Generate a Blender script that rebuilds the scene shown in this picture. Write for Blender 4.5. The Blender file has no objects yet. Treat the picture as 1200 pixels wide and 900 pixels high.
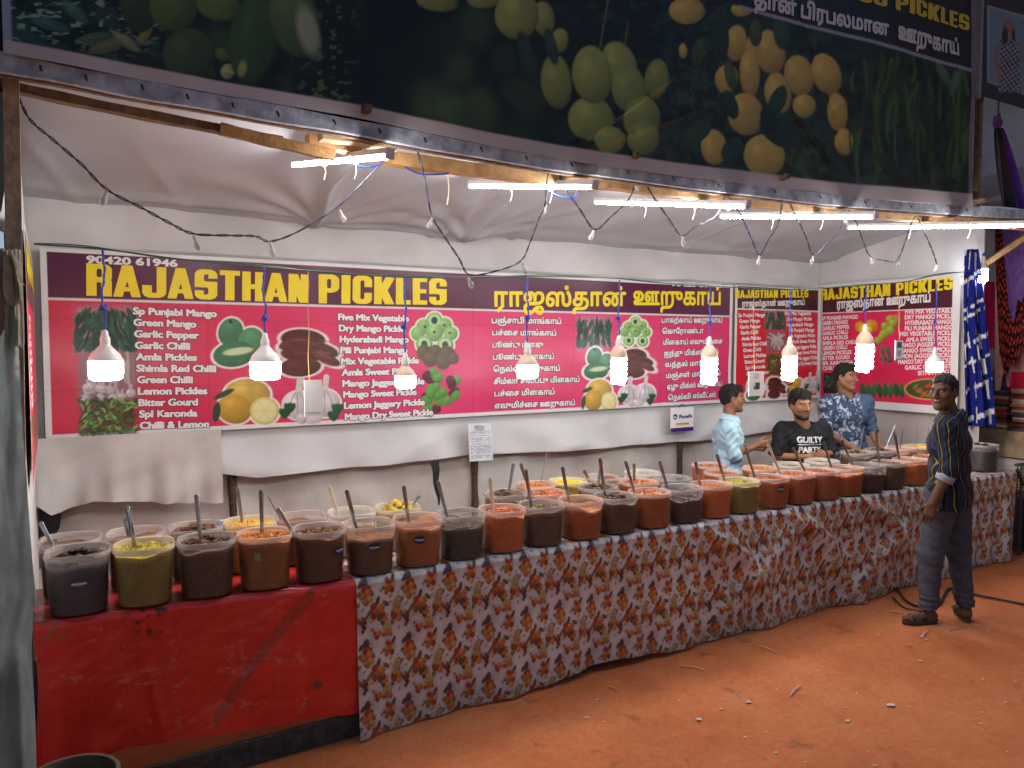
import bpy, math, random
import numpy as np
from mathutils import Vector, Matrix
from mathutils.bvhtree import BVHTree

# ------------------------------------------------------------------ camera, world, exposure
SC = bpy.context.scene
COL = SC.collection
CAM_H, YAW, PITCH, FPX = 1.92, math.radians(31.1), math.radians(2.99), 900.0
cam = bpy.data.cameras.new('camera')
cam.sensor_width = 36.0
cam.lens = 27.0
cam.clip_start, cam.clip_end = 0.05, 400.0
cam_ob = bpy.data.objects.new('camera', cam)
COL.objects.link(cam_ob)
cam_ob.location = (0, 0, CAM_H)
cam_ob.rotation_euler = (math.pi / 2 - PITCH, 0, -YAW)
SC.camera = cam_ob

world = bpy.data.worlds.new('World')
SC.world = world
world.use_nodes = True
wn = world.node_tree
sky = wn.nodes.new('ShaderNodeTexSky')
sky.sky_type = 'NISHITA'
sky.sun_disc = False
sky.sun_elevation = math.radians(72)
sky.sun_rotation = math.radians(8)
wn.links.new(sky.outputs[0], wn.nodes['Background'].inputs[0])
SKY_STRENGTH = 0.046
wn.nodes['Background'].inputs[1].default_value = SKY_STRENGTH

sun = bpy.data.lights.new('sun', 'SUN')
sun.energy = 0.47
sun.angle = math.radians(40)
sun.color = (1.0, 0.9, 0.8)
sun_ob = bpy.data.objects.new('sun', sun)
COL.objects.link(sun_ob)
sun_ob.rotation_euler = (math.radians(-17), 0, math.radians(8))

SC.view_settings.view_transform = 'Standard'
SC.view_settings.look = 'None'
SC.view_settings.exposure = 0.80
SC.view_settings.gamma = 1.0
SC.view_settings.use_curve_mapping = False
SC.render.engine = 'CYCLES'
SC.cycles.use_denoising = True
SC.cycles.max_bounces = 8
SC.cycles.transparent_max_bounces = 16
SC.cycles.sample_clamp_indirect = 6.0
L_TUBE, L_BULB = 60.0, 35.0

# ------------------------------------------------------------------ photograph geometry helpers
CF = np.array([math.sin(YAW) * math.cos(PITCH), math.cos(YAW) * math.cos(PITCH), -math.sin(PITCH)])
CR = np.array([math.cos(YAW), -math.sin(YAW), 0.0])
CU = np.cross(CR, CF)
CC = np.array([0, 0, CAM_H])


def P(px, py, **k):
    """point of the place seen at photo pixel (px, py) on the plane X=, Y= or Z="""
    a, v = list(k.items())[0]
    i = 'XYZ'.index(a)
    d = CF + CR * (px - 600) / FPX + CU * (450 - py) / FPX
    return CC + d * ((v - CC[i]) / d[i])


def proj(p):
    d = np.asarray(p, float) - CC
    z = d @ CF
    return 600 + FPX * (d @ CR) / z, 450 - FPX * (d @ CU) / z


# ------------------------------------------------------------------ noise
def _hash(ix, iy, s):
    h = (ix.astype(np.int64) * 374761393 + iy.astype(np.int64) * 668265263 + s * 974634777) & 0xffffffff
    h = ((h ^ (h >> 13)) * 1274126177) & 0xffffffff
    return ((h ^ (h >> 16)) & 0xffff) / 65535.0


def vnoise(x, y, s=0):
    x = np.asarray(x, float); y = np.asarray(y, float)
    ix = np.floor(x); iy = np.floor(y)
    fx = x - ix; fy = y - iy
    fx = fx * fx * (3 - 2 * fx); fy = fy * fy * (3 - 2 * fy)
    a = _hash(ix, iy, s); b = _hash(ix + 1, iy, s); c = _hash(ix, iy + 1, s); d = _hash(ix + 1, iy + 1, s)
    return (a * (1 - fx) + b * fx) * (1 - fy) + (c * (1 - fx) + d * fx) * fy


def fbm(x, y, s=0, o=4):
    t = 0; a = 0.5; n = 0
    for i in range(o):
        t = t + a * vnoise(x * 2 ** i, y * 2 ** i, s + i * 17); n += a; a *= 0.5
    return t / n


def srgb(r, g, b):
    c = np.array([r, g, b], float) / 255.0
    return np.where(c <= 0.04045, c / 12.92, ((c + 0.055) / 1.055) ** 2.4)


def sstep(a, b, x):
    t = np.clip((x - a) / (b - a), 0, 1)
    return t * t * (3 - 2 * t)


# ------------------------------------------------------------------ materials
MATS = {}


def mat(name, col=(0.5, 0.5, 0.5), rough=0.6, metal=0.0, var=0.25, scale=12.0, bump=0.0, bscale=40.0,
        spec=0.5, vcol=False, alpha=None, sheen=0.0, coat=0.0, trans=0.0):
    if name in MATS:
        return MATS[name]
    m = bpy.data.materials.new(name)
    m.use_nodes = True
    nt = m.node_tree
    b = nt.nodes['Principled BSDF']
    b.inputs['Roughness'].default_value = rough
    b.inputs['Metallic'].default_value = metal
    b.inputs['Specular IOR Level'].default_value = spec
    if coat:
        b.inputs['Coat Weight'].default_value = coat
        b.inputs['Coat Roughness'].default_value = 0.12
    if sheen:
        b.inputs['Sheen Weight'].default_value = sheen
    tc = nt.nodes.new('ShaderNodeTexCoord')
    n = nt.nodes.new('ShaderNodeTexNoise')
    n.inputs['Scale'].default_value = scale
    n.inputs['Detail'].default_value = 6
    nt.links.new(tc.outputs['Object'], n.inputs['Vector'])
    mr = nt.nodes.new('ShaderNodeMapRange')
    mr.inputs['From Min'].default_value = 0.3
    mr.inputs['From Max'].default_value = 0.7
    mr.inputs['To Min'].default_value = 1 - var
    mr.inputs['To Max'].default_value = 1 + var * 0.6
    nt.links.new(n.outputs['Fac'], mr.inputs['Value'])
    mul = nt.nodes.new('ShaderNodeVectorMath')
    mul.operation = 'SCALE'
    nt.links.new(mr.outputs[0], mul.inputs['Scale'])
    if vcol:
        at = nt.nodes.new('ShaderNodeAttribute')
        at.attribute_name = 'Col'
        nt.links.new(at.outputs['Color'], mul.inputs[0])
    else:
        mul.inputs[0].default_value = tuple(col)[:3]
    nt.links.new(mul.outputs[0], b.inputs['Base Color'])
    if bump:
        n2 = nt.nodes.new('ShaderNodeTexNoise')
        n2.inputs['Scale'].default_value = bscale
        n2.inputs['Detail'].default_value = 5
        nt.links.new(tc.outputs['Object'], n2.inputs['Vector'])
        bp = nt.nodes.new('ShaderNodeBump')
        bp.inputs['Strength'].default_value = bump
        bp.inputs['Distance'].default_value = 0.02
        nt.links.new(n2.outputs['Fac'], bp.inputs['Height'])
        nt.links.new(bp.outputs[0], b.inputs['Normal'])
    if alpha is not None or trans:
        out = nt.nodes['Material Output']
        mx = nt.nodes.new('ShaderNodeMixShader')
        if trans:
            tr = nt.nodes.new('ShaderNodeBsdfTranslucent')
            nt.links.new(mul.outputs[0], tr.inputs['Color'])
            mx.inputs[0].default_value = trans
            nt.links.new(b.outputs[0], mx.inputs[1])
            nt.links.new(tr.outputs[0], mx.inputs[2])
        else:
            tr = nt.nodes.new('ShaderNodeBsdfTransparent')
            mx.inputs[0].default_value = alpha
            nt.links.new(tr.outputs[0], mx.inputs[1])
            nt.links.new(b.outputs[0], mx.inputs[2])
        nt.links.new(mx.outputs[0], out.inputs['Surface'])
    MATS[name] = m
    return m


def emit(name, col, strength):
    if name in MATS:
        return MATS[name]
    m = bpy.data.materials.new(name)
    m.use_nodes = True
    nt = m.node_tree
    nt.nodes.remove(nt.nodes['Principled BSDF'])
    e = nt.nodes.new('ShaderNodeEmission')
    e.inputs[0].default_value = (*col, 1)
    e.inputs[1].default_value = strength
    nt.links.new(e.outputs[0], nt.nodes['Material Output'].inputs['Surface'])
    MATS[name] = m
    return m


# ------------------------------------------------------------------ meshes
class MB:
    """collects vertices, faces and (optional) vertex colours of ONE mesh"""
    def __init__(s):
        s.v = []; s.f = []; s.c = []; s.n = 0; s.mi = []

    def add(s, v, f, col=None, mi=0):
        v = np.asarray(v, float).reshape(-1, 3)
        s.v.append(v)
        s.f += [tuple(int(i) + s.n for i in q) for q in f]
        s.mi += [mi] * len(f)
        s.n += len(v)
        if col is None:
            col = (1, 1, 1)
        col = np.asarray(col, float)
        s.c.append(np.broadcast_to(col, (len(v), 3)) if col.ndim == 1 else col)
        return s

    def box(s, c, size, rot=None, col=None, mi=0):
        x, y, z = np.asarray(size) / 2
        v = np.array([[i, j, k] for i in (-x, x) for j in (-y, y) for k in (-z, z)])
        if rot is not None:
            v = v @ np.asarray(rot).T
        f = [(0, 1, 3, 2), (4, 6, 7, 5), (0, 4, 5, 1), (2, 3, 7, 6), (0, 2, 6, 4), (1, 5, 7, 3)]
        return s.add(v + np.asarray(c), f, col, mi)

    def bar(s, a, b, w, h, col=None, bev=0.0, up=(0, 0, 1), mi=0):
        """a rectangular stick from a to b"""
        a = np.asarray(a, float); b = np.asarray(b, float)
        d = (b - a); L = np.linalg.norm(d); d /= L
        u = np.cross(np.asarray(up, float), d)
        if np.linalg.norm(u) < 1e-4:
            u = np.cross((1, 0, 0), d)
        u /= np.linalg.norm(u); t = np.cross(d, u)
        pr = [(-w / 2, -h / 2), (w / 2, -h / 2), (w / 2, h / 2), (-w / 2, h / 2)]
        v = [q + u * x + t * y for q in (a, b) for x, y in pr]
        f = [(0, 3, 2, 1), (4, 5, 6, 7)] + [(i, (i + 1) % 4, 4 + (i + 1) % 4, 4 + i) for i in range(4)]
        return s.add(v, f, col, mi)

    def tube(s, pts, r, n=8, cap=True, col=None, closed=False, mi=0):
        pts = np.asarray(pts, float)
        m = len(pts)
        r = np.broadcast_to(np.asarray(r, float), (m,))
        if closed:
            T = np.roll(pts, -1, 0) - np.roll(pts, 1, 0)
        else:
            T = np.gradient(pts, axis=0)
        T /= np.linalg.norm(T, axis=1)[:, None] + 1e-12
        u = np.cross(T[0], (0.13, 0.31, 1.0)); u /= np.linalg.norm(u) + 1e-12
        V = []
        for i in range(m):
            u = u - T[i] * (u @ T[i]); u /= np.linalg.norm(u) + 1e-12
            w = np.cross(T[i], u)
            for k in range(n):
                a = 2 * math.pi * k / n
                V.append(pts[i] + r[i] * (math.cos(a) * u + math.sin(a) * w))
        F = []
        for i in range(m if closed else m - 1):
            j = (i + 1) % m
            for k in range(n):
                F.append((i * n + k, i * n + (k + 1) % n, j * n + (k + 1) % n, j * n + k))
        if cap and not closed:
            F.append(tuple(range(n - 1, -1, -1)))
            F.append(tuple((m - 1) * n + k for k in range(n)))
        return s.add(V, F, col, mi)

    def lathe(s, prof, n=24, c=(0, 0, 0), col=None, cap=(False, False), sx=1.0, sy=1.0, mi=0):
        prof = np.asarray(prof, float)
        a = np.arange(n) * 2 * math.pi / n
        V = np.stack([prof[:, None, 0] * np.cos(a) * sx, prof[:, None, 0] * np.sin(a) * sy,
                      np.repeat(prof[:, None, 1], n, 1)], -1).reshape(-1, 3) + np.asarray(c)
        F = []
        for i in range(len(prof) - 1):
            for k in range(n):
                F.append((i * n + k, i * n + (k + 1) % n, (i + 1) * n + (k + 1) % n, (i + 1) * n + k))
        if cap[0]:
            F.append(tuple(range(n - 1, -1, -1)))
        if cap[1]:
            F.append(tuple((len(prof) - 1) * n + k for k in range(n)))
        return s.add(V, F, col, mi)

    def sheet(s, X, col=None, mi=0):
        """X: array (nu, nv, 3) of points"""
        nu, nv = X.shape[:2]
        idx = np.arange(nu * nv).reshape(nu, nv)
        F = np.stack([idx[:-1, :-1], idx[1:, :-1], idx[1:, 1:], idx[:-1, 1:]], -1).reshape(-1, 4)
        return s.add(X.reshape(-1, 3), F.tolist(), None if col is None else np.asarray(col).reshape(-1, 3) if np.ndim(col) > 1 else col, mi)

    def build(s, name, m, parent=None, smooth=True, loc=None):
        return mesh_object(name, np.concatenate(s.v), s.f, m, parent, smooth, np.concatenate(s.c), s.mi, loc)


def mesh_object(name, V, F, m, parent=None, smooth=True, C=None, mi=None, loc=None):
    V = np.asarray(V, float)
    me = bpy.data.meshes.new(name)
    if isinstance(F, np.ndarray):
        F = F.tolist()
    if loc is not None:
        V = V - np.asarray(loc)
    me.from_pydata(V.tolist(), [], F)
    ms = m if isinstance(m, (list, tuple)) else [m]
    for q in ms:
        me.materials.append(q)
    if mi is not None and len(ms) > 1:
        me.polygons.foreach_set('material_index', np.asarray(mi, np.int32))
    if C is not None:
        ca = me.color_attributes.new('Col', 'FLOAT_COLOR', 'POINT')
        ca.data.foreach_set('color', np.concatenate([C, np.ones((len(C), 1))], 1).astype(np.float32).ravel())
    if smooth:
        me.polygons.foreach_set('use_smooth', np.ones(len(me.polygons), bool))
        if smooth != 'all':
            try:
                me.set_sharp_from_angle(angle=math.radians(40))
            except Exception:
                pass
    me.update()
    o = bpy.data.objects.new(name, me)
    COL.objects.link(o)
    if loc is not None:
        o.location = loc
    if parent is not None:
        o.parent = parent
        if parent.type == 'EMPTY' or True:
            # children are built in world space: keep them there
            o.matrix_parent_inverse = world_of(parent).inverted()
    return o


def world_of(o):
    m = Matrix.LocRotScale(o.location, o.rotation_euler, o.scale)
    if o.parent is not None:
        return world_of(o.parent) @ o.matrix_parent_inverse @ m
    return m


def tag(o, label=None, cat=None, group=None, kind=None):
    if label: o['label'] = label
    if cat: o['category'] = cat
    if group: o['group'] = group
    if kind: o['kind'] = kind
    return o


def empty(name, loc, label=None, cat=None, group=None):
    o = bpy.data.objects.new(name, None)
    o.empty_display_size = 0.1
    COL.objects.link(o)
    o.location = tuple(float(q) for q in loc)
    return tag(o, label, cat, group)


def duplicate(root, loc, rotz=None, scale=None):
    """a copy of a thing with copies of its parts and sub-parts"""
    r = root.copy(); COL.objects.link(r)
    r.location = tuple(float(q) for q in loc)
    if rotz is not None: r.rotation_euler = (0, 0, rotz)
    if scale is not None: r.scale = scale
    for ch in list(root.children):
        c = ch.copy(); COL.objects.link(c); c.parent = r
        for g in ch.children:
            d = g.copy(); COL.objects.link(d); d.parent = c
    return r


def catmull(pts, n=8):
    pts = np.asarray(pts, float)
    q = np.vstack([2 * pts[0] - pts[1], pts, 2 * pts[-1] - pts[-2]])
    out = []
    for i in range(1, len(q) - 2):
        for t in np.arange(n) / n:
            a, b, c, d = q[i - 1], q[i], q[i + 1], q[i + 2]
            out.append(0.5 * (2 * b + (c - a) * t + (2 * a - 5 * b + 4 * c - d) * t * t + (3 * b - a - 3 * c + d) * t ** 3))
    out.append(pts[-1])
    return np.array(out)


# ------------------------------------------------------------------ lettering
_GL = {}


def glyph_runs(text, cell, bold=(0, 0), space=1.0):
    """text as horizontal runs of a raster (non-zero winding), unit = font size; returns rows of (x0, x1, y)"""
    key = (text, cell, bold, space)
    if key in _GL:
        return _GL[key]
    c = bpy.data.curves.new('t', 'FONT')
    c.body = text; c.size = 1.0; c.space_character = space; c.resolution_u = 4
    o = bpy.data.objects.new('t', c)
    COL.objects.link(o)
    dg = bpy.context.evaluated_depsgraph_get()
    oe = o.evaluated_get(dg)
    cu = oe.to_curve(dg)
    segs = []
    for sp in cu.splines:
        pts = []
        if sp.type == 'BEZIER':
            bp = sp.bezier_points
            n = len(bp)
            for i in range(n):
                a, b = bp[i], bp[(i + 1) % n]
                p0, p1, p2, p3 = (np.array(q[:2]) for q in (a.co, a.handle_right, b.handle_left, b.co))
                for t in (0, 0.25, 0.5, 0.75):
                    pts.append(p0 * (1 - t) ** 3 + 3 * p1 * t * (1 - t) ** 2 + 3 * p2 * t * t * (1 - t) + p3 * t ** 3)
        else:
            pts = [np.array(q.co[:2]) for q in sp.points]
        pts = np.array(pts)
        segs.append(np.concatenate([pts, np.roll(pts, -1, 0)], 1))
    oe.to_curve_clear()
    bpy.data.objects.remove(o); bpy.data.curves.remove(c)
    S = np.concatenate(segs)
    x0, x1 = S[:, [0, 2]].min(), S[:, [0, 2]].max()
    y0, y1 = S[:, [1, 3]].min(), S[:, [1, 3]].max()
    pad = 3 + int(max(bold) / cell + 1)
    nx = int((x1 - x0) / cell) + 2 * pad; ny = int((y1 - y0) / cell) + 2 * pad
    G = np.zeros((ny, nx), bool)
    xs = x0 + (np.arange(nx) - pad + 0.5) * cell
    for j in range(ny):
        y = y0 + (j - pad + 0.5) * cell
        up = (S[:, 1] <= y) & (S[:, 3] > y); dn = (S[:, 1] > y) & (S[:, 3] <= y)
        q = up | dn
        if not q.any():
            continue
        s = S[q]
        xc = s[:, 0] + (y - s[:, 1]) / (s[:, 3] - s[:, 1]) * (s[:, 2] - s[:, 0])
        w = np.where(up[q], 1, -1)
        G[j] = ((xc[None, :] < xs[:, None]) * w[None, :]).sum(1) != 0
    bx, by = int(round(bold[0] / cell)), int(round(bold[1] / cell))
    if bx or by:
        H = G.copy()
        for dx in range(-bx, bx + 1):
            for dy in range(-by, by + 1):
                if (dx / (bx + .5)) ** 2 + (dy / (by + .5)) ** 2 <= 1.25:
                    H |= np.roll(np.roll(G, dx, 1), dy, 0)
        G = H
    runs = []
    for j in range(ny):
        r = np.flatnonzero(np.diff(np.concatenate([[0], G[j].astype(int), [0]])))
        y = y0 + (j - pad) * cell
        for a, b in zip(r[::2], r[1::2]):
            runs.append((x0 + (a - pad) * cell, x0 + (b - pad) * cell, y))
    R = np.array(runs)
    _GL[key] = (R, cell)
    return _GL[key]


def block_glyph(ch, x, y):
    """heavy condensed capitals, unit height; returns (mask, width)"""
    t, w, h = 0.205, 0.50, 0.165
    if ch == 'I': return (x >= 0) & (x <= t + .02), t + .02
    if ch == 'M': w = 0.68
    if ch in 'EFL': w = 0.40
    if ch == 'T': w = 0.46
    box = lambda x0, y0, x1, y1: (x >= x0) & (x <= x1) & (y >= y0) & (y <= y1)

    def rr(x0, y0, x1, y1, r, rx=None):
        rx = rx or r
        dx = np.maximum(np.maximum(x0 + rx - x, x - x1 + rx), 0) / rx
        dy = np.maximum(np.maximum(y0 + r - y, y - y1 + r), 0) / r
        return box(x0, y0, x1, y1) & (dx * dx + dy * dy <= 1)
    L, Rt = box(0, 0, t, 1), box(w - t, 0, w, 1)
    ring = rr(0, 0, w, 1, .19) & ~rr(t, h, w - t, 1 - h, .05)
    if ch == 'L': return L | box(0, 0, w, h), w
    if ch == 'T': return box(0, 1 - h, w, 1) | box(w / 2 - t / 2, 0, w / 2 + t / 2, 1), w
    if ch == 'H': return L | Rt | box(0, .41, w, .58), w
    if ch == 'E': return L | box(0, 0, w, h) | box(0, 1 - h, w, 1) | box(0, .42, w * .94, .58), w
    if ch == 'F': return L | box(0, 1 - h, w, 1) | box(0, .40, w * .94, .56), w
    if ch == 'N': return L | Rt | (box(0, 0, w, 1) & (np.abs((x - w / 2) - (.5 - y) * (w - t)) < .125)), w
    if ch == 'M': return L | box(w - t, 0, w, 1) | (box(0, 0, w, 1) & (np.abs(np.abs(x - w / 2) - (y - .05) * (w - t) / 2 * 1.0) < .10)), w
    if ch == 'O': return ring, w
    if ch == 'U': return (rr(0, 0, w, 1.3, .19) & (y <= 1)) & ~((x > t) & (x < w - t) & (y > h)), w
    if ch == 'J': return ((rr(0, 0, w, 1.3, .19) & (y <= 1)) & ~((x > t) & (x < w - t) & (y > h))) & ~((x < w - t) & (y > .40)), w
    if ch == 'C': return ring & ~box(w - t - .01, .40, w + 1, .60), w
    if ch == 'P': return L | (rr(-.2, .38, w, 1, .20) & (x >= 0) & ~rr(t, .38 + h - .02, w - t, 1 - h + .02, .05)), w
    if ch == 'R': return L | (rr(-.2, .42, w, 1, .18) & (x >= 0) & ~rr(t, .42 + h, w - t, 1 - h + .02, .05)) | (rr(w - t - .01, -.2, w, .54, .10) & (y >= 0)), w
    if ch == 'A':
        hw = .105 + (w / 2 + .03 - .105) * (1 - y)
        iw = hw - t * .93
        return (np.abs(x - w / 2) <= hw) & (y >= 0) & (y <= 1) & ~((np.abs(x - w / 2) < iw) & ((y < .17) | ((y > .31) & (y < .80)))), w
    if ch == 'K': return L | (box(t * .9, 0, w + .03, 1) & (((y >= .5) & (np.abs(x - t * .95 - (y - .42) * .42) < .125)) | ((y < .56) & (np.abs(x - t * .95 - (.60 - y) * .36) < .125)))), w + .02
    if ch == 'S':
        o = rr(0, 0, w, 1, .19)
        m = o & ~rr(t, .60, w + .3, 1 - h, .05) & ~rr(-.3, h, w - t, .40, .05)
        m = m | (o & box(w - t, .70, w, .9)) | (o & box(0, .10, t, .30))
        return m & ~(box(w - t, .60, w, .66)) & ~(box(0, .34, t, .40)), w
    return np.zeros_like(x, bool), .22


def block_runs(text, cell=0.0125, gap=0.055):
    key = ('block', text, cell)
    if key in _GL: return _GL[key]
    runs = []; cx = 0.0
    for ch in text:
        nx, ny = int(.9 / cell), int(1 / cell)
        gx, gy = np.meshgrid((np.arange(nx) - 4 + .5) * cell, (np.arange(ny) + .5) * cell, indexing='ij')
        m, w = block_glyph(ch, gx, gy)
        for j in range(ny):
            r = np.flatnonzero(np.diff(np.concatenate([[0], m[:, j].astype(int), [0]])))
            for p, q in zip(r[::2], r[1::2]):
                runs.append((cx + (p - 4) * cell, cx + (q - 4) * cell, j * cell))
        cx += w + gap
    _GL[key] = (np.array(runs), cell)
    return _GL[key]


_REF = {}


def cap_height(tamil):
    if tamil not in _REF:
        R, c = glyph_runs('ப' if tamil else 'H', 0.01)
        _REF[tamil] = R[:, 2].max() + c
    return _REF[tamil]


def is_tamil(t):
    return any(0x0b80 <= ord(ch) <= 0x0bff for ch in t)


def letters(mb, text, A, B, Cv, eps, bold=(0.03, 0.03), col=(1, 1, 1), cell=0.02, space=1.0, warp=None, maxrun=None, pad=None, block=False):
    """lettering filling A..B (world points of its baseline) with cap-height vector Cv; eps = offset vector off the surface"""
    if block:
        R, c = block_runs(text)
        x0, x1, ch = R[:, 0].min(), R[:, 1].max(), 1.0
    else:
        R, c = glyph_runs(text, cell, bold, space)
        base = glyph_runs(text, cell, pad if pad is not None else bold, space)[0]
        x0, x1 = base[:, 0].min(), base[:, 1].max()
        ch = cap_height(is_tamil(text)) + (pad or bold)[1]
    A = np.asarray(A, float); D = (np.asarray(B, float) - A) / (x1 - x0); U = np.asarray(Cv, float) / ch
    rs = R
    if maxrun:
        out = []
        for a, b, y in R:
            k = max(1, int(math.ceil((b - a) / (maxrun * c))))
            e = np.linspace(a, b, k + 1)
            out += [(e[i], e[i + 1], y) for i in range(k)]
        rs = np.array(out)
    q = np.stack([rs[:, [0, 2]], rs[:, [1, 2]], np.stack([rs[:, 1], rs[:, 2] + c], 1), np.stack([rs[:, 0], rs[:, 2] + c], 1)], 1).reshape(-1, 2)
    V = A + (q[:, :1] - x0) * D + q[:, 1:] * U + np.asarray(eps)
    if warp is not None:
        V = warp(V)
    F = np.arange(len(q)).reshape(-1, 4)
    mb.add(V, F.tolist(), col)


# ------------------------------------------------------------------ painting prints (vertex colours of a sheet) in photo-pixel units
class Paint:
    def __init__(s, x, y, base):
        s.x, s.y = x, y
        s.c = np.zeros(x.shape + (3,)) + np.asarray(base)

    def mix(s, a, col):
        a = np.clip(a, 0, 1)[..., None]
        s.c = s.c * (1 - a) + np.asarray(col) * a

    def rect(s, x0, y0, x1, y1, col, soft=0.5):
        a = np.minimum.reduce([s.x - x0, x1 - s.x, s.y - y0, y1 - s.y])
        s.mix(sstep(-soft, soft, a), col)

    def ell(s, cx, cy, rx, ry, rot, col, soft=0.8, shade=0.45, light=(-0.4, -0.5), edge=None):
        """a printed fruit: ellipse, its own printed modelling from light to dark"""
        R_ = max(rx, ry) * 1.05 + soft + 4
        sel = (np.abs(s.x - cx) < R_) & (np.abs(s.y - cy) < R_)
        if not sel.any(): return
        if sel.mean() < .5:
            ii = np.nonzero(sel)
            q = Paint(s.x[ii], s.y[ii], 0); q.c = s.c[ii]
            q.ell(cx, cy, rx, ry, rot, col, soft, shade, light, edge)
            s.c[ii] = q.c
            return
        r = math.radians(rot)
        u = ((s.x - cx) * math.cos(r) + (s.y - cy) * math.sin(r)) / rx
        v = (-(s.x - cx) * math.sin(r) + (s.y - cy) * math.cos(r)) / ry
        d = np.sqrt(u * u + v * v)
        k = min(rx, ry)
        a = sstep(1 + soft / k, 1 - soft / k, d)
        if edge is not None:
            s.mix(sstep(1 + (soft + 2.2) / k, 1 + 1.2 / k, d), edge)
        w = ((s.x - cx) / max(rx, ry) * light[0] + (s.y - cy) / max(rx, ry) * light[1])
        z = np.sqrt(np.clip(1 - d * d, 0, 1))
        f = (1 - shade) + shade * np.clip(0.35 + 0.5 * z + w, 0, 1.4)
        if shade >= .4:
            f = f * (0.84 + 0.32 * fbm(s.x / (k * .55) + cx, s.y / (k * .55) + cy, 7, 3))
            f = f + 0.30 * np.exp(-((u + .30) ** 2 + (v + .38) ** 2) / .07)
        a3 = a[..., None]
        s.c = s.c * (1 - a3) + (np.asarray(col)[None, None] * f[..., None]) * a3

    def line(s, x0, y0, x1, y1, w, col, a=1.0, soft=0.7, bend=0.0, taper=False):
        dx, dy = x1 - x0, y1 - y0
        L = math.hypot(dx, dy)
        t = np.clip(((s.x - x0) * dx + (s.y - y0) * dy) / (L * L), 0, 1)
        nx, ny = -dy / L, dx / L
        off = bend * 4 * t * (1 - t)
        d = np.hypot(s.x - x0 - t * dx - nx * off, s.y - y0 - t * dy - ny * off)
        ww = w / 2 * (np.sin(np.pi * np.clip(t, 0.02, 0.98)) if taper else 1.0)
        s.mix(a * sstep(soft, -soft, d - ww), col)
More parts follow.
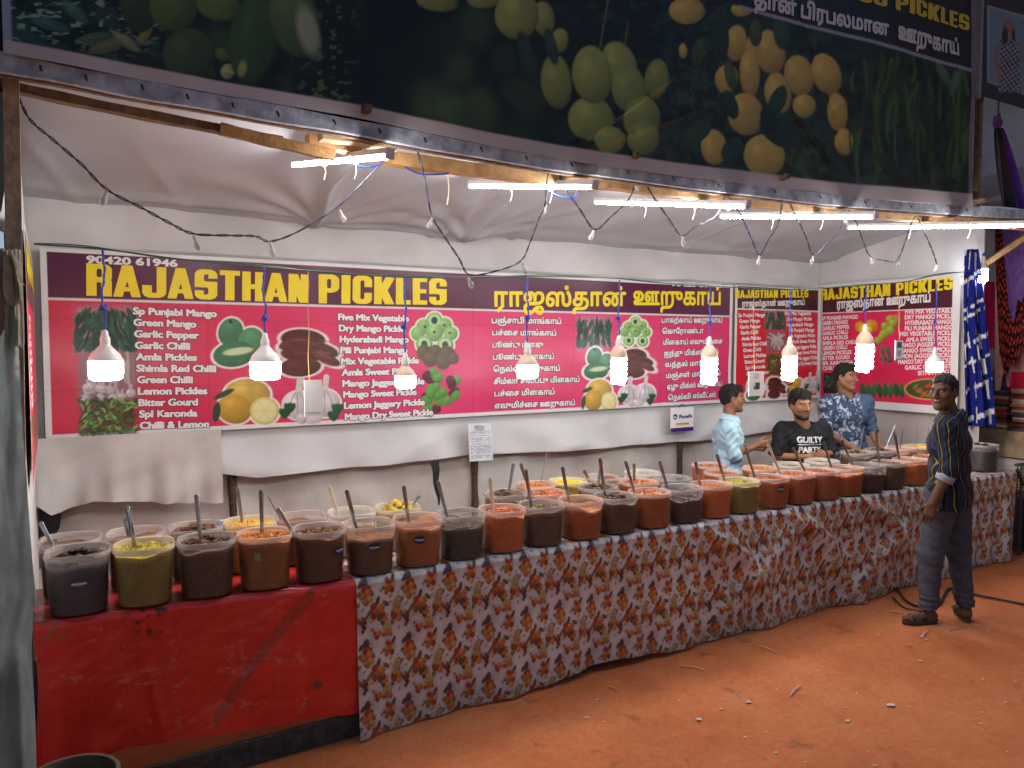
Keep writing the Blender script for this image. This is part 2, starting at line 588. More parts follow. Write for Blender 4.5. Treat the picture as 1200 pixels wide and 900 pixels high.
# ------------------------------------------------------------------ implicit bodies, meshed as one continuous surface
class Field:
    def __init__(s, lo, hi, h):
        s.h = h
        s.lo = np.asarray(lo, float)
        s.n = np.maximum(((np.asarray(hi, float) - s.lo) / h).astype(int) + 2, 4)
        s.ax = [s.lo[i] + np.arange(s.n[i]) * h for i in range(3)]
        s.D = np.full(tuple(s.n), 0.3, np.float32)

    def win(s, lo, hi):
        sl = []
        for i in range(3):
            a = int(max(0, math.floor((lo[i] - s.lo[i]) / s.h)))
            b = int(min(s.n[i], math.ceil((hi[i] - s.lo[i]) / s.h) + 1))
            if b <= a:
                return None
            sl.append(slice(a, b))
        g = np.meshgrid(*[s.ax[i][sl[i]] for i in range(3)], indexing='ij', sparse=True)
        return tuple(sl), g

    def _put(s, w, d, k, sub=False):
        a = s.D[w]
        if sub:
            d = -d
            h = np.maximum(k - np.abs(a - d), 0) / max(k, 1e-6)
            s.D[w] = np.maximum(a, d) + h * h * k / 4
        else:
            h = np.maximum(k - np.abs(a - d), 0) / max(k, 1e-6)
            s.D[w] = np.minimum(a, d) - h * h * k / 4

    def cone(s, a, b, ra, rb, k=0.02, clip=None, sub=False):
        """round cone from a to b; clip=(point, normal) keeps the side behind the plane"""
        a = np.asarray(a, float); b = np.asarray(b, float)
        m = max(ra, rb) + k + 2 * s.h + 0.02
        w = s.win(np.minimum(a, b) - m, np.maximum(a, b) + m)
        if w is None: return
        w, (x, y, z) = w
        d = b - a; L2 = max(d @ d, 1e-9)
        t = np.clip(((x - a[0]) * d[0] + (y - a[1]) * d[1] + (z - a[2]) * d[2]) / L2, 0, 1)
        q = np.sqrt((x - a[0] - t * d[0]) ** 2 + (y - a[1] - t * d[1]) ** 2 + (z - a[2] - t * d[2]) ** 2) - (ra + t * (rb - ra))
        if clip is not None:
            p, n = clip
            q = np.maximum(q, (x - p[0]) * n[0] + (y - p[1]) * n[1] + (z - p[2]) * n[2])
        s._put(w, q, k, sub)

    def ell(s, c, axes, rad, k=0.02, sub=False):
        """ellipsoid: axes = three unit vectors, rad = three radii"""
        c = np.asarray(c, float); m = max(rad) + k + 2 * s.h + 0.02
        w = s.win(c - m, c + m)
        if w is None: return
        w, (x, y, z) = w
        k0 = 0; k1 = 0
        for e, r in zip(axes, rad):
            q = (x - c[0]) * e[0] + (y - c[1]) * e[1] + (z - c[2]) * e[2]
            k0 = k0 + (q / r) ** 2; k1 = k1 + (q / (r * r)) ** 2
        k0 = np.sqrt(k0); k1 = np.sqrt(k1) + 1e-9
        s._put(w, k0 * (k0 - 1) / k1, k, sub)

    def cut(s, fn):
        """intersect with fn(x, y, z) <= 0 over the whole grid"""
        g = np.meshgrid(*s.ax, indexing='ij', sparse=True)
        s.D = np.maximum(s.D, fn(*g)).astype(np.float32)

    def add(s, fn):
        g = np.meshgrid(*s.ax, indexing='ij', sparse=True)
        s.D = (s.D + fn(*g)).astype(np.float32)

    def mesh(s):
        D = s.D.copy()
        D[[0, -1]] = 0.1; D[:, [0, -1]] = 0.1; D[:, :, [0, -1]] = 0.1
        S = D < 0
        c = np.zeros(tuple(np.array(D.shape) - 1), np.int8)
        for i in (0, 1):
            for j in (0, 1):
                for k in (0, 1):
                    c += S[i:S.shape[0] - 1 + i, j:S.shape[1] - 1 + j, k:S.shape[2] - 1 + k]
        act = np.argwhere((c > 0) & (c < 8))
        idx = -np.ones(c.shape, np.int64)
        idx[tuple(act.T)] = np.arange(len(act))
        acc = np.zeros((len(act), 3)); cnt = np.zeros(len(act))
        corners = [(i, j, k) for i in (0, 1) for j in (0, 1) for k in (0, 1)]
        for p in corners:
            for ax in range(3):
                if p[ax]: continue
                q = list(p); q[ax] = 1
                d0 = D[tuple((act + p).T)]; d1 = D[tuple((act + q).T)]
                m = (d0 < 0) != (d1 < 0)
                t = np.where(m, d0 / np.where(m, d0 - d1, 1), 0)
                v = np.repeat(np.array(p, float)[None], len(act), 0); v[:, ax] += t
                acc[m] += v[m]; cnt[m] += 1
        V = s.lo + (act + acc / cnt[:, None]) * s.h
        F = []
        for ax in range(3):
            a1, a2 = (ax + 1) % 3, (ax + 2) % 3
            sl0 = [slice(None)] * 3; sl1 = [slice(None)] * 3
            sl0[ax] = slice(0, -1); sl1[ax] = slice(1, None)
            ch = np.argwhere(S[tuple(sl0)] != S[tuple(sl1)])
            ch = ch[(ch[:, a1] > 0) & (ch[:, a2] > 0)]
            if not len(ch): continue
            e1 = np.zeros(3, int); e1[a1] = 1
            e2 = np.zeros(3, int); e2[a2] = 1
            q = np.stack([idx[tuple((ch - e1 - e2).T)], idx[tuple((ch - e2).T)], idx[tuple(ch.T)], idx[tuple((ch - e1).T)]], 1)
            inside = S[tuple(ch.T)]
            q[~inside] = q[~inside][:, ::-1]
            F.append(q)
        F = np.concatenate(F)
        F = F[(F >= 0).all(1)]
        return V, F


def unit(v):
    v = np.asarray(v, float)
    return v / (np.linalg.norm(v) + 1e-12)


class Head:
    """a head frame: c = centre, f = where the face looks, u = up"""
    def __init__(s, c, f, u, sc=1.0):
        s.c = np.asarray(c, float); s.f = unit(f)
        s.u = unit(np.asarray(u, float) - s.f * (np.asarray(u, float) @ s.f))
        s.l = np.cross(s.u, s.f); s.sc = sc

    def __call__(s, l, f, u):
        return s.c + s.sc * (l * s.l + f * s.f + u * s.u)

    def local(s, V):
        d = (V - s.c) / s.sc
        return d @ s.l, d @ s.f, d @ s.u


def head_mesh(H, neck, skin, lip, beard=0.0, stubble=0.0, smile=0.0):
    k = H.sc
    F = Field(H.c - 0.2 * k - np.array([0, 0, 0.03]), H.c + 0.2 * k, 0.0028)
    A = (H.l, H.f, H.u)
    F.ell(H(0, -0.014, 0.030), A, (0.072 * k, 0.093 * k, 0.083 * k), 0.01)
    F.ell(H(0, 0.026, -0.030), A, (0.060 * k, 0.064 * k, 0.082 * k), 0.03)
    for s in (-1, 1):
        F.cone(H(s * 0.052, 0.0, -0.045), H(s * 0.014, 0.066, -0.098), 0.020 * k, 0.018 * k, 0.03)
        F.ell(H(s * 0.043, 0.058, -0.018), A, (0.022 * k, 0.022 * k, 0.022 * k), 0.025)
    F.ell(H(0, 0.070, -0.098), A, (0.022 * k, 0.020 * k, 0.019 * k), 0.02)
    F.cone(H(-0.036, 0.079, 0.026), H(0.036, 0.079, 0.026), 0.011 * k, 0.011 * k, 0.015)
    for s in (-1, 1):
        F.ell(H(s * 0.031, 0.104, 0.007), A, (0.018 * k, 0.020 * k, 0.013 * k), 0.012, sub=True)
        F.ell(H(s * 0.031, 0.076, 0.006), A, (0.0125 * k,) * 3, 0.002)
    F.cone(H(0, 0.090, 0.016), H(0, 0.110, -0.024), 0.0075 * k, 0.0115 * k, 0.012)
    for s in (-1, 1):
        F.ell(H(s * 0.012, 0.099, -0.029), A, (0.009 * k, 0.010 * k, 0.008 * k), 0.006)
    F.cone(H(-0.021, 0.080, -0.054 + smile), H(0, 0.090, -0.052), 0.006 * k, 0.0075 * k, 0.006)
    F.cone(H(0.021, 0.080, -0.054 + smile), H(0, 0.090, -0.052), 0.006 * k, 0.0075 * k, 0.006)
    F.cone(H(-0.014, 0.083, -0.064), H(0.014, 0.083, -0.064), 0.0075 * k, 0.0075 * k, 0.006)
    for s in (-1, 1):
        F.ell(H(s * 0.074, -0.006, -0.006), (unit(H.l + 0.25 * s * H.f), unit(H.f - 0.25 * s * H.l), H.u),
              (0.009 * k, 0.020 * k, 0.032 * k), 0.006)
        F.ell(H(s * 0.083, 0.0, -0.004), A, (0.006 * k, 0.010 * k, 0.016 * k), 0.004, sub=True)
    F.cone(H(0, -0.022, -0.05), neck, 0.052 * k, 0.058 * k, 0.03)
    V, Q = F.mesh()
    l, f, u = H.local(V)
    C = np.repeat(np.asarray(skin)[None], len(V), 0) * (0.9 + 0.2 * fbm(V[:, 0] * 40, V[:, 2] * 40 + V[:, 1] * 31, 3))[:, None]

    def put(a, col):
        nonlocal C
        a = np.clip(a, 0, 1)[:, None]
        C = C * (1 - a) + np.asarray(col) * a
    al = np.abs(l)
    if beard or stubble:
        b = sstep(-0.03, -0.05, u - 0.35 * np.maximum(0.03 - f, 0)) * sstep(-0.02, 0.01, f) * (1 - sstep(0.018, 0.012, np.abs(u + 0.058)) * sstep(0.03, 0.022, al))
        mo = sstep(0.010, 0.004, np.abs(u + 0.041)) * sstep(0.036, 0.026, al) * (f > 0.05)
        low = sstep(-0.07, -0.085, u)
        b = b * sstep(-0.135, -0.118, u)
        put(np.maximum(b * (0.45 + 0.55 * low), mo) * max(beard, stubble) * (0.75 + 0.4 * vnoise(V[:, 0] * 300, V[:, 2] * 300)), (0.012, 0.009, 0.008))
    else:
        put(0.35 * sstep(0.009, 0.004, np.abs(u + 0.041)) * sstep(0.03, 0.02, al) * (f > 0.06), (0.02, 0.014, 0.012))
    put(sstep(0.012, 0.007, np.abs(u + 0.058 - smile * al / 0.021)) * sstep(0.025, 0.018, al) * (f > 0.07), lip)
    put(sstep(0.0035, 0.001, np.abs(u + 0.0585 - smile * al / 0.021)) * sstep(0.022, 0.018, al) * (f > 0.07), (0.02, 0.008, 0.007))
    if smile > 0.003:
        put(sstep(0.0045, 0.0025, np.abs(u + 0.056 - smile * al / 0.021)) * sstep(0.017, 0.013, al) * (f > 0.07), (0.6, 0.56, 0.5))
    # brows, eyes
    put(0.95 * sstep(0.0065, 0.003, np.abs(u - 0.027 + 0.12 * (al - 0.03) ** 2 / 0.02)) * sstep(0.011, 0.016, al) * sstep(0.055, 0.048, al) * (f > 0.05), (0.010, 0.008, 0.007))
    e = np.hypot((al - 0.031) / 0.0125, (u - 0.006) / 0.0048)
    put(.7 * sstep(1.4, 1.2, e) * (f > 0.055), (0.02, 0.012, 0.010))
    put(sstep(1.1, 0.85, e) * (f > 0.055), (0.30, 0.27, 0.25))
    put(sstep(0.0068, 0.0052, np.hypot(al - 0.031, u - 0.006)) * (f > 0.055), (0.012, 0.007, 0.005))
    # nostrils
    put(0.8 * sstep(0.006, 0.003, np.hypot(al - 0.009, (u + 0.036) * 1.3)) * (f > 0.085), (0.03, 0.012, 0.01))
    return V, Q, C


def hair_mesh(H, top=0.014, back=-0.06, front=0.062, side=-0.012, fringe=0.0, seed=1):
    k = H.sc
    F = Field(H.c - 0.16 * k, H.c + 0.19 * k, 0.0035)
    A = (H.l, H.f, H.u)
    F.ell(H(0, -0.016, 0.034), A, ((0.073 + top * 0.55) * k, (0.094 + top * 0.8) * k, (0.084 + top * 1.25) * k), 0.01)
    if fringe:
        F.ell(H(0.012, 0.062, 0.092), A, (0.05 * k, 0.032 * k, 0.026 * k + fringe), 0.03)
    F.ell(H(0, -0.050, -0.015), A, (0.060 * k, 0.046 * k, 0.055 * k), 0.02)

    def cut(x, y, z):
        d = [(x - H.c[0]), (y - H.c[1]), (z - H.c[2])]
        l = (d[0] * H.l[0] + d[1] * H.l[1] + d[2] * H.l[2]) / k
        f = (d[0] * H.f[0] + d[1] * H.f[1] + d[2] * H.f[2]) / k
        u = (d[0] * H.u[0] + d[1] * H.u[1] + d[2] * H.u[2]) / k
        st = 0.006 * np.sin(l * 330 + f * 60 + seed) * np.sin(u * 90 + f * 140)
        # hairline: height the hair must stay above, from the nape round the ear to the forehead
        t = np.clip((f + 0.075) / 0.125, 0, 1)
        line = back + (side - back) * np.clip(t * 1.5, 0, 1) + (front - side) * np.clip((f - 0.018) / 0.035, 0, 1)
        ear = np.clip(1 - np.abs(f + 0.004) / 0.022, 0, 1) * 0.03
        return (line + ear + st - u) * k * 0.6
    F.cut(cut)
    F.add(lambda x, y, z: 0.0028 * np.sin(x * 310 + z * 120 + seed) * np.sin(y * 290 - z * 150) + 0.003 * np.sin(x * 120 + 3 * seed) * np.sin(y * 105 + z * 60))
    V, Q = F.mesh()
    n = fbm(V[:, 0] * 130 + V[:, 1] * 60, V[:, 2] * 60, seed)
    C = np.asarray([0.010, 0.008, 0.0075])[None] * (0.6 + 1.0 * n)[:, None]
    return V, Q, C


def hand_prims(F, w, d, n, t, curl=0.5, sc=1.0, spread=0.0):
    """palm, four jointed fingers of different lengths and a thumb: w wrist, d towards the fingers, n out of the palm, t towards the thumb"""
    d = unit(d); n = unit(np.asarray(n) - d * (np.asarray(n) @ d)); t0 = np.cross(d, n); t = t0 * (1 if t0 @ np.asarray(t) > 0 else -1)
    for o in (0.024, 0.008, -0.009, -0.024):
        F.cone(w + t * o * 0.55 * sc, w + (d * 0.082 + t * o) * sc, 0.0165 * sc, 0.0135 * sc, 0.012)
    for i, L in enumerate((0.070, 0.079, 0.073, 0.057)):
        b = w + (d * (0.088 - 0.004 * abs(i - 1)) + t * (0.029 - 0.0195 * i)) * sc
        c0 = curl * (0.75 + 0.12 * i)
        dd = unit(d + t * spread * (1.5 - i) * 0.3)
        p = b; r = 0.0092 * sc
        for j, (fr, cc) in enumerate(((0.45, c0), (0.31, 2.0 * c0), (0.24, 2.7 * c0))):
            q = p + (dd * math.cos(cc) + n * math.sin(cc)) * L * fr * sc
            F.cone(p, q, r, r * 0.93, 0.003)
            p = q; r *= 0.92
    b = w + (d * 0.022 + t * 0.024) * sc
    q1 = b + unit(d * 0.62 + t * 0.66 + n * 0.42) * 0.042 * sc
    q2 = q1 + unit(d * 0.85 + t * 0.28 + n * 0.5) * 0.034 * sc
    F.cone(b, q1, 0.0155 * sc, 0.0115 * sc, 0.008)
    F.cone(q1, q2, 0.011 * sc, 0.0085 * sc, 0.003)


def hand_mesh(w, elbow, d, n, t, skin, curl=0.5, sc=1.0, rw=0.026, spread=0.0):
    w = np.asarray(w, float)
    F = Field(w - 0.23, w + 0.23, 0.0033)
    F.cone(np.asarray(elbow) * 0.45 + w * 0.55, w, 0.033 * sc, rw * sc, 0.01)
    hand_prims(F, w, d, n, t, curl, sc, spread)
    V, Q = F.mesh()
    # knuckles a little darker, nails paler
    C = np.repeat(np.asarray(skin)[None], len(V), 0) * (0.85 + 0.3 * fbm(V[:, 0] * 70, V[:, 2] * 70 + V[:, 1] * 50, 5))[:, None]
    return V, Q, C


class Body:
    """joints in a person's own frame (left, forward, up) -> world"""
    def __init__(s, x, y, f, sc):
        s.o = np.array([x, y, 0.0]); s.f = np.array([*unit(f), 0.0]); s.l = np.array([-s.f[1], s.f[0], 0.0]); s.sc = sc
        s.u = np.array([0, 0, 1.0])

    def __call__(s, l, f, z):
        return s.o + s.sc * (l * s.l + f * s.f + z * s.u)


def join_shells(parts):
    V = []; F = []; C = []; n = 0
    for v, f, c in parts:
        V.append(v); F.append(np.asarray(f) + n); C.append(c); n += len(v)
    return np.concatenate(V), np.concatenate(F), np.concatenate(C)
# ------------------------------------------------------------------ people
def skin_mat():
    m = mat('skin', rough=0.58, vcol=True, var=0.10, scale=70, spec=0.28, bump=.12, bscale=220)
    return m


def legs(F, J, grow=0.0, k=0.03, clipz=None):
    for s in ('L', 'R'):
        hip, knee, ank = J['hip' + s], J['knee' + s], J['ank' + s]
        F.cone(hip, knee, 0.080 + grow, 0.054 + grow * 1.3, k)
        F.cone(knee, ank, 0.052 + grow * 1.3, 0.036 + grow, k)
    F.cone(J['hipL'], J['hipR'], 0.092 + grow, 0.092 + grow, k)


def torso(F, J, B, grow=0.0, k=0.05, belly=0.0):
    sc = B.sc
    p, w, c, n = J['pelvis'], J['waist'], J['chest'], J['neck']
    L = B.l if 'tl' not in J else J['tl']
    for (q, wd, r) in ((p, 0.075, 0.098), (w, 0.070, 0.088 + belly), (c, 0.085, 0.100)):
        F.cone(q - L * wd * sc, q + L * wd * sc, (r + grow) * sc, (r + grow) * sc, k)
    F.cone(p, w, (0.095 + grow) * sc, (0.09 + grow) * sc, k)
    F.cone(w, c, (0.09 + grow) * sc, (0.10 + grow) * sc, k)
    for s in ('L', 'R'):
        F.cone(n - np.array([0, 0, 0.035]) * sc, J['sho' + s], (0.048 + grow * 0.8) * sc, (0.046 + grow) * sc, k)
        F.cone(c, J['sho' + s] - np.array([0, 0, 0.03]) * sc, (0.085 + grow) * sc, (0.052 + grow) * sc, k)


def make_person(name, label, B, J, H, skin, clothes, hairkw, facekw, hands, group=None, fine=0.006):
    root = None
    sc = B.sc
    # ---- the body: one surface
    pts = np.array([v for q, v in J.items() if len(q) > 2 and q != 'tl'])
    F = Field(pts.min(0) - 0.17, pts.max(0) + 0.17, fine + 0.002)
    legs(F, J, -0.012 * sc)
    torso(F, J, B, -0.016)
    F.cone(J['neck'] - np.array([0, 0, 0.06]), H(0, -0.02, -0.06), 0.058 * sc, 0.05 * sc, 0.02)
    for s in ('L', 'R'):
        F.cone(J['sho' + s], J['elb' + s], 0.046 * sc, 0.039 * sc, 0.02)
        F.cone(J['elb' + s], J['wri' + s], 0.039 * sc, 0.0265 * sc, 0.012)
        a = J['ank' + s]; fd = J['toe' + s]
        F.cone(a, a - np.array([0, 0, 0.035]) * sc, 0.036 * sc, 0.036 * sc, 0.02)
        F.cone(a - np.array([0, 0, 0.045]) * sc - unit(fd - a) * 0.03 * sc, fd, 0.036 * sc, 0.024 * sc, 0.02)
    V, Q = F.mesh()
    C = np.repeat(np.asarray(skin)[None], len(V), 0) * (0.85 + 0.3 * fbm(V[:, 0] * 30, V[:, 2] * 30, 7))[:, None]
    parts = [(V, Q, C), head_mesh(H, J['neck'] - np.array([0, 0, 0.03]), skin, **facekw)]
    for s, kw in hands.items():
        parts.append(hand_mesh(J['wri' + s], J['elb' + s], skin=skin, sc=sc, **kw))
    V, Q, C = join_shells(parts)
    base = B(0, 0, 0)
    body = mesh_object(name, V, Q, skin_mat(), None, 'all', C, loc=base)
    tag(body, label, 'person', group)
    V, Q, C = hair_mesh(H, **hairkw)
    mesh_object('hair', V, Q, mat('hair', rough=0.45, vcol=True, var=0.3, scale=180, spec=0.3, bump=1.0, bscale=150), body, 'all', C)
    for c in clothes:
        c(body, B, J, H)
    return body


def noise_wrinkle(amp, seed, fx=38, fz=22):
    def fn(x, y, z):
        a = np.sin(x * fx + z * fz * 0.7 + seed) * np.sin(y * fx * 0.8 - z * fz + seed * 2.1)
        b = np.sin(z * 47 + x * 18 + 2.3 * np.sin(y * 15 + seed)) * np.sin(x * 15 + seed)
        return amp * (0.6 * a + 0.5 * b + 0.35 * np.sin(z * 95 - x * 60 + 3 * np.sin(y * 30 + seed)) * np.sin(x * 33 + y * 41))
    return fn


def shirt(name, matkw, colour, grow=0.016, hem=0.80, sleeve=1.0, neck_r=0.062, neck_drop=0.0, collar=False, fore=0.0, wr=0.004, seed=1, h=0.0055, front_v=0.0, cuff=None, belly=0.0, label=None, sgrow=0.020):
    """sleeve: share of the upper arm covered; fore: share of the forearm"""
    def make(body, B, J, H):
        sc = B.sc
        pts = np.array([J[q] for q in J if q[:3] in ('sho', 'elb', 'wri', 'pel', 'nec', 'che')])
        lo = pts.min(0) - 0.17; hi = pts.max(0) + 0.15
        lo[2] = min(lo[2], B.o[2] + hem * sc - 0.03)
        F = Field(lo, hi, h)
        torso(F, J, B, grow, belly=belly)
        p = J['pelvis']
        z0 = B.o[2] + hem * sc
        low = p.copy(); low[2] = z0 - 0.05
        for q in (-0.075, 0.075):
            F.cone(p + B.l * q * sc, low + B.l * q * sc, (0.10 + grow) * sc, (0.106 + grow) * sc, 0.05)
        F.D = np.maximum(F.D, (z0 - F.ax[2])[None, None, :]).astype(np.float32)
        for s in ('L', 'R'):
            a, e, w = J['sho' + s], J['elb' + s], J['wri' + s]
            sl = sleeve[s] if isinstance(sleeve, dict) else sleeve
            fo = fore[s] if isinstance(fore, dict) else fore
            if fo > 0:
                F.cone(a, e, (0.047 + sgrow) * sc, (0.041 + sgrow) * sc, 0.035)
                q = e + (w - e) * fo
                F.cone(e, q + (w - e) * 0.1, (0.041 + sgrow) * sc, (0.036 + sgrow * 0.9) * sc, 0.02, clip=(q, unit(w - e)))
            else:
                q = a + (e - a) * sl
                F.cone(a, q + unit(e - a) * 0.05, (0.048 + sgrow) * sc, (0.046 + sgrow * 1.5) * sc, 0.035, clip=(q, unit(e - a)))
        F.add(noise_wrinkle(wr, seed))
        n = J['neck']
        nd = unit(H.f * 0.35 + np.array([0, 0, 1.0]))
        F.cone(n + np.array([0, 0, -0.01 - neck_drop - (.012 if collar else 0)]) + B.f * 0.012, n + np.array([0, 0, 0.2]) + B.f * 0.02, neck_r * sc, (neck_r + 0.045) * sc, 0.006, sub=True)
        if front_v:
            F.cone(n + B.f * 0.115 * sc - np.array([0, 0, front_v]), n + B.f * 0.06 + np.array([0, 0, 0.04]), 0.012, 0.055, 0.008, sub=True)
        V, Q = F.mesh()
        o = mesh_object(name, V, Q, mat(**matkw), body, 'all', colour(V, B, J))
        if label: o['label'] = label
        if collar:
            mb = MB()
            rr = []
            th = np.linspace(0.35, 2 * math.pi - 0.35, 40)
            for j, (dr, dz) in enumerate(((0.004, 0.0), (0.0, 0.050), (0.008, 0.066), (0.030, 0.036), (0.038, 0.014))):
                row = []
                for t in th:
                    front = (math.cos(t) + 1) / 2
                    r = (neck_r + 0.005 + dr) * sc
                    row.append(n + B.f * (0.012 + r * math.cos(t) * 1.02) + B.l * r * math.sin(t) + np.array([0, 0, (dz - 0.028 * front - (0.02 * front if j > 2 else 0)) * sc]))
                rr.append(row)
            X = np.array(rr)
            mb.sheet(X, colour(X.reshape(-1, 3), B, J))
            mb.build('collar', mat(**matkw), o, 'all')
        if cuff is not None:
            for s in cuff:
                a, e, w = J['sho' + s], J['elb' + s], J['wri' + s]
                if fore:
                    f0 = fore[s] if isinstance(fore, dict) else fore
                    c = e + (w - e) * f0; d = unit(w - e)
                else:
                    sl = sleeve[s] if isinstance(sleeve, dict) else sleeve
                    c = a + (e - a) * sl; d = unit(e - a)
                mb = MB()
                prof = [(-0.042, 0.046), (-0.030, 0.0575), (-0.010, 0.0585), (0.012, 0.057), (0.016, 0.046)]
                u = unit(np.cross(d, (0.3, 0.2, 1))); v = np.cross(d, u)
                X = np.array([[c + d * q * sc + (u * math.cos(t) + v * math.sin(t)) * (r + 0.002 * math.sin(5 * t)) * sc for t in np.linspace(0, 2 * math.pi, 25)] for q, r in prof])
                mb.sheet(X)
                mb.build('cuff', cuff[s], o, 'all')
        return o
    return make


def trousers(matkw, colour, grow=0.018, top=0.98, cuffz=0.10, wr=0.004, seed=2, h=0.0065):
    def make(body, B, J, H):
        sc = B.sc
        pts = np.array([J[q] for q in J if q[:3] in ('hip', 'kne', 'ank')])
        F = Field(pts.min(0) - 0.17, pts.max(0) + 0.18, h)
        legs(F, J, grow * sc, 0.03)
        F.cone(J['pelvis'] - B.l * 0.07 * sc, J['pelvis'] + B.l * 0.07 * sc, 0.103 * sc, 0.103 * sc, 0.05)
        F.add(noise_wrinkle(wr, seed, 24, 30))
        zb = F.ax[2][None, None, :] - B.o[2]
        F.add(lambda x, y, z: -0.004 * np.sin((z - B.o[2]) * 150) * sstep(0.30, 0.12, z - B.o[2]))
        F.D = np.maximum(np.maximum(F.D, cuffz * sc - zb), zb - top * sc).astype(np.float32)
        V, Q = F.mesh()
        o = mesh_object('trousers', V, Q, mat(**matkw), body, 'all', colour(V, B, J))
        return o
    return make


def std_joints(B, **over):
    J = dict(pelvis=B(0, 0, 0.92), waist=B(0, 0.005, 1.06), chest=B(0, 0.01, 1.24), neck=B(0, -0.005, 1.44),
             shoL=B(0.172, 0, 1.36), shoR=B(-0.172, 0, 1.36), hipL=B(0.088, 0, 0.88), hipR=B(-0.088, 0, 0.88),
             kneeL=B(0.10, 0.015, 0.49), kneeR=B(-0.10, 0.015, 0.49), ankL=B(0.105, -0.01, 0.09), ankR=B(-0.105, -0.01, 0.09),
             toeL=B(0.12, 0.16, 0.03), toeR=B(-0.12, 0.16, 0.03))
    for k, v in over.items():
        J[k] = B(*v)
    return J
# ------------------------------------------------------------------ ground
def floor_material():
    m = bpy.data.materials.new('red_earth')
    m.use_nodes = True
    nt = m.node_tree; N = nt.nodes; Lk = nt.links
    b = N['Principled BSDF']
    tc = N.new('ShaderNodeTexCoord')

    def noise(scale, det=8, rough=0.6):
        n = N.new('ShaderNodeTexNoise'); n.inputs['Scale'].default_value = scale
        n.inputs['Detail'].default_value = det; n.inputs['Roughness'].default_value = rough
        Lk.new(tc.outputs['Object'], n.inputs['Vector']); return n

    def ramp(n, stops):
        r = N.new('ShaderNodeValToRGB')
        e = r.color_ramp.elements
        e[0].position, e[0].color = stops[0][0], (*stops[0][1], 1)
        e[1].position, e[1].color = stops[-1][0], (*stops[-1][1], 1)
        for p, c in stops[1:-1]:
            q = e.new(p); q.color = (*c, 1)
        Lk.new(n.outputs['Fac'], r.inputs['Fac']); return r

    def mix(a, bb, fac, mode='MIX'):
        x = N.new('ShaderNodeMix'); x.data_type = 'RGBA'; x.blend_type = mode
        if isinstance(fac, float): x.inputs['Factor'].default_value = fac
        else: Lk.new(fac, x.inputs['Factor'])
        Lk.new(a, x.inputs['A'])
        if isinstance(bb, tuple): x.inputs['B'].default_value = (*bb, 1)
        else: Lk.new(bb, x.inputs['B'])
        return x.outputs['Result']
    base = ramp(noise(0.9, 8, 0.7), [(0.3, (0.36, 0.092, 0.028)), (0.5, (0.49, 0.150, 0.052)), (0.7, (0.56, 0.205, 0.085))]).outputs[0]
    fine = ramp(noise(26, 8, 0.7), [(0.3, (0.72, 0.70, 0.68)), (0.7, (1.10, 1.08, 1.04))]).outputs[0]
    c = mix(base, fine, 0.75, 'MULTIPLY')
    dark = ramp(noise(4.5, 5, 0.65), [(0.60, (0, 0, 0)), (0.72, (0.75, 0.75, 0.75))]).outputs[0]
    c = mix(c, (0.10, 0.045, 0.025), dark)
    grey = ramp(noise(2.3, 7, 0.7), [(0.62, (0, 0, 0)), (0.78, (0.5, 0.5, 0.5))]).outputs[0]
    c = mix(c, (0.27, 0.19, 0.13), grey)
    sp = N.new('ShaderNodeTexVoronoi'); sp.inputs['Scale'].default_value = 32
    Lk.new(tc.outputs['Object'], sp.inputs['Vector'])
    spr = N.new('ShaderNodeValToRGB'); spr.color_ramp.elements[0].position = 0.05; spr.color_ramp.elements[0].color = (0.7, 0.7, 0.7, 1)
    spr.color_ramp.elements[1].position = 0.09; spr.color_ramp.elements[1].color = (0, 0, 0, 1)
    Lk.new(sp.outputs['Distance'], spr.inputs['Fac'])
    c = mix(c, (0.06, 0.028, 0.018), spr.outputs[0])
    Lk.new(c, b.inputs['Base Color'])
    b.inputs['Roughness'].default_value = 0.85
    b.inputs['Specular IOR Level'].default_value = 0.25
    bp = N.new('ShaderNodeBump'); bp.inputs['Strength'].default_value = 0.28; bp.inputs['Distance'].default_value = 0.015
    n3 = noise(38, 8, 0.7)
    Lk.new(n3.outputs['Fac'], bp.inputs['Height']); Lk.new(bp.outputs[0], b.inputs['Normal'])
    return m


xs = np.concatenate([np.linspace(-40, -2, 10), np.linspace(-1.8, 9, 110), np.linspace(9.5, 50, 12)])
ys = np.concatenate([np.linspace(-40, -2, 10), np.linspace(-1.8, 8, 100), np.linspace(8.5, 60, 12)])
gx, gy = np.meshgrid(xs, ys, indexing='ij')
gz = 0.012 * (fbm(gx * 1.3, gy * 1.3, 4) - 0.62) * np.clip((gx + 3) / 2, 0, 1) * np.clip(9 - gx, 0, 1)
ground = MB().sheet(np.stack([gx, gy, gz - 0.002], -1)).build('ground', floor_material())
tag(ground, kind='structure')

# ------------------------------------------------------------------ cloth enclosure
WALL_Y, SIDE_X = 5.70, 7.54
M_WHITE = mat('white_cloth', (0.62, 0.615, 0.62), 0.9, var=0.16, scale=1.6, bump=0.12, bscale=300, spec=0.1)
M_CEIL = mat('ceiling_cloth', (0.47, 0.50, 0.545), 0.9, var=0.10, scale=1.6, bump=0.12, bscale=300, spec=0.1)
M_GREYCLOTH = mat('grey_cloth', (0.47, 0.44, 0.42), 0.9, var=0.16, scale=2.6, bump=0.15, bscale=260, spec=0.1)
M_TARP = mat('dusty_tarp', (0.58, 0.56, 0.52), 0.75, var=0.28, scale=2.2, bump=0.2, bscale=60, spec=0.25)
M_WOOD = mat('old_wood', (0.17, 0.10, 0.055), 0.8, var=0.5, scale=22, bump=0.4, bscale=60)
M_NEWWOOD = mat('raw_timber', (0.50, 0.29, 0.12), 0.7, var=0.35, scale=14, bump=0.3, bscale=50)
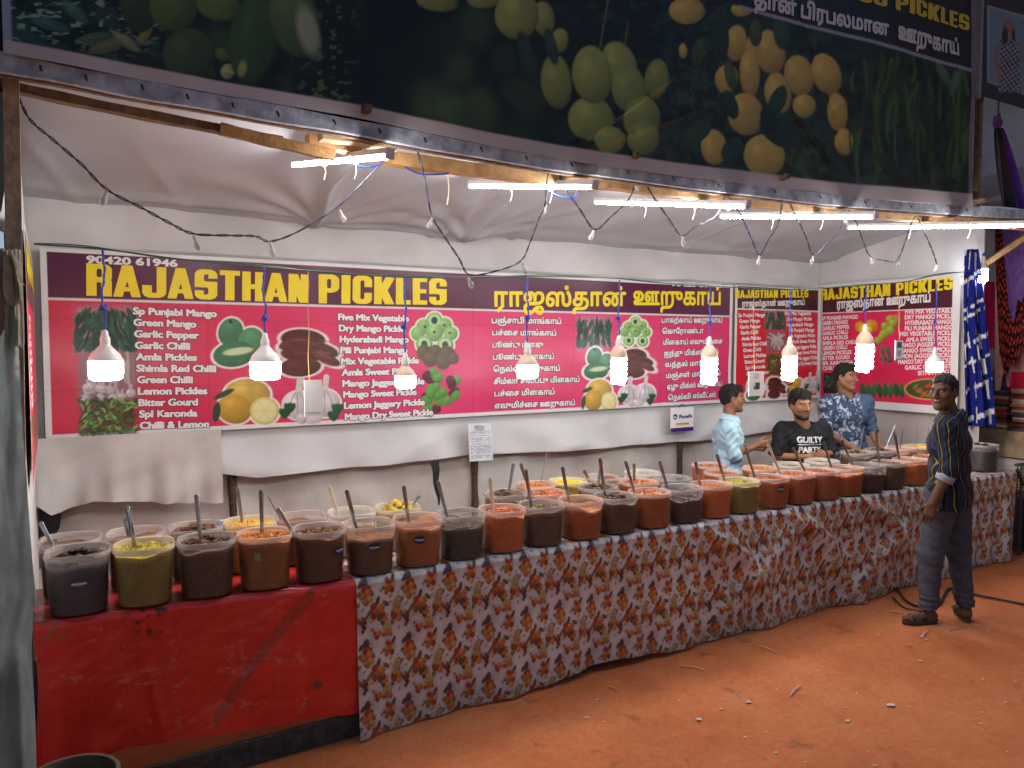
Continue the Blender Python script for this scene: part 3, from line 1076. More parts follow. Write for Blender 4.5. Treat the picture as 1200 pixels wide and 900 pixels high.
M_BOARD = mat('plank_wood', (0.30, 0.155, 0.055), 0.7, var=0.4, scale=14, bump=0.3, bscale=50)
M_GREYWOOD = mat('grey_painted_wood', (0.38, 0.42, 0.48), 0.85, var=0.5, scale=15, bump=0.3, bscale=50)
M_BLACK = mat('black_plastic', (0.012, 0.012, 0.013), 0.5, var=0.3)

# dusty tarp that closes the back down to the floor
u = np.linspace(-0.16, SIDE_X + 0.06, 220); v = np.linspace(0, 1.75, 50)
U, V = np.meshgrid(u, v, indexing='ij')
Yt = WALL_Y + 0.105 + 0.035 * np.sin(U * 5.1 + 0.8 * np.sin(V * 2)) * (1.8 - V) / 1.8 + 0.03 * fbm(U * 2.4 + V * 1.3, V * 1.6, 9) + 0.02 * np.sin(U * 13 + V * 3)
w = MB().sheet(np.stack([U, Yt, V], -1)).build('tarp_wall', M_TARP)
tag(w, 'dusty grey tarp wall hanging to the floor behind the pickle tubs', 'tarp')

# upper cloth wall: from the ceiling seam down to a sagging hem
hem_px = [(40, 540), (150, 545), (249, 553), (300, 559), (350, 553), (420, 546), (500, 539), (548, 533), (620, 530), (700, 524), (790, 518), (850, 513), (900, 505), (958, 494)]
hem = np.array([P(x, y, Y=WALL_Y) for x, y in hem_px])
u = np.linspace(-0.14, SIDE_X, 300)
hz = np.interp(u, hem[:, 0], hem[:, 2])
t = np.linspace(0, 1, 70)
U, T = np.meshgrid(u, t, indexing='ij')
Z = 2.86 + (hz[:, None] - 2.86) * T
loose = np.clip((1.30 - Z) / 0.3, 0, 1)
Yc = WALL_Y + 0.03 - 0.05 * loose - 0.02 * loose * np.sin(U * 3.1 + 1) - 0.06 * loose * np.maximum(0, np.sin(U * 2.2 + 5 * Z)) ** 4 - 0.035 * loose * np.maximum(0, np.sin(U * 3.7 - 8 * Z + 1)) ** 5 - .012 * loose * np.sin(U * 11 + 9 * Z)
Yc -= 0.018 * np.exp(-((Z - 2.70 + 0.05 * np.sin(U * 1.3)) / 0.10) ** 2) + 0.006 * np.sin(U * 9 + Z * 14) * (Z > 2.5)
w = MB().sheet(np.stack([U, Yc, Z], -1)).build('cloth_wall', M_WHITE)
tag(w, 'white cloth back wall behind the long pink banner, its lower hem sagging', 'cloth')

# beige drape hung in front of it at the left, ragged lower edge
u = np.linspace(-0.10, 1.02, 130); t = np.linspace(0, 1, 40)
top = P(62, 514, Y=5.655)[2] + 0.005
hp = np.array([P(x, y, Y=5.62) for x, y in [(45, 590), (60, 600), (80, 596), (110, 588), (150, 587), (190, 588), (215, 588), (240, 589), (250, 589)]])
hz = np.interp(u, hp[:, 0], hp[:, 2]) + 0.012 * (vnoise(u * 14, u * 0 + 1, 3) - 0.5)
U, T = np.meshgrid(u, t, indexing='ij')
Z = top + (hz[:, None] - top) * T
Yd = 5.64 - 0.045 * T - 0.03 * T * np.sin(U * 17 + 1.2 + T) - 0.012 * np.sin(U * 9 + T * 9) - .02 * (fbm(U * 5 + T, T * 4 + U * 3, 6) - .5) - 0.014 * np.sin(U * 41) * T * T - 0.09 * T * np.exp(-((U + 0.05) / 0.09) ** 2)
w = MB().sheet(np.stack([U, Yd, Z], -1)).build('drape', mat('beige_cloth', (0.56, 0.53, 0.51), 0.9, var=0.12, scale=3, bump=0.15, bscale=260, spec=0.1))
tag(w, 'beige drape with a ragged lower edge under the left end of the long banner', 'drape')

# side wall cloth at the right end
v = np.linspace(0, 3.16, 90); y = np.linspace(3.95, WALL_Y + 0.1, 110)
Yg, Vg = np.meshgrid(y, v, indexing='ij')
Xs = SIDE_X + 0.045 + 0.012 * np.sin(Yg * 16) * np.clip(1.3 - Vg, 0, 1) + 0.016 * fbm(Yg * 3, Vg * 2, 5)
w = MB().sheet(np.stack([Xs, Yg, Vg], -1)).build('side_wall', mat('side_cloth', (0.46, 0.41, 0.39), 0.9, var=0.12, scale=2.5, bump=0.1, bscale=200, spec=0.1))
tag(w, 'taupe cloth side wall at the right end, behind the smaller square banner', 'cloth')
w = MB().sheet(np.stack([Xs[:, 40:] - 0.012, Yg[:, 40:], Vg[:, 40:]], -1)[:, 30:]).build('side_wall', M_WHITE)
tag(w, 'white upper cloth of the right end wall, above and around the square banner', 'cloth')

# ceiling: sewn panels of white cloth sagging between seams, gathered at two of them
cu_ = np.concatenate([np.linspace(-0.22, 2.4, 190), np.linspace(2.41, SIDE_X + 0.5, 200)])
cv_ = np.linspace(3.23, WALL_Y + 0.04, 110)
U, V = np.meshgrid(cu_, cv_, indexing='ij')
front = np.array([P(x, y, Y=3.2) for x, y in [(0, 70), (200, 110), (400, 145), (600, 182), (800, 210), (1000, 233), (1200, 250)]])
zf = np.interp(U[:, 0], front[:, 0], front[:, 2])[:, None]
tt = (V - 3.23) / (WALL_Y - 3.23)
zb = np.interp(U[:, 0], [-0.2, 1.6, 2.3, 3.1, 7.6], [2.84, 2.83, 2.81, 2.83, 2.84])[:, None]
Z = zf + 0.03 + (zb - zf - 0.03) * tt
sag = 0.0
for a, b in ((-0.22, 1.55), (1.55, 2.85), (2.85, 3.35), (3.35, 5.4), (5.4, 8.1)):
    s = np.clip((U - a) / (b - a), 0, 1)
    sag = sag + np.where((U >= a) & (U < b), 4 * s * (1 - s), 0) * min(0.10, 0.06 * (b - a))
Z = Z + 0.20 * np.sin(np.pi * np.clip(tt, 0, 1) ** .8) - .6 * sag * np.sin(np.pi * np.clip(tt * 1.1, 0, 1))
for x0, y0, amp in ((1.72, 5.66, 0.035), (2.95, 5.64, 0.06)):
    d = np.hypot(U - x0, (V - y0) * 0.6); an = np.arctan2(V - y0, U - x0)
    Z -= amp * np.exp(-(d / 0.22) ** 2) * (0.8 + 0.3 * np.sin(an * 7)) + 0.012 * np.exp(-((d - .25) / 0.55) ** 2) * np.sin(an * 15 + 2 * d) * sstep(0, .25, d)
for x0, sl, amp in ((1.60, .10, .035), (2.80, -.12, .03), (3.36, .05, .035), (5.35, -.04, .02)):
    Z -= amp * np.exp(-np.abs(U - x0 - sl * (V - 4.6) - .02 * np.sin(V * 6)) / .022) * sstep(3.3, 3.6, V)
Z -= 0.012 * np.maximum(0, np.sin((U - V * .45) * 7.5 + 2 * np.sin(U * 1.7))) ** 6 * sstep(4.2, 5.5, V) * (.4 + .6 * vnoise(U * 1.3, V * 0, 3))
Z += 0.006 * np.sin(U * 7 + V * 5) + 0.010 * (fbm(U * 2.2 + V, V * 1.4, 2) - 0.5)
Z -= 0.022 * np.exp(-((V - 5.55) / 0.07) ** 2) * (0.7 + 0.5 * np.sin(U * 2.6))
w = MB().sheet(np.stack([U, V, Z], -1)[:, :, :]).build('ceiling_cloth', M_CEIL, smooth='all')
tag(w, 'white cloth ceiling of the stall, sewn in panels and gathered at the seams', 'ceiling')

# dark wooden poles standing against the back tarp
for i, (x0, y0, x1, y1, lab) in enumerate([(273, 556, 272, 600, 'brown wooden pole against the grey tarp behind the yellow pickle tub'),
                                           (557, 538, 557, 600, 'brown wooden pole directly below the white notice sheet'),
                                           (797, 518, 797, 575, 'dark wooden pole against the tarp, left of the man in the light blue shirt')]):
    b = P(x0, y0, Y=5.748)
    mb = MB()
    pts = np.array([(b[0] + 0.006 * math.sin(z * 5 + i), 5.748 + 0.004 * math.sin(z * 9), z) for z in np.linspace(0, 1.22, 12)])
    mb.tube(pts, 0.030 + 0.004 * np.sin(np.arange(12) * 1.7), 9)
    o = mb.build('wooden_pole', mat('bark_wood', (0.10, 0.062, 0.038), 0.9, var=0.6, scale=40, bump=0.6, bscale=70), loc=(b[0], 5.748, 0))
    tag(o, lab, 'pole', 'poles behind the counter')
# black gaps below the cloths, put in as a dark strip and patch
b0, b1 = P(508, 540, Y=5.63), P(513, 592, Y=5.63)
u = np.linspace(0, 1, 14); X = np.array([[(b0[0] + (b1[0] - b0[0]) * t + s * (0.065 * (1 - t) + 0.014) + 0.008 * math.sin(t * 9), 5.62 - 0.01 * math.sin(3 * t), b0[2] + (b1[2] - b0[2]) * t + 0.006 * s * math.sin(20 * t)) for t in u] for s in (-0.5, 0, 0.5)])
o = MB().sheet(X).build('gap_strip', M_BLACK)
tag(o, 'narrow black strip put in for the dark gap below the white hem', 'dark gap')
pts = [P(x, y, Y=5.66) for x, y in [(46, 592), (62, 597), (72, 603), (70, 618), (66, 626), (68, 640), (60, 662), (44, 668)]]
c = np.mean(pts, 0)
mb = MB(); mb.add(np.vstack([[c], pts, [p + np.array([0, 0.02, 0]) for p in pts]]), [(0, 1 + i, 1 + (i + 1) % 8) for i in range(8)] + [(1 + i, 9 + i, 9 + (i + 1) % 8, 1 + (i + 1) % 8) for i in range(8)])
o = mb.build('gap_patch', mat('patch_black', (0.008, 0.009, 0.012), 0.35, var=0.3, bump=0.5, bscale=20), smooth=False)
tag(o, 'black patch put in for the dark hole under the ragged beige drape at the far left', 'plastic sheet')

# ------------------------------------------------------------------ front battens, timbers, posts
def stick_line(name, px, Y, w, h, m, lab, cat='beam', dz=0.0, seed=0):
    pts = np.array([P(x, y, Y=Y) + np.array([0, 0, dz]) for x, y in px])
    pts = catmull(pts, 6)
    mb = MB()
    n = len(pts)
    T = np.gradient(pts, axis=0); T /= np.linalg.norm(T, axis=1)[:, None]
    sec = np.array([(-1, -1), (1, -1), (1, 1), (-1, 1)]) * 0.5
    ring = []
    for i in range(n):
        sd = np.array([0, 1, 0]); up = np.cross(T[i], sd); up = up if up[2] > 0 else -up
        k = 1 + 0.08 * math.sin(i * 1.3 + seed)
        ring.append([pts[i] + sd * a * w + up * b * h * k for a, b in sec])
    R = np.array(ring)
    V = R.reshape(-1, 3)
    F = []
    for i in range(n - 1):
        for j in range(4):
            F.append((i * 4 + j, i * 4 + (j + 1) % 4, (i + 1) * 4 + (j + 1) % 4, (i + 1) * 4 + j))
    F += [(0, 1, 2, 3), tuple((n - 1) * 4 + j for j in (3, 2, 1, 0))]
    mb.add(V, F)
    o = mb.build(name, m, smooth=False, loc=pts[0])
    return tag(o, lab, cat)


bt = stick_line('batten', [(-30, 68), (0, 73), (200, 112), (400, 147), (600, 184), (800, 213), (1000, 237), (1200, 252), (1260, 256)], 3.17, 0.03, 0.062, M_GREYWOOD,
                'long grey painted batten running along the front under the fruit banner')
# nails along the batten face (part)
for x in range(40, 1180, 57):
    mb = MB()
    c = P(x + (x * 7) % 13, np.interp(x, [0, 200, 400, 600, 800, 1000, 1200], [73, 112, 147, 184, 213, 237, 252]), Y=3.15)
    mb.bar(c + np.array([0, 0, 0.012]), c + np.array([0.004, -0.012, -0.010]), 0.006, 0.006)
    mb.build('nail', M_BLACK, bt)
stick_line('batten', [(-30, 79), (0, 84), (200, 121), (400, 156), (600, 192), (800, 220), (1000, 243), (1200, 258), (1260, 261)], 3.205, 0.03, 0.03, M_WOOD,
           'thin dark brown lath fixed just behind and below the grey front batten')
stick_line('beam', [(-10, 98), (20, 104), (130, 127), (265, 153), (330, 166)], 3.40, 0.05, 0.034, M_WOOD,
           'thin brown timber at the upper left, running from the post to the thicker plank', seed=2)
stick_line('plank', [(258, 151), (320, 166), (392, 182)], 3.36, 0.03, 0.046, M_BOARD, 'short knotty orange brown plank nailed to the thin timber at upper left', 'plank', seed=1)
stick_line('beam', [(360, 166), (400, 170), (470, 188), (600, 204), (700, 214), (800, 226), (900, 239), (1000, 249), (1200, 265), (1290, 272)], 3.42, 0.07, 0.062, M_NEWWOOD,
           'long pale raw timber running above the tube lights', seed=3)
stick_line('beam', [(375, 158), (420, 163), (462, 172)], 3.30, 0.07, 0.05, mat('pale_wood', (0.55, 0.40, 0.25), 0.75, var=0.2, scale=14), 'short pale timber end above the leftmost tube light', seed=4)
# stub brackets sticking out towards the front over the batten
for i, (x0, y0, x1, y1, lab) in enumerate([(412, 138, 432, 126, 'short brown stub of wood poking over the batten above the leftmost tube light'),
                                           (720, 190, 748, 181, 'short brown stub of wood poking over the batten below the green mangoes'),
                                           (893, 217, 924, 206, 'short brown stub of wood poking over the batten below the yellow mangoes'),
                                           (1118, 243, 1155, 234, 'short brown stub of wood poking over the batten near its right end')]):
    a = P(x0, y0, Y=3.30); b = P(x1, y1, Y=3.10)
    o = MB().bar(a, b, 0.03, 0.03).build('wood_stub', M_WOOD, smooth=False, loc=a)
    tag(o, lab, 'stub', 'wood stubs over the batten')
# left front post
a = P(15, 92, Y=3.30); b = P(22, 305, Y=3.30); b[2] = 0
o = MB().bar((a[0] - .045, 3.30, 0.0), (a[0] - 0.005, 3.30, a[2] + 0.02), 0.036, 0.05).build('wooden_post', mat('post_wood', (0.44, 0.33, 0.22), 0.8, var=0.4, scale=18, bump=0.4, bscale=50), smooth=False, loc=(a[0], 3.3, 0))
tag(o, 'square wooden post at the far left, rising from the tarp to the batten', 'post')
# rough posts carrying the front further right stay out of view; the right brace is seen
a, b = P(1120, 332, X=7.55), P(1210, 272, X=8.1)
o = MB().bar(a, b, 0.05, 0.05).build('wooden_brace', M_NEWWOOD, smooth=False, loc=a)
tag(o, 'slanting raw timber brace at the right edge above the blue and white cloth', 'brace')
# ------------------------------------------------------------------ printed banners
MAROON, PINK = srgb(82, 20, 58), srgb(218, 44, 96)
YELLOW = srgb(232, 208, 22)
DGREEN, MGREEN, LGREEN = srgb(18, 66, 44), srgb(70, 140, 92), srgb(150, 190, 110)
M_VINYL = mat('printed_vinyl', rough=0.32, vcol=True, var=0.05, scale=6, bump=0.06, bscale=9, spec=0.5)
M_WHITEINK = mat('white_lettering', (0.72, 0.70, 0.70), 0.4, var=0.03)
M_BLACKINK = mat('black_lettering', (0.012, 0.010, 0.014), 0.4, var=0.05)
M_YELLOWINK = mat('yellow_lettering', tuple(YELLOW), 0.4, var=0.04)


def chilli_bunch(p, x0, y0, x1, y1, rs, dark=True, n=60, halo=(0.28, 0.22, 0.26)):
    r = random.Random(rs)
    cx, cy = (x0 + x1) / 2, (y0 + y1) / 2
    p.mix(0.75 * sstep(1.15, 0.8, np.maximum(abs(p.x - cx) / ((x1 - x0) / 2), abs(p.y - cy) / ((y1 - y0) / 2)) + 0.22 * (vnoise(p.x / 3, p.y / 3, rs) - .5)), halo)
    for i in range(n):
        x = r.uniform(x0 + 1, x1 - 1); y = r.uniform(y0 - 1, y1 - 10 * (y1 - y0) / 50)
        dx = (x - cx) * 0.38 + r.uniform(-3, 3) * (x1 - x0) / 70; dy = r.uniform(0.22, 0.42) * (y1 - y0)
        g = r.choice((0.35, .6, 1.0, 1.3, 1.9))
        col = np.array(DGREEN if dark else srgb(74, 118, 40)) * g
        p.line(x, y, min(max(x + dx, x0), x1), min(y + dy, y1), r.uniform(2.0, 4.2) * (x1 - x0) / 70 + 0.7, col, 0.95, 0.5, r.uniform(-2, 2), True)


def chilli_pile(p, x0, y0, x1, y1, rs, n=110, cols=(srgb(58, 112, 44), srgb(120, 165, 84), srgb(20, 60, 22))):
    r = random.Random(rs)
    cx, cy = (x0 + x1) / 2, (y0 + y1) / 2
    p.mix(0.85 * sstep(1.1, 0.85, np.maximum(abs(p.x - cx) / ((x1 - x0) / 2), abs(p.y - cy) / ((y1 - y0) / 2)) + 0.2 * (vnoise(p.x / 3, p.y / 3, rs) - .5)), srgb(28, 56, 26))
    k = (x1 - x0) / 70
    for i in range(n):
        x = r.uniform(x0, x1); y = r.uniform(y0, y1); a = r.uniform(-1.2, 1.2); L = r.uniform(8, 17) * k
        p.line(x - L / 2 * math.cos(a), y - L / 2 * math.sin(a), x + L / 2 * math.cos(a), y + L / 2 * math.sin(a), 2.4 * k + 0.3, np.array(r.choice(cols)) * r.uniform(.7, 1.2), 0.95, 0.5, r.uniform(-2, 2), True)


def garlic(p, cx, cy, s, edge=None):
    p.ell(cx, cy, s * 0.62, s * 0.55, 0, srgb(206, 200, 204), 0.8, 0.45, edge=edge)
    p.line(cx, cy - s * 0.3, cx + s * 0.08, cy - s * 1.05, s * 0.22, srgb(198, 190, 192), 1, 0.6)
    for q in (-0.3, 0.0, 0.3):
        p.line(cx + q * s, cy + s * 0.42, cx + q * s * 0.3, cy - s * 0.5, s * 0.07, srgb(140, 128, 136), 0.6, 0.6, q * s * 0.3)


def garlic_group(p, x0, y0, x1, y1, rs=2, leaf=True, edge=srgb(225, 222, 222)):
    w, h = x1 - x0, y1 - y0
    s = h * 0.55
    for q in ((0.32, 0.55), (0.72, 0.5), (0.5, 0.68)):
        garlic(p, x0 + q[0] * w, y0 + q[1] * h, s * (1 if q[1] < 0.6 else 0.7), edge)
    garlic(p, x0 + 0.3 * w, y0 + 0.55 * h, s); garlic(p, x0 + 0.72 * w, y0 + 0.5 * h, s)
    p.ell(x0 + 0.52 * w, y0 + 0.83 * h, s * 0.42, s * 0.24, 0, srgb(214, 206, 206), 0.7, 0.4)
    p.ell(x0 + 0.36 * w, y0 + 0.84 * h, s * 0.22, s * 0.2, 30, srgb(200, 186, 190), 0.7, 0.4)
    if leaf:
        for q in ((0.1, 0.72), (0.92, 0.62), (0.18, 0.6), (0.86, 0.78)):
            for a in (-35, 0, 35):
                p.ell(x0 + q[0] * w + a * 0.06 * w / 70, y0 + q[1] * h, w * 0.05, h * 0.12, a, srgb(30, 78, 44), 0.7, 0.3)


def mango_trio(p, x0, y0, x1, y1, edge=srgb(226, 224, 222)):
    w, h = x1 - x0, y1 - y0
    for e in (edge, None):
        p.ell(x0 + .35 * w, y0 + .27 * h, .25 * w, .29 * h, 15, srgb(66, 120, 84), 0.8, .45, edge=e)
        p.ell(x0 + .76 * w, y0 + .45 * h, .26 * w, .28 * h, 20, srgb(74, 132, 92), 0.8, .45, edge=e)
        p.ell(x0 + .42 * w, y0 + .72 * h, .42 * w, .26 * h, -8, srgb(52, 112, 74), 0.8, .45, edge=e)
    p.ell(x0 + .50 * w, y0 + .66 * h, .30 * w, .075 * h, -8, srgb(190, 206, 160), 0.9, .1)
    p.ell(x0 + .35 * w, y0 + .05 * h, .04 * w, .04 * h, 0, srgb(40, 40, 26), 0.5, .1)


def lemons(p, x0, y0, x1, y1, edge=srgb(226, 222, 216)):
    w, h = x1 - x0, y1 - y0
    for e in (edge, None):
        p.ell(x0 + .52 * w, y0 + .35 * h, .34 * w, .33 * h, 0, srgb(196, 162, 70), 0.8, .45, edge=e)
        p.ell(x0 + .33 * w, y0 + .66 * h, .26 * w, .31 * h, 10, srgb(190, 150, 56), 0.8, .45, edge=e)
        p.ell(x0 + .78 * w, y0 + .70 * h, .22 * w, .29 * h, 0, srgb(206, 196, 120), 0.8, .2, edge=e)
    p.ell(x0 + .78 * w, y0 + .70 * h, .18 * w, .24 * h, 0, srgb(222, 214, 158), 0.8, .1)
    for k in range(6):
        a = k * math.pi / 3
        p.line(x0 + .78 * w, y0 + .70 * h, x0 + .78 * w + .17 * w * math.cos(a), y0 + .70 * h + .22 * h * math.sin(a), .018 * w, srgb(206, 200, 140), .8, .4)
    p.ell(x0 + .17 * w, y0 + .34 * h, .17 * w, .06 * h, -25, srgb(34, 66, 40), 0.6, .3)
    p.ell(x0 + .06 * w, y0 + .72 * h, .06 * w, .22 * h, 8, srgb(40, 72, 44), 0.6, .3)


def dry_slices(p, x0, y0, x1, y1, edge=srgb(220, 206, 206)):
    w, h = x1 - x0, y1 - y0
    L = [(.40, .25, .36, .20, 4), (.62, .45, .36, .16, 12), (.40, .52, .36, .17, 2), (.36, .78, .33, .19, -4), (.78, .62, .24, .10, 24), (.2, .32, .2, .1, -20)]
    for e in (edge, None):
        for i, (a, b, c, d, r) in enumerate(L):
            p.ell(x0 + a * w, y0 + b * h, c * w, d * h, r, np.array(srgb(86, 30, 24)) * (0.7 + .12 * i), 0.8, .6, edge=e)
    r = random.Random(4)
    for k in range(14):
        a, b = r.uniform(.15, .75), r.uniform(.2, .8)
        p.line(x0 + a * w, y0 + b * h, x0 + (a + .16) * w, y0 + (b + r.uniform(-.06, .1)) * h, .018 * w, srgb(128, 64, 48), .6, .5)


def amla_group(p, x0, y0, x1, y1, edge=srgb(210, 226, 196)):
    w, h = x1 - x0, y1 - y0
    L = [(.5, .17, .17), (.27, .34, .16), (.72, .30, .16), (.14, .52, .15), (.86, .52, .15), (.5, .5, .19), (.28, .80, .18), (.74, .82, .18)]
    for e in (edge, None):
        for a, b, r in L:
            p.ell(x0 + a * w, y0 + b * h, r * w, r * w, 0, srgb(134, 178, 104), .8, .5, edge=e)
    for a, b in ((.5, .17), (.28, .80), (.74, .82)):
        p.ell(x0 + a * w, y0 + b * h, .13 * w, .13 * w, 0, srgb(176, 206, 144), .6, .1)
        p.ell(x0 + a * w, y0 + b * h, .07 * w, .08 * w, 0, srgb(44, 62, 48), .6, .3)
    for a, b in ((.5, .48), (.3, .34), (.72, .3), (.84, .5)):
        p.ell(x0 + a * w, y0 + b * h, .03 * w, .03 * w, 0, srgb(50, 60, 20), .4, .1)


def banner_sheet(name, fixed, a0, a1, z0, z1, step, painter, lab, axis='Y', ripple=0.006, cat='banner'):
    """a hanging printed sheet in the plane axis=fixed; painter(Paint, a, z) prints it"""
    na, nz = int(abs(a1 - a0) / step) + 2, int((z1 - z0) / step) + 2
    A, Z = np.meshgrid(np.linspace(a0, a1, na), np.linspace(z0, z1, nz), indexing='ij')
    if axis == 'Y':
        X = np.stack([A, np.full_like(A, fixed), Z], -1)
    else:
        X = np.stack([np.full_like(A, fixed), A, Z], -1)
    d = X - CC
    zz = d @ CF
    p = Paint(600 + FPX * (d @ CR) / zz, 450 - FPX * (d @ CU) / zz, (0.7, 0.69, 0.69))
    painter(p, A, Z)
    ax = 1 if axis == 'Y' else 0
    warp = ripple_fn(ax, ripple)
    o = MB().sheet(warp(X.reshape(-1, 3)).reshape(X.shape), p.c).build(name, M_VINYL, smooth='all')
    tag(o, lab, cat)
    return o, warp


def ripple_fn(ax, amp):
    def warp(V):
        V = np.array(V, float)
        a = V[:, 0] if ax == 1 else V[:, 1]
        z = V[:, 2]
        V[:, ax] -= amp * (0.5 + 0.5 * np.sin(a * 2.6 + z * 1.7)) + amp * 0.35 * np.sin(a * 7.3 - z * 5.1) + amp * 0.3 * np.sin(a * 3 + z * 11)
        return V
    return warp


def put_text(mb, txt, x0, y0, x1, y1, h, fix, axis='Y', off=0.003, bold=(.03, .03), col=(1, 1, 1), warp=None, space=1.0, cell=0.02, pad=None, maxrun=8, block=False):
    """baseline from photo pixel (x0,y0) to (x1,y1), capitals h pixels tall at the left end, on the plane axis=fix"""
    kw = {axis: fix}
    A, B, U = P(x0, y0, **kw), P(x1, y1, **kw), P(x0, y0 - h, **kw) - P(x0, y0, **kw)
    eps = np.array([0, -off, 0]) if axis == 'Y' else np.array([-off, 0, 0])
    letters(mb, txt, A, B, U, eps, bold, col, cell, space, warp, maxrun, pad, block)


def outlined(parent, name, lines, fix, axis, warp, bold, out, m=None):
    """white lettering with a black outline: two meshes under the banner"""
    w, k = MB(), MB()
    for txt, x0, y0, x1, y1, h in lines:
        put_text(w, txt, x0, y0, x1, y1, h, fix, axis, 0.0045, bold, warp=warp, cell=0.02)
        if out:
            ob = (bold[0] + out, bold[1] + out)
            put_text(k, txt, x0, y0, x1, y1, h, fix, axis, 0.0022, ob, warp=warp, cell=0.02, pad=bold)
    o = w.build(name, m or M_WHITEINK, parent, smooth=False)
    if out:
        k.build('lettering_outline', M_BLACKINK, o, smooth=False)
    return o


# ---- the long banner on the back wall
BY = 5.655
zt, zb_ = P(52, 290, Y=BY)[2], P(62, 515, Y=BY)[2]
xa, xb = P(50, 400, Y=BY)[0], P(857, 400, Y=BY)[0]
zl = P(56, 350, Y=BY)[2]


def paint_long(p, A, Z):
    body = (A > xa + 0.035) & (A < xb - 0.035) & (Z > zb_ + 0.03) & (Z < zt - 0.025)
    c = np.where(body[..., None], np.asarray(PINK), np.array((0.68, 0.67, 0.67)))
    mix = np.clip((A - 0.3) / 2.2, 0, 1)[..., None]
    c = np.where(body[..., None], np.asarray(srgb(198, 34, 72)) * (1 - mix) + np.asarray(srgb(208, 50, 102)) * mix, c)
    c = np.where((body & (Z > zl))[..., None], np.asarray(MAROON), c)
    c = np.where((body & (np.abs(Z - zl) < 0.010))[..., None], np.array((0.62, 0.58, 0.6)), c)
    p.c = c
    chilli_bunch(p, 88, 359, 160, 414, 1, True, 230)
    r = random.Random(5)
    p.mix(0.8 * sstep(1.1, 0.8, np.maximum(abs(p.x - 126) / 36, abs(p.y - 442) / 30) + .2 * (vnoise(p.x / 3, p.y / 3, 3) - .5)), srgb(120, 112, 120))
    for i in range(16):
        x, y = r.uniform(98, 154), r.uniform(440, 466)
        p.line(x, y, x + r.uniform(-10, 10), y - r.uniform(16, 28), 3.0, srgb(176, 170, 168), .8, .7, r.uniform(-3, 3))
    for i in range(12):
        garlic(p, r.uniform(98, 154), r.uniform(452, 468), 9)
    chilli_pile(p, 92, 467, 161, 511, 6)
    mango_trio(p, 250, 374, 308, 431)
    lemons(p, 249, 443, 327, 498)
    dry_slices(p, 326, 383, 398, 443)
    garlic_group(p, 326, 446, 401, 499)
    amla_group(p, 482, 368, 536, 412)
    for x, y, r_ in ((497, 413, 9), (510, 412, 8), (524, 415, 10), (504, 421, 9), (519, 424, 9), (531, 420, 7)):
        p.ell(x, y, r_, r_, 0, srgb(92, 74, 48), .7, .55)
    r = random.Random(8)
    for i in range(26):
        x, y = r.uniform(496, 534), r.uniform(436, 484)
        p.ell(x, y, r.uniform(4.5, 6.5), r.uniform(5.5, 7.5), r.uniform(0, 90), srgb(88, 150, 60) if r.random() < .68 else srgb(96, 24, 48), .7, .5)
    chilli_bunch(p, 676, 371, 716, 409, 9, True, 150)
    amla_group(p, 727, 371, 762, 406)
    mango_trio(p, 684, 408, 718, 445)
    dry_slices(p, 730, 407, 766, 444)
    lemons(p, 681, 444, 722, 482)
    garlic_group(p, 723, 444, 768, 478)
    # darker lines painted across the vinyl where it was folded
    for x in (0.95, 2.0, 3.03, 4.05, 5.1):
        p.c *= (1 - 0.16 * np.exp(-((A - x) / 0.006) ** 2))[..., None]
    for z in (1.62, 2.08):
        p.c *= (1 - 0.14 * np.exp(-((Z - z - .01 * np.sin(A * 2)) / 0.006) ** 2))[..., None]


long_banner, warp1 = banner_sheet('banner', BY, xa, xb, zb_, zt, 0.0055, paint_long,
                                  'very long pink and maroon banner across the back wall listing pickles in two scripts', ripple=0.007)
mb = MB()
put_text(mb, 'RAJASTHAN', 101, 346.5, 361, 355, 38, BY, warp=warp1, block=True)
put_text(mb, 'PICKLES', 373, 355.5, 523, 357.5, 34, BY, warp=warp1, block=True)
mb.build('title_lettering', M_YELLOWINK, long_banner, smooth=False)
mb = MB()
put_text(mb, 'ராஜஸ்தான்', 579, 359, 733, 358, 17.5, BY, bold=(.035, .03), warp=warp1, cell=0.014)
put_text(mb, 'ஊறுகாய்', 742, 357, 844, 357, 16, BY, bold=(.035, .03), warp=warp1, cell=0.014)
mb.build('title_lettering', M_YELLOWINK, long_banner, smooth=False)
outlined(long_banner, 'phone_number', [('90420 61946', 101, 308, 208, 312.5, 8.5), ('90420 61946', 786, 335, 846, 337, 5.5)], BY, 'Y', warp1, (.05, .035), 0.0)


def column(words, x0, y0, x1s, dx, dy, h0, rise=0.0):
    out = []
    for i, (w, xe) in enumerate(zip(words, x1s)):
        x = x0 + dx * i; y = y0 + dy * i
        out.append((w, x, y, xe, y + (xe - x) * (0.055 - 0.011 * i if not rise else rise[i]), h0))
    return out


eng1 = ['Sp Punjabi Mango', 'Green Mango', 'Garlic Pepper', 'Garlic Chilli', 'Amla Pickles', 'Shimla Red Chilli', 'Green Chilli', 'Lemon Pickles', 'Bitter Gourd', 'Spl Karonda', 'Chilli & Lemon']
ex = [254, 230, 233, 223, 231, 253.5, 226, 243, 232, 231.5, 245]
outlined(long_banner, 'list_lettering', column(eng1, 155.5, 368, ex, 0.8, 13.45, 8.2, [.035 - .006 * i for i in range(11)]), BY, 'Y', warp1, (.055, .04), .06)
eng2 = ['Five Mix Vegetable', 'Dry Mango Pickle', 'Hyderabadi Mango', 'Pili Punjabi Mango', 'Mix Vegetable Pickle', 'Amla Sweet Pickle', 'Mango Jaggery Pickle', 'Mango Sweet Pickle', 'Lemon Jaggery Pickle', 'Mango Dry Sweet Pickle']
ex = [479, 474, 478.5, 477, 490.5, 484, 497, 488, 497.5, 507]
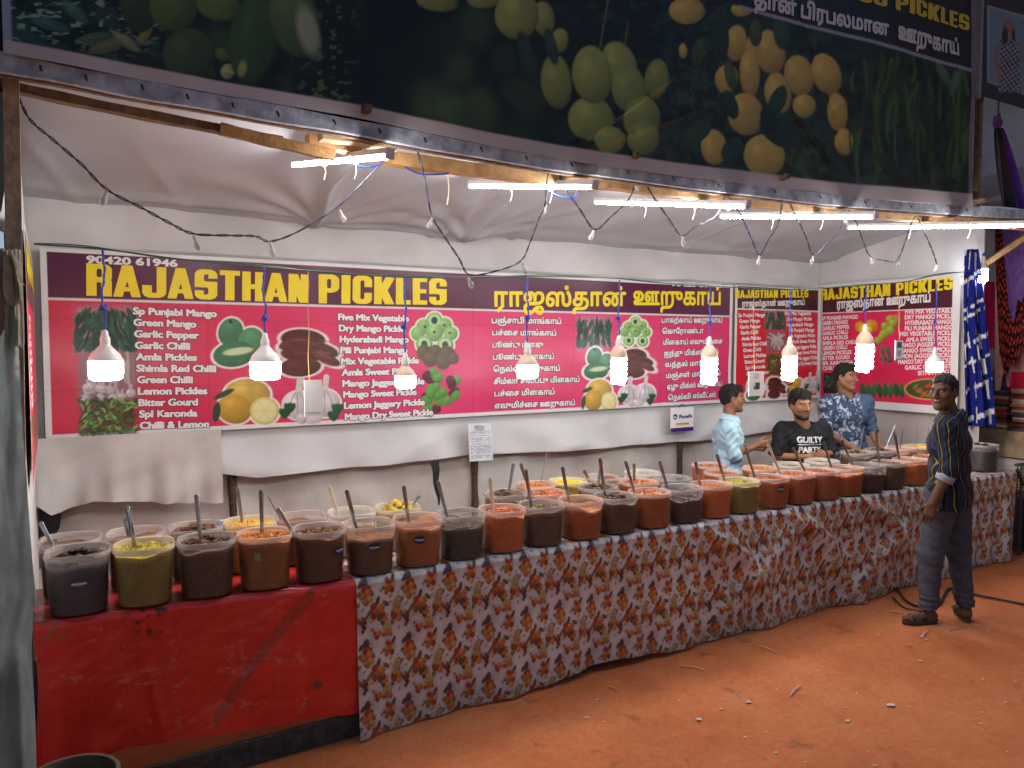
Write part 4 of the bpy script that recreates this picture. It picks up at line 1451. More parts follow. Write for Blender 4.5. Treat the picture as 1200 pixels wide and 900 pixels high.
outlined(long_banner, 'list_lettering', column(eng2, 395.5, 375, ex, 0.85, 13.0, 7.6, [.02 - .0085 * i for i in range(10)]), BY, 'Y', warp1, (.055, .04), .06)
tam1 = ['பஞ்சாபி மாங்காய்', 'பச்ைச மாங்காய்', 'பூண்டு மிளகு', 'பூண்டு மிளகாய்', 'ெநல்லி ஊறுகாய்', 'சிம்லா சிவப்பு மிளகாய்', 'பச்ைச மிளகாய்', 'எலுமிச்ைச ஊறுகாய்']
ex = [657, 651, 636, 648.5, 655.5, 678.5, 649, 673]
outlined(long_banner, 'list_lettering', column(tam1, 575.5, 378.5, ex, 0.55, 14.3, 5.4, [.012 - .008 * i for i in range(8)]), BY, 'Y', warp1, (.05, .045), .055)
tam2 = ['பாகற்காய் ஊறுகாய்', 'ெகாேராண்டா', 'மிளகாய் எலுமிச்ைச', 'ஐந்து மிக்ஸ் காய்', 'வத்தல் மாங்காய்', 'மஞ்சள் மாங்காய்', 'ஏழு மிக்ஸ் ஊறுகாய்', 'ெநல்லி ஸ்வீட்ஸ்']
ex = [845.5, 824, 845.5, 841, 842, 844, 846, 838.5]
outlined(long_banner, 'list_lettering', column(tam2, 774.5, 378, ex, 1.1, 13.0, 4.9, [-.004 - .010 * i for i in range(8)]), BY, 'Y', warp1, (.05, .045), .055)

# ---- the narrow banner in the corner
zt2, zb2 = P(862, 334, Y=BY)[2], P(870, 471, Y=BY)[2]
xa2, xb2 = P(860, 400, Y=BY)[0], P(961, 400, Y=BY)[0]
zl2 = P(870, 362, Y=BY)[2]


def paint_narrow(p, A, Z):
    body = (A > xa2 + 0.035) & (A < xb2 - 0.05) & (Z > zb2 + 0.03) & (Z < zt2 - 0.01)
    c = np.where(body[..., None], np.asarray(srgb(200, 22, 44)), np.array((0.68, 0.67, 0.67)))
    c = np.where((body & (Z > zl2))[..., None], np.asarray(srgb(62, 12, 32)), c)
    c = np.where((body & (np.abs(Z - zl2) < 0.007))[..., None], np.array((0.62, 0.58, 0.6)), c)
    p.c = c
    chilli_bunch(p, 896, 364, 919, 387, 3, True, 110)
    p.mix(.8 * sstep(1.1, .8, np.maximum(abs(p.x - 909) / 12, abs(p.y - 400) / 12)), srgb(110, 92, 100))
    r = random.Random(3)
    for i in range(12):
        p.line(r.uniform(899, 919), r.uniform(398, 411), r.uniform(899, 919), r.uniform(389, 396), 1.8, srgb(178, 170, 170), .9, .5)
    chilli_pile(p, 898, 414, 921, 440, 5, 50)
    dry_slices(p, 899, 441, 921, 468)
    lemons(p, 922, 443, 944, 464)
    garlic_group(p, 942, 438, 962, 461)
    mango_trio(p, 874, 445, 894, 470)


narrow, warp2 = banner_sheet('banner', BY - 0.004, xa2, xb2, zb2, zt2, 0.006, paint_narrow, 'narrow red banner in the corner with a hanging white card in front of it', ripple=0.004)
mb = MB()
put_text(mb, 'RAJASTHAN PICKLES', 860.5, 349.5, 947, 348.5, 9.5, BY - .004, warp=warp2, block=True)
mb.build('title_lettering', M_YELLOWINK, narrow, smooth=False)
mb = MB()
put_text(mb, 'ராஜஸ்தான் ஊறுகாய்', 869, 359.5, 942.5, 357, 5.6, BY - .004, bold=(.05, .04), warp=warp2, cell=0.02)
mb.build('title_lettering', M_WHITEINK, narrow, smooth=False)
L2 = [(w, 864.5 + .95 * i, 371.5 + 6.85 * i, e, 371.5 + 6.85 * i - .6 - 0.16 * i, 4.2) for i, (w, e) in enumerate(zip(eng1, [896, 890, 891, 888, 891, 898, 891, 897, 895, 896, 900]))]
L3 = [(w, s, 369.5 + 6.55 * i, e, 369.0 + 6.45 * i, 4.2) for i, (w, s, e) in enumerate(zip(eng2, [919, 921, 921, 924, 924, 928, 929, 931, 931, 929], [950, 951, 952.5, 954, 954.5, 955, 956, 956.5, 957, 957.5]))]
outlined(narrow, 'list_lettering', L2, BY - .004, 'Y', warp2, (.03, .03), 0)
outlined(narrow, 'list_lettering', L3, BY - .004, 'Y', warp2, (.03, .03), 0)

# ---- the square banner on the end wall
SX = SIDE_X - 0.02
ya3, yb3 = P(1124, 400, X=SX)[1], P(958.5, 400, X=SX)[1]
zt3, zb3 = P(961, 334, X=SX)[2], P(966, 474.5, X=SX)[2]
zl3 = P(964, 367, X=SX)[2]


def paint_square(p, A, Z):
    body = (A > ya3 + 0.075) & (A < yb3 - 0.05) & (Z > zb3 + 0.08) & (Z < zt3 - 0.03)
    c = np.where(body[..., None], np.asarray(srgb(206, 28, 76)), np.array((0.68, 0.67, 0.67)))
    c = np.where((body & (Z > zl3))[..., None], np.asarray(srgb(70, 12, 36)), c)
    c = np.where((body & (np.abs(Z - zl3) < 0.008))[..., None], np.array((0.62, 0.58, 0.6)), c)
    p.c = c
    for x, y, rx, ry in ((1008, 383, 6, 6.5), (1021, 382, 8, 7.5)):
        p.ell(x, y, rx, ry, 0, srgb(206, 140, 30), .7, .4)
    p.ell(1014, 386, 7.5, 7, 0, srgb(226, 200, 60), .7, .2); p.ell(1014, 386, 5, 4.6, 0, srgb(236, 220, 120), .6, .1)
    p.ell(1050, 376, 7, 8, 30, srgb(170, 110, 60), .7, .5)
    for x, y, r_ in ((1043, 374, 4.6), (1046, 379, 4.4), (1037, 382, 4.6), (1043, 387, 5), (1036, 391, 4.8), (1029, 399, 4.2), (1033, 395, 4)):
        p.ell(x, y, r_, r_, 0, srgb(150, 170, 50), .6, .5)
    chilli_bunch(p, 1031, 405, 1044, 426, 3, True, 30, (.3, .1, .12))
    mango_trio(p, 1008, 403, 1024, 417)
    p.rect(965, 437, 985, 461, srgb(26, 30, 24), .5)
    r = random.Random(4)
    for i in range(14):
        p.ell(r.uniform(967, 983), r.uniform(440, 459), 2.6, 1.5, r.uniform(0, 180), np.array(srgb(60, 74, 60)) * r.uniform(.6, 1.6), .5, .3)
    for i in range(8):
        x = 1011 + i * 6.6
        p.ell(x, 457 + (i % 2), 3.4, 8.5, -8 + 6 * (i % 3), np.array(srgb(34, 96, 52)) * (.7 + .25 * (i % 3)), .6, .6)
    p.ell(1089, 456, 29, 12.5, 0, srgb(206, 168, 70), .7, .1)
    p.ell(1089, 456, 27.5, 11.2, 0, srgb(60, 70, 34), .7, .2)
    for i in range(12):
        a = r.uniform(-.9, .9)
        x, y = r.uniform(1070, 1108), r.uniform(449, 463)
        p.line(x - 5 * math.cos(a), y - 5 * math.sin(a), x + 5 * math.cos(a), y + 5 * math.sin(a), 3, srgb(200, 48, 30) if i % 3 else srgb(110, 120, 50), .95, .5, 1.2, True)


square, warp3 = banner_sheet('banner', SX, ya3, yb3, zb3, zt3, 0.006, paint_square, 'square pink banner on the right end wall behind the man in the striped shirt', axis='X', ripple=0.004)
mb = MB()
put_text(mb, 'RAJASTHAN', 962, 352, 1043.5, 346.5, 13, SX, 'X', warp=warp3, block=True)
put_text(mb, 'PICKLES', 1050, 346, 1117, 339, 14, SX, 'X', warp=warp3, block=True)
mb.build('title_lettering', M_YELLOWINK, square, smooth=False)
mb = MB()
put_text(mb, 'ராஜஸ்தான் ஊறுகாய்', 981, 361.5, 1091, 353.5, 8.0, SX, 'X', bold=(.05, .04), warp=warp3, cell=0.02)
mb.build('title_lettering', M_WHITEINK, square, smooth=False)
U1 = [w.upper() for w in eng1]
L4 = [(w, 963.5 + .05 * i, 375.2 + 5.85 * i, e, 373.2 + 5.9 * i, 4.2) for i, (w, e) in enumerate(zip(U1, [1006, 994, 996, 994, 994, 1005, 993, 998, 996, 1000, 1010]))]
U2 = [w.upper() for w in eng2] + ['GARLIC CHILLI PASTE', 'SITHA PICKLE']
L5 = [(w, s, 367.6 + 6.55 * i - (0), 1118, 366.2 + 6.5 * i, 4.8) for i, (w, s) in enumerate(zip(U2, [1061, 1060.5, 1061, 1060.5, 1055, 1062, 1053, 1055, 1051, 1053, 1061, 1076]))]
outlined(square, 'list_lettering', L4, SX, 'X', warp3, (.035, .03), 0)
outlined(square, 'list_lettering', L5, SX, 'X', warp3, (.035, .03), 0)

# ---- the big fruit banner over the front (clear film over it: glossy)
AY = 3.145
dep = lambda x: 0.5165 * x + 0.856 * AY
ax_ = [P(4, 60, Y=AY)[0]]
while ax_[-1] < P(1141, 150, Y=AY)[0]:
    ax_.append(ax_[-1] + 0.0021 * dep(ax_[-1]))
ax_ = np.array(ax_)
hemp = np.array([P(x, y, Y=AY) for x, y in [(0, 62), (200, 99), (400, 134), (600, 176), (683, 192), (800, 207), (1000, 231), (1141, 243), (1200, 246)]])
hz_ = np.interp(ax_, hemp[:, 0], hemp[:, 2])
tv = np.linspace(0, 1, 230)
A, T = np.meshgrid(ax_, tv, indexing='ij')
ztop = 0.35 + 2.92 + 0.30 * np.clip(A, 0, 6)
Z = hz_[:, None] + (ztop - hz_[:, None]) * T ** 1.0
X = np.stack([A, np.full_like(A, AY), Z], -1)
d = X - CC; zz = d @ CF
p = Paint(600 + FPX * (d @ CR) / zz, 450 - FPX * (d @ CU) / zz, (0.005, 0.008, 0.006))
x, y = p.x, p.y
# blurred foliage of the print
f = fbm(x / 26, y / 20, 3)
p.mix(0.8 * sstep(0.45, 0.75, f) * sstep(440, 240, x), srgb(44, 72, 46))
lf2 = fbm(x / 13 + 2 * fbm(x / 22, y / 22, 18), y / 8, 25, 4)
p.mix(.75 * sstep(.52, .66, lf2) * sstep(620, 700, x), srgb(34, 58, 38))
p.mix(.6 * sstep(.58, .68, fbm(x / 7, y / 11, 35, 3)) * sstep(990, 960, x) * sstep(760, 800, x), srgb(52, 78, 48))
lf = fbm(x / 9 + 3 * fbm(x / 30, y / 30, 8), y / 5, 5, 3)
p.mix(sstep(0.56, 0.68, lf) * sstep(235, 140, x) * sstep(75, 30, y), srgb(120, 158, 138))
p.mix(sstep(0.60, 0.68, fbm(x / 8, y / 6, 12, 3)) * sstep(330, 380, x) * sstep(430, 395, x) * .8, srgb(84, 112, 66))
for cx, cy, r_, c in ((555, 30, 24, 60), (535, 80, 20, 60), (505, 115, 24, 64), (530, 128, 18, 84), (560, 128, 22, 70), (600, 105, 14, 44), (590, 70, 16, 40), (620, 115, 20, 50), (545, 160, 40, 46), (610, 165, 24, 40), (520, 45, 18, 40), (500, 60, 30, 26)):
    p.mix(0.75 * sstep(1.4, 0.3, np.hypot((x - cx) / r_, (y - cy) / r_ / 1.2)), srgb(c * 1.0, c * 1.35, c * .75))
p.mix(0.7 * sstep(0.55, 0.75, fbm(x / 34 + 9, y / 26, 21)) * sstep(760, 800, x), srgb(24, 48, 34))


def leaf(cx, cy, L, w, rot, col):
    p.ell(cx, cy, L, w, rot, col, .9, .5)
    a = math.radians(rot)
    p.line(cx - L * .9 * math.cos(a), cy - L * .9 * math.sin(a), cx + L * .9 * math.cos(a), cy + L * .9 * math.sin(a), 1.0, np.array(col) * 1.8, .6, .5)


for q in ((128, 52, 26, 8, -20, srgb(96, 104, 62)), (112, 44, 20, 6, -10, srgb(70, 96, 60)), (150, 50, 18, 6, 35, srgb(120, 128, 90)), (170, 40, 14, 6, -60, srgb(120, 118, 48)), (60, 30, 24, 7, 15, srgb(60, 92, 84)), (40, 48, 26, 8, 25, srgb(34, 66, 62)), (88, 14, 20, 7, 40, srgb(70, 100, 92)), (205, 54, 8, 14, 10, srgb(150, 160, 120)), (262, 62, 10, 7, 30, srgb(84, 96, 40)), (268, 82, 8, 9, 10, srgb(150, 158, 110))):
    leaf(*q)
G = srgb(84, 106, 52)
for cx, cy, rx, ry, rot, col in ((163, 8, 22, 30, -10, srgb(52, 70, 36)), (222, 62, 31, 30, 0, srgb(60, 78, 42)), (203, 8, 28, 27, 20, srgb(84, 104, 44)), (256, 4, 26, 19, 12, srgb(96, 118, 50)), (297, 44, 28, 52, 6, srgb(56, 84, 42)), (346, 20, 28, 46, -14, srgb(80, 104, 58))):
    p.ell(cx, cy, rx, ry, rot, col, 1.4, .55)
p.ell(362, 34, 12, 30, -14, srgb(150, 160, 132), 4, .15)
p.ell(285, 79, 5, 9, 10, srgb(140, 156, 74), 2, .1)
GM = srgb(146, 158, 80)
for cx, cy, rx, ry, rot in ((512, 2, 24, 12, 10), (565, 2, 18, 9, 0), (635, 23, 13, 20, -10), (604, 19, 26, 28, 0), (655, 48, 10, 14, 0), (768, 93, 14, 24, 10), (725, 78, 20, 30, -15), (735, 105, 20, 30, -8), (651, 96, 18, 32, -6), (750, 140, 22, 26, 10), (690, 140, 26, 26, 10), (712, 165, 18, 16, 0), (752, 162, 20, 20, 0), (693, 88, 23, 34, -6)):
    p.ell(cx, cy, rx, ry, rot, np.array(GM) * (.8 + .02 * (cx % 17)), 1.2, .6)
for q in ((618, 70, 34, 9, 70, srgb(34, 58, 46)), (645, 55, 22, 7, 75, srgb(50, 70, 50))):
    leaf(*q)
p.line(703, 55, 712, 0, 2, srgb(110, 104, 84), .8); p.line(732, 55, 736, 25, 1.6, srgb(110, 104, 84), .8)
YM = srgb(196, 170, 84)
for cx, cy, rx, ry, rot in ((806, 12, 21, 16, 0), (870, 10, 12, 9, 0), (800, 60, 5, 9, 0), (864, 50, 13, 21, 4), (885, 55, 10, 18, 10), (881, 85, 12, 28, -4), (853, 92, 14, 17, 10), (905, 60, 18, 26, -12), (914, 108, 15, 24, -8), (938, 88, 16, 24, -10), (943, 124, 13, 14, 0), (968, 87, 16, 25, -16), (981, 132, 12, 23, -8), (990, 166, 11, 16, -10), (876, 133, 21, 25, -6), (838, 172, 15, 21, -6), (897, 182, 24, 25, -12)):
    p.ell(cx, cy, rx, ry, rot, YM, 1.0, .55)
for q in ((812, 38, 13, 8, 20, srgb(26, 44, 30)), (845, 40, 10, 26, -8, srgb(38, 54, 34)), (820, 60, 9, 18, 20, srgb(64, 78, 36)), (858, 88, 7, 18, -16, srgb(72, 88, 44)), (887, 38, 8, 16, 0, srgb(70, 82, 44)), (918, 40, 9, 18, -14, srgb(40, 70, 48)), (913, 118, 9, 20, 22, srgb(38, 68, 46)), (858, 122, 9, 18, -20, srgb(24, 50, 40)), (818, 155, 20, 11, -35, srgb(40, 66, 40)), (860, 175, 16, 12, -50, srgb(34, 62, 46)), (915, 155, 26, 15, 32, srgb(24, 46, 40)), (903, 140, 9, 16, -20, srgb(18, 36, 30)), (842, 20, 14, 9, -20, srgb(36, 58, 44))):
    leaf(*q)
r = random.Random(12)
for i in range(120):
    cx, cy = r.uniform(1000, 1136), r.uniform(58, 150)
    L = r.uniform(25, 85); col = np.array(srgb(58, 92, 40)) * r.choice((.2, .3, .5, .8, 1.15))
    p.line(cx, cy, cx + r.uniform(-10, 8), cy + L, r.uniform(2, 5.0), col, .9, .8, r.uniform(-6, 6), i % 3 == 0)
p.mix(.7 * sstep(.5, .75, fbm(x / 20, y / 14, 31)) * sstep(990, 1010, x) * sstep(190, 215, y), srgb(60, 66, 62))
for q in ((1106, 88, 18, 6, 60, srgb(70, 104, 84)), (1118, 98, 16, 5, 110, srgb(70, 110, 84))):
    leaf(*q)
# the black name strip with its pale edge, and the pale border and hem
e = (y - (8 + (x - 870) * (74 / 267.0)))
p.mix(sstep(1.5, -1.5, e) * (x > 760), srgb(26, 24, 34))
p.mix(sstep(2.6, 1.2, np.abs(e)) * (x > 866), srgb(150, 152, 166))
border = np.minimum((ax_[-1] - A), (A - ax_[0]))
p.mix(sstep(0.055, 0.045, ax_[-1] - A), srgb(120, 122, 128))
p.mix(sstep(0.03, 0.02, A - ax_[0]), srgb(150, 160, 176))
hemw = 0.0165 * (0.5165 * A + 0.856 * AY)
p.mix(sstep(hemw + .006, hemw - .004, Z - hz_[:, None]), np.array(srgb(196, 184, 182)) * 1.0)


p.c *= np.where((p.y < 10 + (p.x - 870) * .277)[..., None] & (p.x > 760)[..., None], 1.0, .95)
p.c = np.where((Z - hz_[:, None] < hemw)[..., None], p.c / .95 * .9, p.c)


def warp_a(V):
    V = np.array(V, float)
    a, z = V[:, 0], V[:, 2]
    V[:, 1] -= 0.012 * np.sin(a * 2.1 + z) + 0.006 * np.sin(a * 5.3 - z * 6) + 0.004 * np.sin(a * 17 + z * 13) * vnoise(a * 2, z * 3, 4)
    for x0, z0, x1, z1, h in ((2.2, 2.86, 3.05, 3.45, .012), (2.25, 2.86, 3.1, 3.2, .009), (4.4, 3.05, 3.9, 3.9, .010), (4.7, 3.1, 4.05, 3.8, .008), (4.3, 3.0, 3.8, 3.35, .01), (5.3, 3.05, 5.45, 3.35, .01), (5.6, 3.0, 5.75, 3.3, .01), (3.5, 3.0, 3.2, 3.4, .006)):
        dx, dz = x1 - x0, z1 - z0; L = math.hypot(dx, dz)
        t = ((a - x0) * dx + (z - z0) * dz) / L / L
        q = ((a - x0) * -dz + (z - z0) * dx) / L
        V[:, 1] -= h * np.exp(-(q / 0.016) ** 2) * sstep(-.1, .15, t) * sstep(1.1, .8, t)
    return V


M_FILM = mat('film_covered_print', rough=0.33, vcol=True, var=0.05, scale=5, bump=0.15, bscale=5, spec=0.35, coat=0.0)
Xw = warp_a(X.reshape(-1, 3)).reshape(X.shape)
awning = MB().sheet(Xw, p.c).build('banner', M_FILM, smooth='all')
tag(awning, 'huge dark banner of mangoes and chillies under clear film above the front batten', 'banner')
mb = MB()
put_text(mb, 'FAMOUS PICKLES', 926, -19, 1137, 36, 22, AY, warp=warp_a, block=True, off=0.004)
mb.build('title_lettering', mat('dull_yellow_ink', srgb(196, 176, 40), .4, var=.04), awning, smooth=False)
mb = MB()
put_text(mb, 'தான் பிரபலமான', 884, 6, 1038, 43, 15, AY, bold=(.045, .04), warp=warp_a, cell=0.014, off=0.004)
put_text(mb, 'ஊறுகாய்', 1049, 46, 1124, 64.5, 15, AY, bold=(.045, .04), warp=warp_a, cell=0.014, off=0.004)
mb.build('title_lettering', mat('grey_white_ink', (0.55, 0.55, 0.58), .4, var=.04), awning, smooth=False)
# black sheet added to hide the sky in the gap between batten and banner
u = np.linspace(-0.35, 6.02, 120); v = np.linspace(0, 1, 14)
U, V = np.meshgrid(u, v, indexing='ij')
zf_ = np.interp(u, front[:, 0], front[:, 2])[:, None]
o = MB().sheet(np.stack([U, 3.27 + .02 * np.sin(U * 5 + V * 3) + 0 * V, zf_ + .035 + V * 1.0], -1)).build('gap_cover', mat('gap_black', (.010, .010, .012), .9, var=.4, scale=6), smooth='all')
tag(o, 'black sheet added to darken the gap between the grey batten and the fruit banner', 'cloth')
# a backing frame for the banner
for a_, b_ in (((-0.05, AY + 0.06, 3.05), (-0.05, AY + 0.06, 3.3)), ((6.02, AY + 0.06, 2.92), (6.02, AY + 0.06, 4.9)), ((3.0, AY + 0.07, 2.88), (3.0, AY + 0.07, 4.1))):
    MB().bar(a_, b_, 0.04, 0.04).build('frame_bar', M_WOOD, awning, smooth=False)
# ---- the neighbour's sign at the top right
nx0, nx1 = P(1148, 60, Y=AY)[0], P(1330, 60, Y=AY)[0]
nz0 = P(1175, 121, Y=AY)[2]


def paint_sign(p, A, Z):
    p.c = np.zeros(A.shape + (3,)) + np.asarray(srgb(30, 30, 40))
    x, y = p.x, p.y
    a = np.minimum.reduce([x - 1157, 1218 - x, y - (6 + (x - 1157) * .28), (96 + (x - 1157) * .35) - y])
    p.mix(sstep(-1, 1, a), srgb(150, 160, 176)); p.mix(sstep(1.2, 2.4, a), srgb(104, 128, 142))
    p.ell(1182, 46, 8, 22, 0, srgb(30, 22, 24), .8, .3)
    p.ell(1183, 32, 5, 7.5, 0, srgb(150, 104, 88), .6, .3)
    p.line(1183, 40, 1184, 48, 5, srgb(146, 100, 84), 1)
    body = (np.abs(x - 1183) < 11 + (y - 50) * .04) & (y > 47) & (y < 108)
    chk = ((np.floor((x + y * .2) / 3.2) + np.floor((y - x * .2) / 3.2)) % 2)
    p.mix(np.where(body, 1.0, 0.0), srgb(38, 42, 54)); p.mix(np.where(body & (chk > 0), .8, 0.0), srgb(150, 152, 160))
    p.line(1172, 52, 1166, 66, 6, srgb(110, 112, 122), 1); p.line(1166, 68, 1172, 90, 4, srgb(146, 100, 84), 1)
    p.line(1194, 52, 1202, 72, 6, srgb(110, 112, 122), 1)
    p.ell(1178, 42, 3, 10, 6, srgb(28, 20, 22), .6, .2)


sign, _ = banner_sheet('banner', AY - 0.01, nx0, nx1, nz0, nz0 + 1.5, 0.008, paint_sign, 'dark sign in the top right corner with a photo of a woman in checks', ripple=0.002, cat='sign')
MB().bar((nx0 - .03, AY - .004, nz0 - .03), (nx0 - .03, AY - .004, nz0 + 1.5), 0.05, 0.03).build('frame', mat('grey_frame', (.22, .22, .24), .6), sign, smooth=False)
# ------------------------------------------------------------------ the counter and its cloths
TOP = 0.78
FY = 3.52                                   # front edge of the table tops
counter = empty('display_counter', (3.6, 3.8, 0), 'long table under the rows of pickle tubs, hung with red and flowered cloths', 'table')
MB().box((4.29, 3.83, TOP - 0.02), (6.08, 0.62, 0.032)).build('tabletop', M_WOOD, counter, smooth=False)
MB().box((3.15, 4.28, TOP - 0.02), (2.30, 0.28, 0.032)).build('tabletop', M_WOOD, counter, smooth=False)


def angle_iron(x, y, z0, z1, sx, sy, par):
    """slotted steel angle post"""
    mb = MB()
    n = int((z1 - z0) / 0.028)
    w = 0.040
    for k in range(n):
        a = z0 + k * 0.028
        for (dx, dy) in ((sx, 0), (0, sy)):
            # two edge strips and a bridge leave a row of slots
            for q in (0.0055, w - 0.0055):
                mb.box((x + dx * q, y + dy * q, a + 0.014), (0.011 if dx else 0.003, 0.011 if dy else 0.003, 0.028))
            mb.box((x + dx * w / 2, y + dy * w / 2, a + 0.005), (w - 0.022 if dx else 0.003, w - 0.022 if dy else 0.003, 0.010))
    return mb.build('leg', mat('angle_steel', (0.10, 0.105, 0.11), 0.5, 0.6, var=0.4, scale=40), par, smooth=False)


for x, y, sx, sy in ((-0.075, 3.665, 1, 1), (-0.075, 4.08, 1, -1), (1.30, 3.60, 1, 1), (3.7, 3.60, 1, 1), (5.6, 3.6, 1, 1), (7.33, 3.56, -1, 1), (7.33, 4.08, -1, -1)):
    angle_iron(x, y, 0.0, TOP - 0.04, sx, sy, counter)
MB().box((4.3, 3.60, 0.30), (6.0, 0.03, 0.05)).build('rail', M_WOOD, counter, smooth=False)

tt_ = MB(); tt_.add([(-.08, 3.655, TOP - .036), (1.245, 3.54, TOP - .036), (1.245, 4.13, TOP - .036), (-.08, 4.13, TOP - .036), (-.08, 3.655, TOP - .004), (1.245, 3.54, TOP - .004), (1.245, 4.13, TOP - .004), (-.08, 4.13, TOP - .004)], [(3, 2, 1, 0), (4, 5, 6, 7), (0, 1, 5, 4), (1, 2, 6, 5), (2, 3, 7, 6), (3, 0, 4, 7)])
tt_.build('tabletop', M_WOOD, counter, smooth=False)
# low dark plank at the foot of the red cloth
a = P(200, 900, Y=3.50)
o = MB().bar((-0.1, 3.545, 0.055), (1.28, 3.545, 0.06), 0.03, 0.11).build('plank', mat('dirty_plank', (0.05, 0.042, 0.036), 0.8, var=0.6, scale=18, bump=0.5, bscale=40), smooth=False, loc=(0.6, 3.545, 0))
tag(o, 'dirty dark plank on the ground below the torn hem of the red cloth', 'plank')
# small torn grey paper lying against it
q = P(397, 838, Z=0.03)

# red vinyl cloth: top of the table and the front fall
rx = np.linspace(-0.085, 1.245, 200)
hem_r = np.array([P(x, y, Y=3.49) for x, y in [(40, 960), (70, 930), (120, 902), (200, 882), (260, 866), (340, 852), (422, 838)]])
hz = np.interp(rx, hem_r[:, 0], hem_r[:, 2])
rows = []
FE = 3.515 + .115 * np.clip(1 - rx / 1.245, 0, 1)      # the end table stands slightly askew
tb = np.linspace(0, 1, 26)
for t in tb:                                              # flat part over the table
    y = 4.13 + (FE - 4.13) * t
    rows.append(np.stack([rx, y, np.full_like(rx, TOP + 0.004) + 0.003 * fbm(rx * 6, rx * 0 + y * 6, 3)], -1))
tf = np.linspace(0, 1, 120)
for t in tf[1:]:
    z = TOP + 0.004 + (hz - TOP - 0.004) * t
    b = min(t * 30, 1)
    y = FE - 0.018 * b - 0.022 * t * np.sin(rx * 8 + 1.2 + t) - 0.006 * np.sin(rx * 23 + t * 6) * t + 0.022 * (fbm(rx * 6 + t * 2, t * 5 + rx * 2, 6) - .5) + .007 * (1 - np.abs(np.sin(rx * 6 + 3 * t + 2 * np.sin(t * 4))) ) * t - .01 * np.exp(-((rx - .28 - .12 * t) / .025) ** 2) * t - 0.03 * t * np.exp(-((rx + 0.08) / 0.08) ** 2)
    rows.append(np.stack([rx + 0.012 * np.sin(t * 5) * sstep(0.25, -0.05, rx) - 0.0 * t, y, z], -1))
X = np.stack(rows, 1)
d = X - CC; zz = d @ CF
p = Paint(600 + FPX * (d @ CR) / zz, 450 - FPX * (d @ CU) / zz, srgb(212, 48, 40))
x, y = p.x, p.y
fall = (np.arange(X.shape[1]) >= 26)[None, :] & np.ones(x.shape, bool)
p.c *= (0.85 + 0.3 * fbm(X[..., 0] * 4, X[..., 2] * 4, 8))[..., None]
p.c[~fall] = srgb(176, 50, 44)
S = lambda m: np.where(fall, m, 0)
# mould, brown tape strip, white cracks where the vinyl was folded (all marks of the cloth itself)
p.mix(S(.9 * sstep(.5, .62, fbm(x / 6, y / 7, 4)) * sstep(34, 14, np.hypot((x - 178) / 1.2, (y - 722)))), srgb(36, 30, 22))
p.mix(S(.7 * sstep(.5, .6, fbm(x / 5, y / 6, 14)) * sstep(22, 8, np.hypot((x - 62), (y - 738)))), srgb(120, 100, 60))
t = np.clip((x - 250) / 118, 0, 1)
mid = 848 - 148 * t - 12 * np.sin(t * 2.6)
p.mix(S(.55 * sstep(8.5, 6.5, np.abs(y - mid) * .72) * (x > 250) * (x < 369)), srgb(122, 66, 54))
p.mix(S(.8 * sstep(7, 5, np.hypot((x - 372), (y - 803)))), srgb(96, 70, 56))
rr = random.Random(3)
for (cx, cy, n, sx, sy) in ((88, 797, 26, 14, 7), (205, 770, 14, 5, 16), (209, 838, 22, 4, 24), (180, 786, 20, 16, 6), (271, 788, 30, 6, 24), (283, 770, 16, 3, 14), (262, 786, 16, 12, 3), (287, 827, 16, 6, 4), (306, 824, 16, 22, 3), (327, 774, 10, 2, 5), (349, 766, 12, 3, 10), (355, 830, 8, 2, 5), (138, 828, 12, 4, 4), (175, 845, 8, 3, 3), (160, 800, 30, 34, 3), (320, 772, 20, 34, 2), (145, 790, 10, 2, 30), (356, 820, 10, 2, 36), (110, 745, 10, 10, 14), (380, 700, 8, 10, 8)):
    for k in range(n):
        ax0, ay0 = rr.gauss(cx, sx * .6), rr.gauss(cy, sy * .6)
        an = rr.uniform(0, 3.14) if sx < 12 else rr.uniform(-.3, .3)
        L = rr.uniform(2, 6)
        p.line(ax0, ay0, ax0 + L * math.cos(an), ay0 - L * math.sin(an), rr.uniform(.5, 1.3), srgb(190, 140, 118), rr.uniform(.2, .62), .5)
for x0, y0, x1, y1 in ((130, 735, 165, 850), (198, 712, 206, 850), (357, 700, 356, 850), (60, 805, 420, 745), (282, 695, 284, 800), (330, 690, 325, 850)):
    p.mix(S(.22 * sstep(3, 0, np.abs((x - x0) * (y1 - y0) - (y - y0) * (x1 - x0)) / math.hypot(x1 - x0, y1 - y0)) * (np.abs(y - (y0 + y1) / 2) < abs(y1 - y0) / 2 + 4) * (np.abs(x - (x0 + x1) / 2) < abs(x1 - x0) / 2 + 4)), srgb(210, 90, 74))
o = MB().sheet(X, p.c).build('tablecloth', mat('red_vinyl', rough=0.28, vcol=True, var=.08, scale=8, bump=.3, bscale=11), smooth='all')
tag(o, 'worn red vinyl cloth with cracked white folds at the left end of the counter', 'tablecloth')

# flowered cloth: a printed tile of fruit clusters, then the draped sheet
TW, TH = 0.228, 0.31
tn, tm = 240, 264
tx, ty = np.meshgrid((np.arange(tn) + .5) * 100 / tn, (np.arange(tm) + .5) * 110 / tm, indexing='ij')
pt = Paint(tx, ty, (0.67, 0.62, 0.62))
pt.mix(.5 * fbm(tx / 9, ty / 9, 4), (0.56, 0.51, 0.49))


def on_tile(fn):
    for ox in (-100, 0, 100):
        for oy in (-110, 0, 110):
            fn(ox, oy)


rr = random.Random(21)
RED, ORG, YEL, PLUM, GRN, OLV = srgb(168, 58, 30), srgb(196, 112, 52), srgb(196, 158, 92), srgb(76, 58, 74), srgb(100, 102, 66), srgb(72, 70, 50)


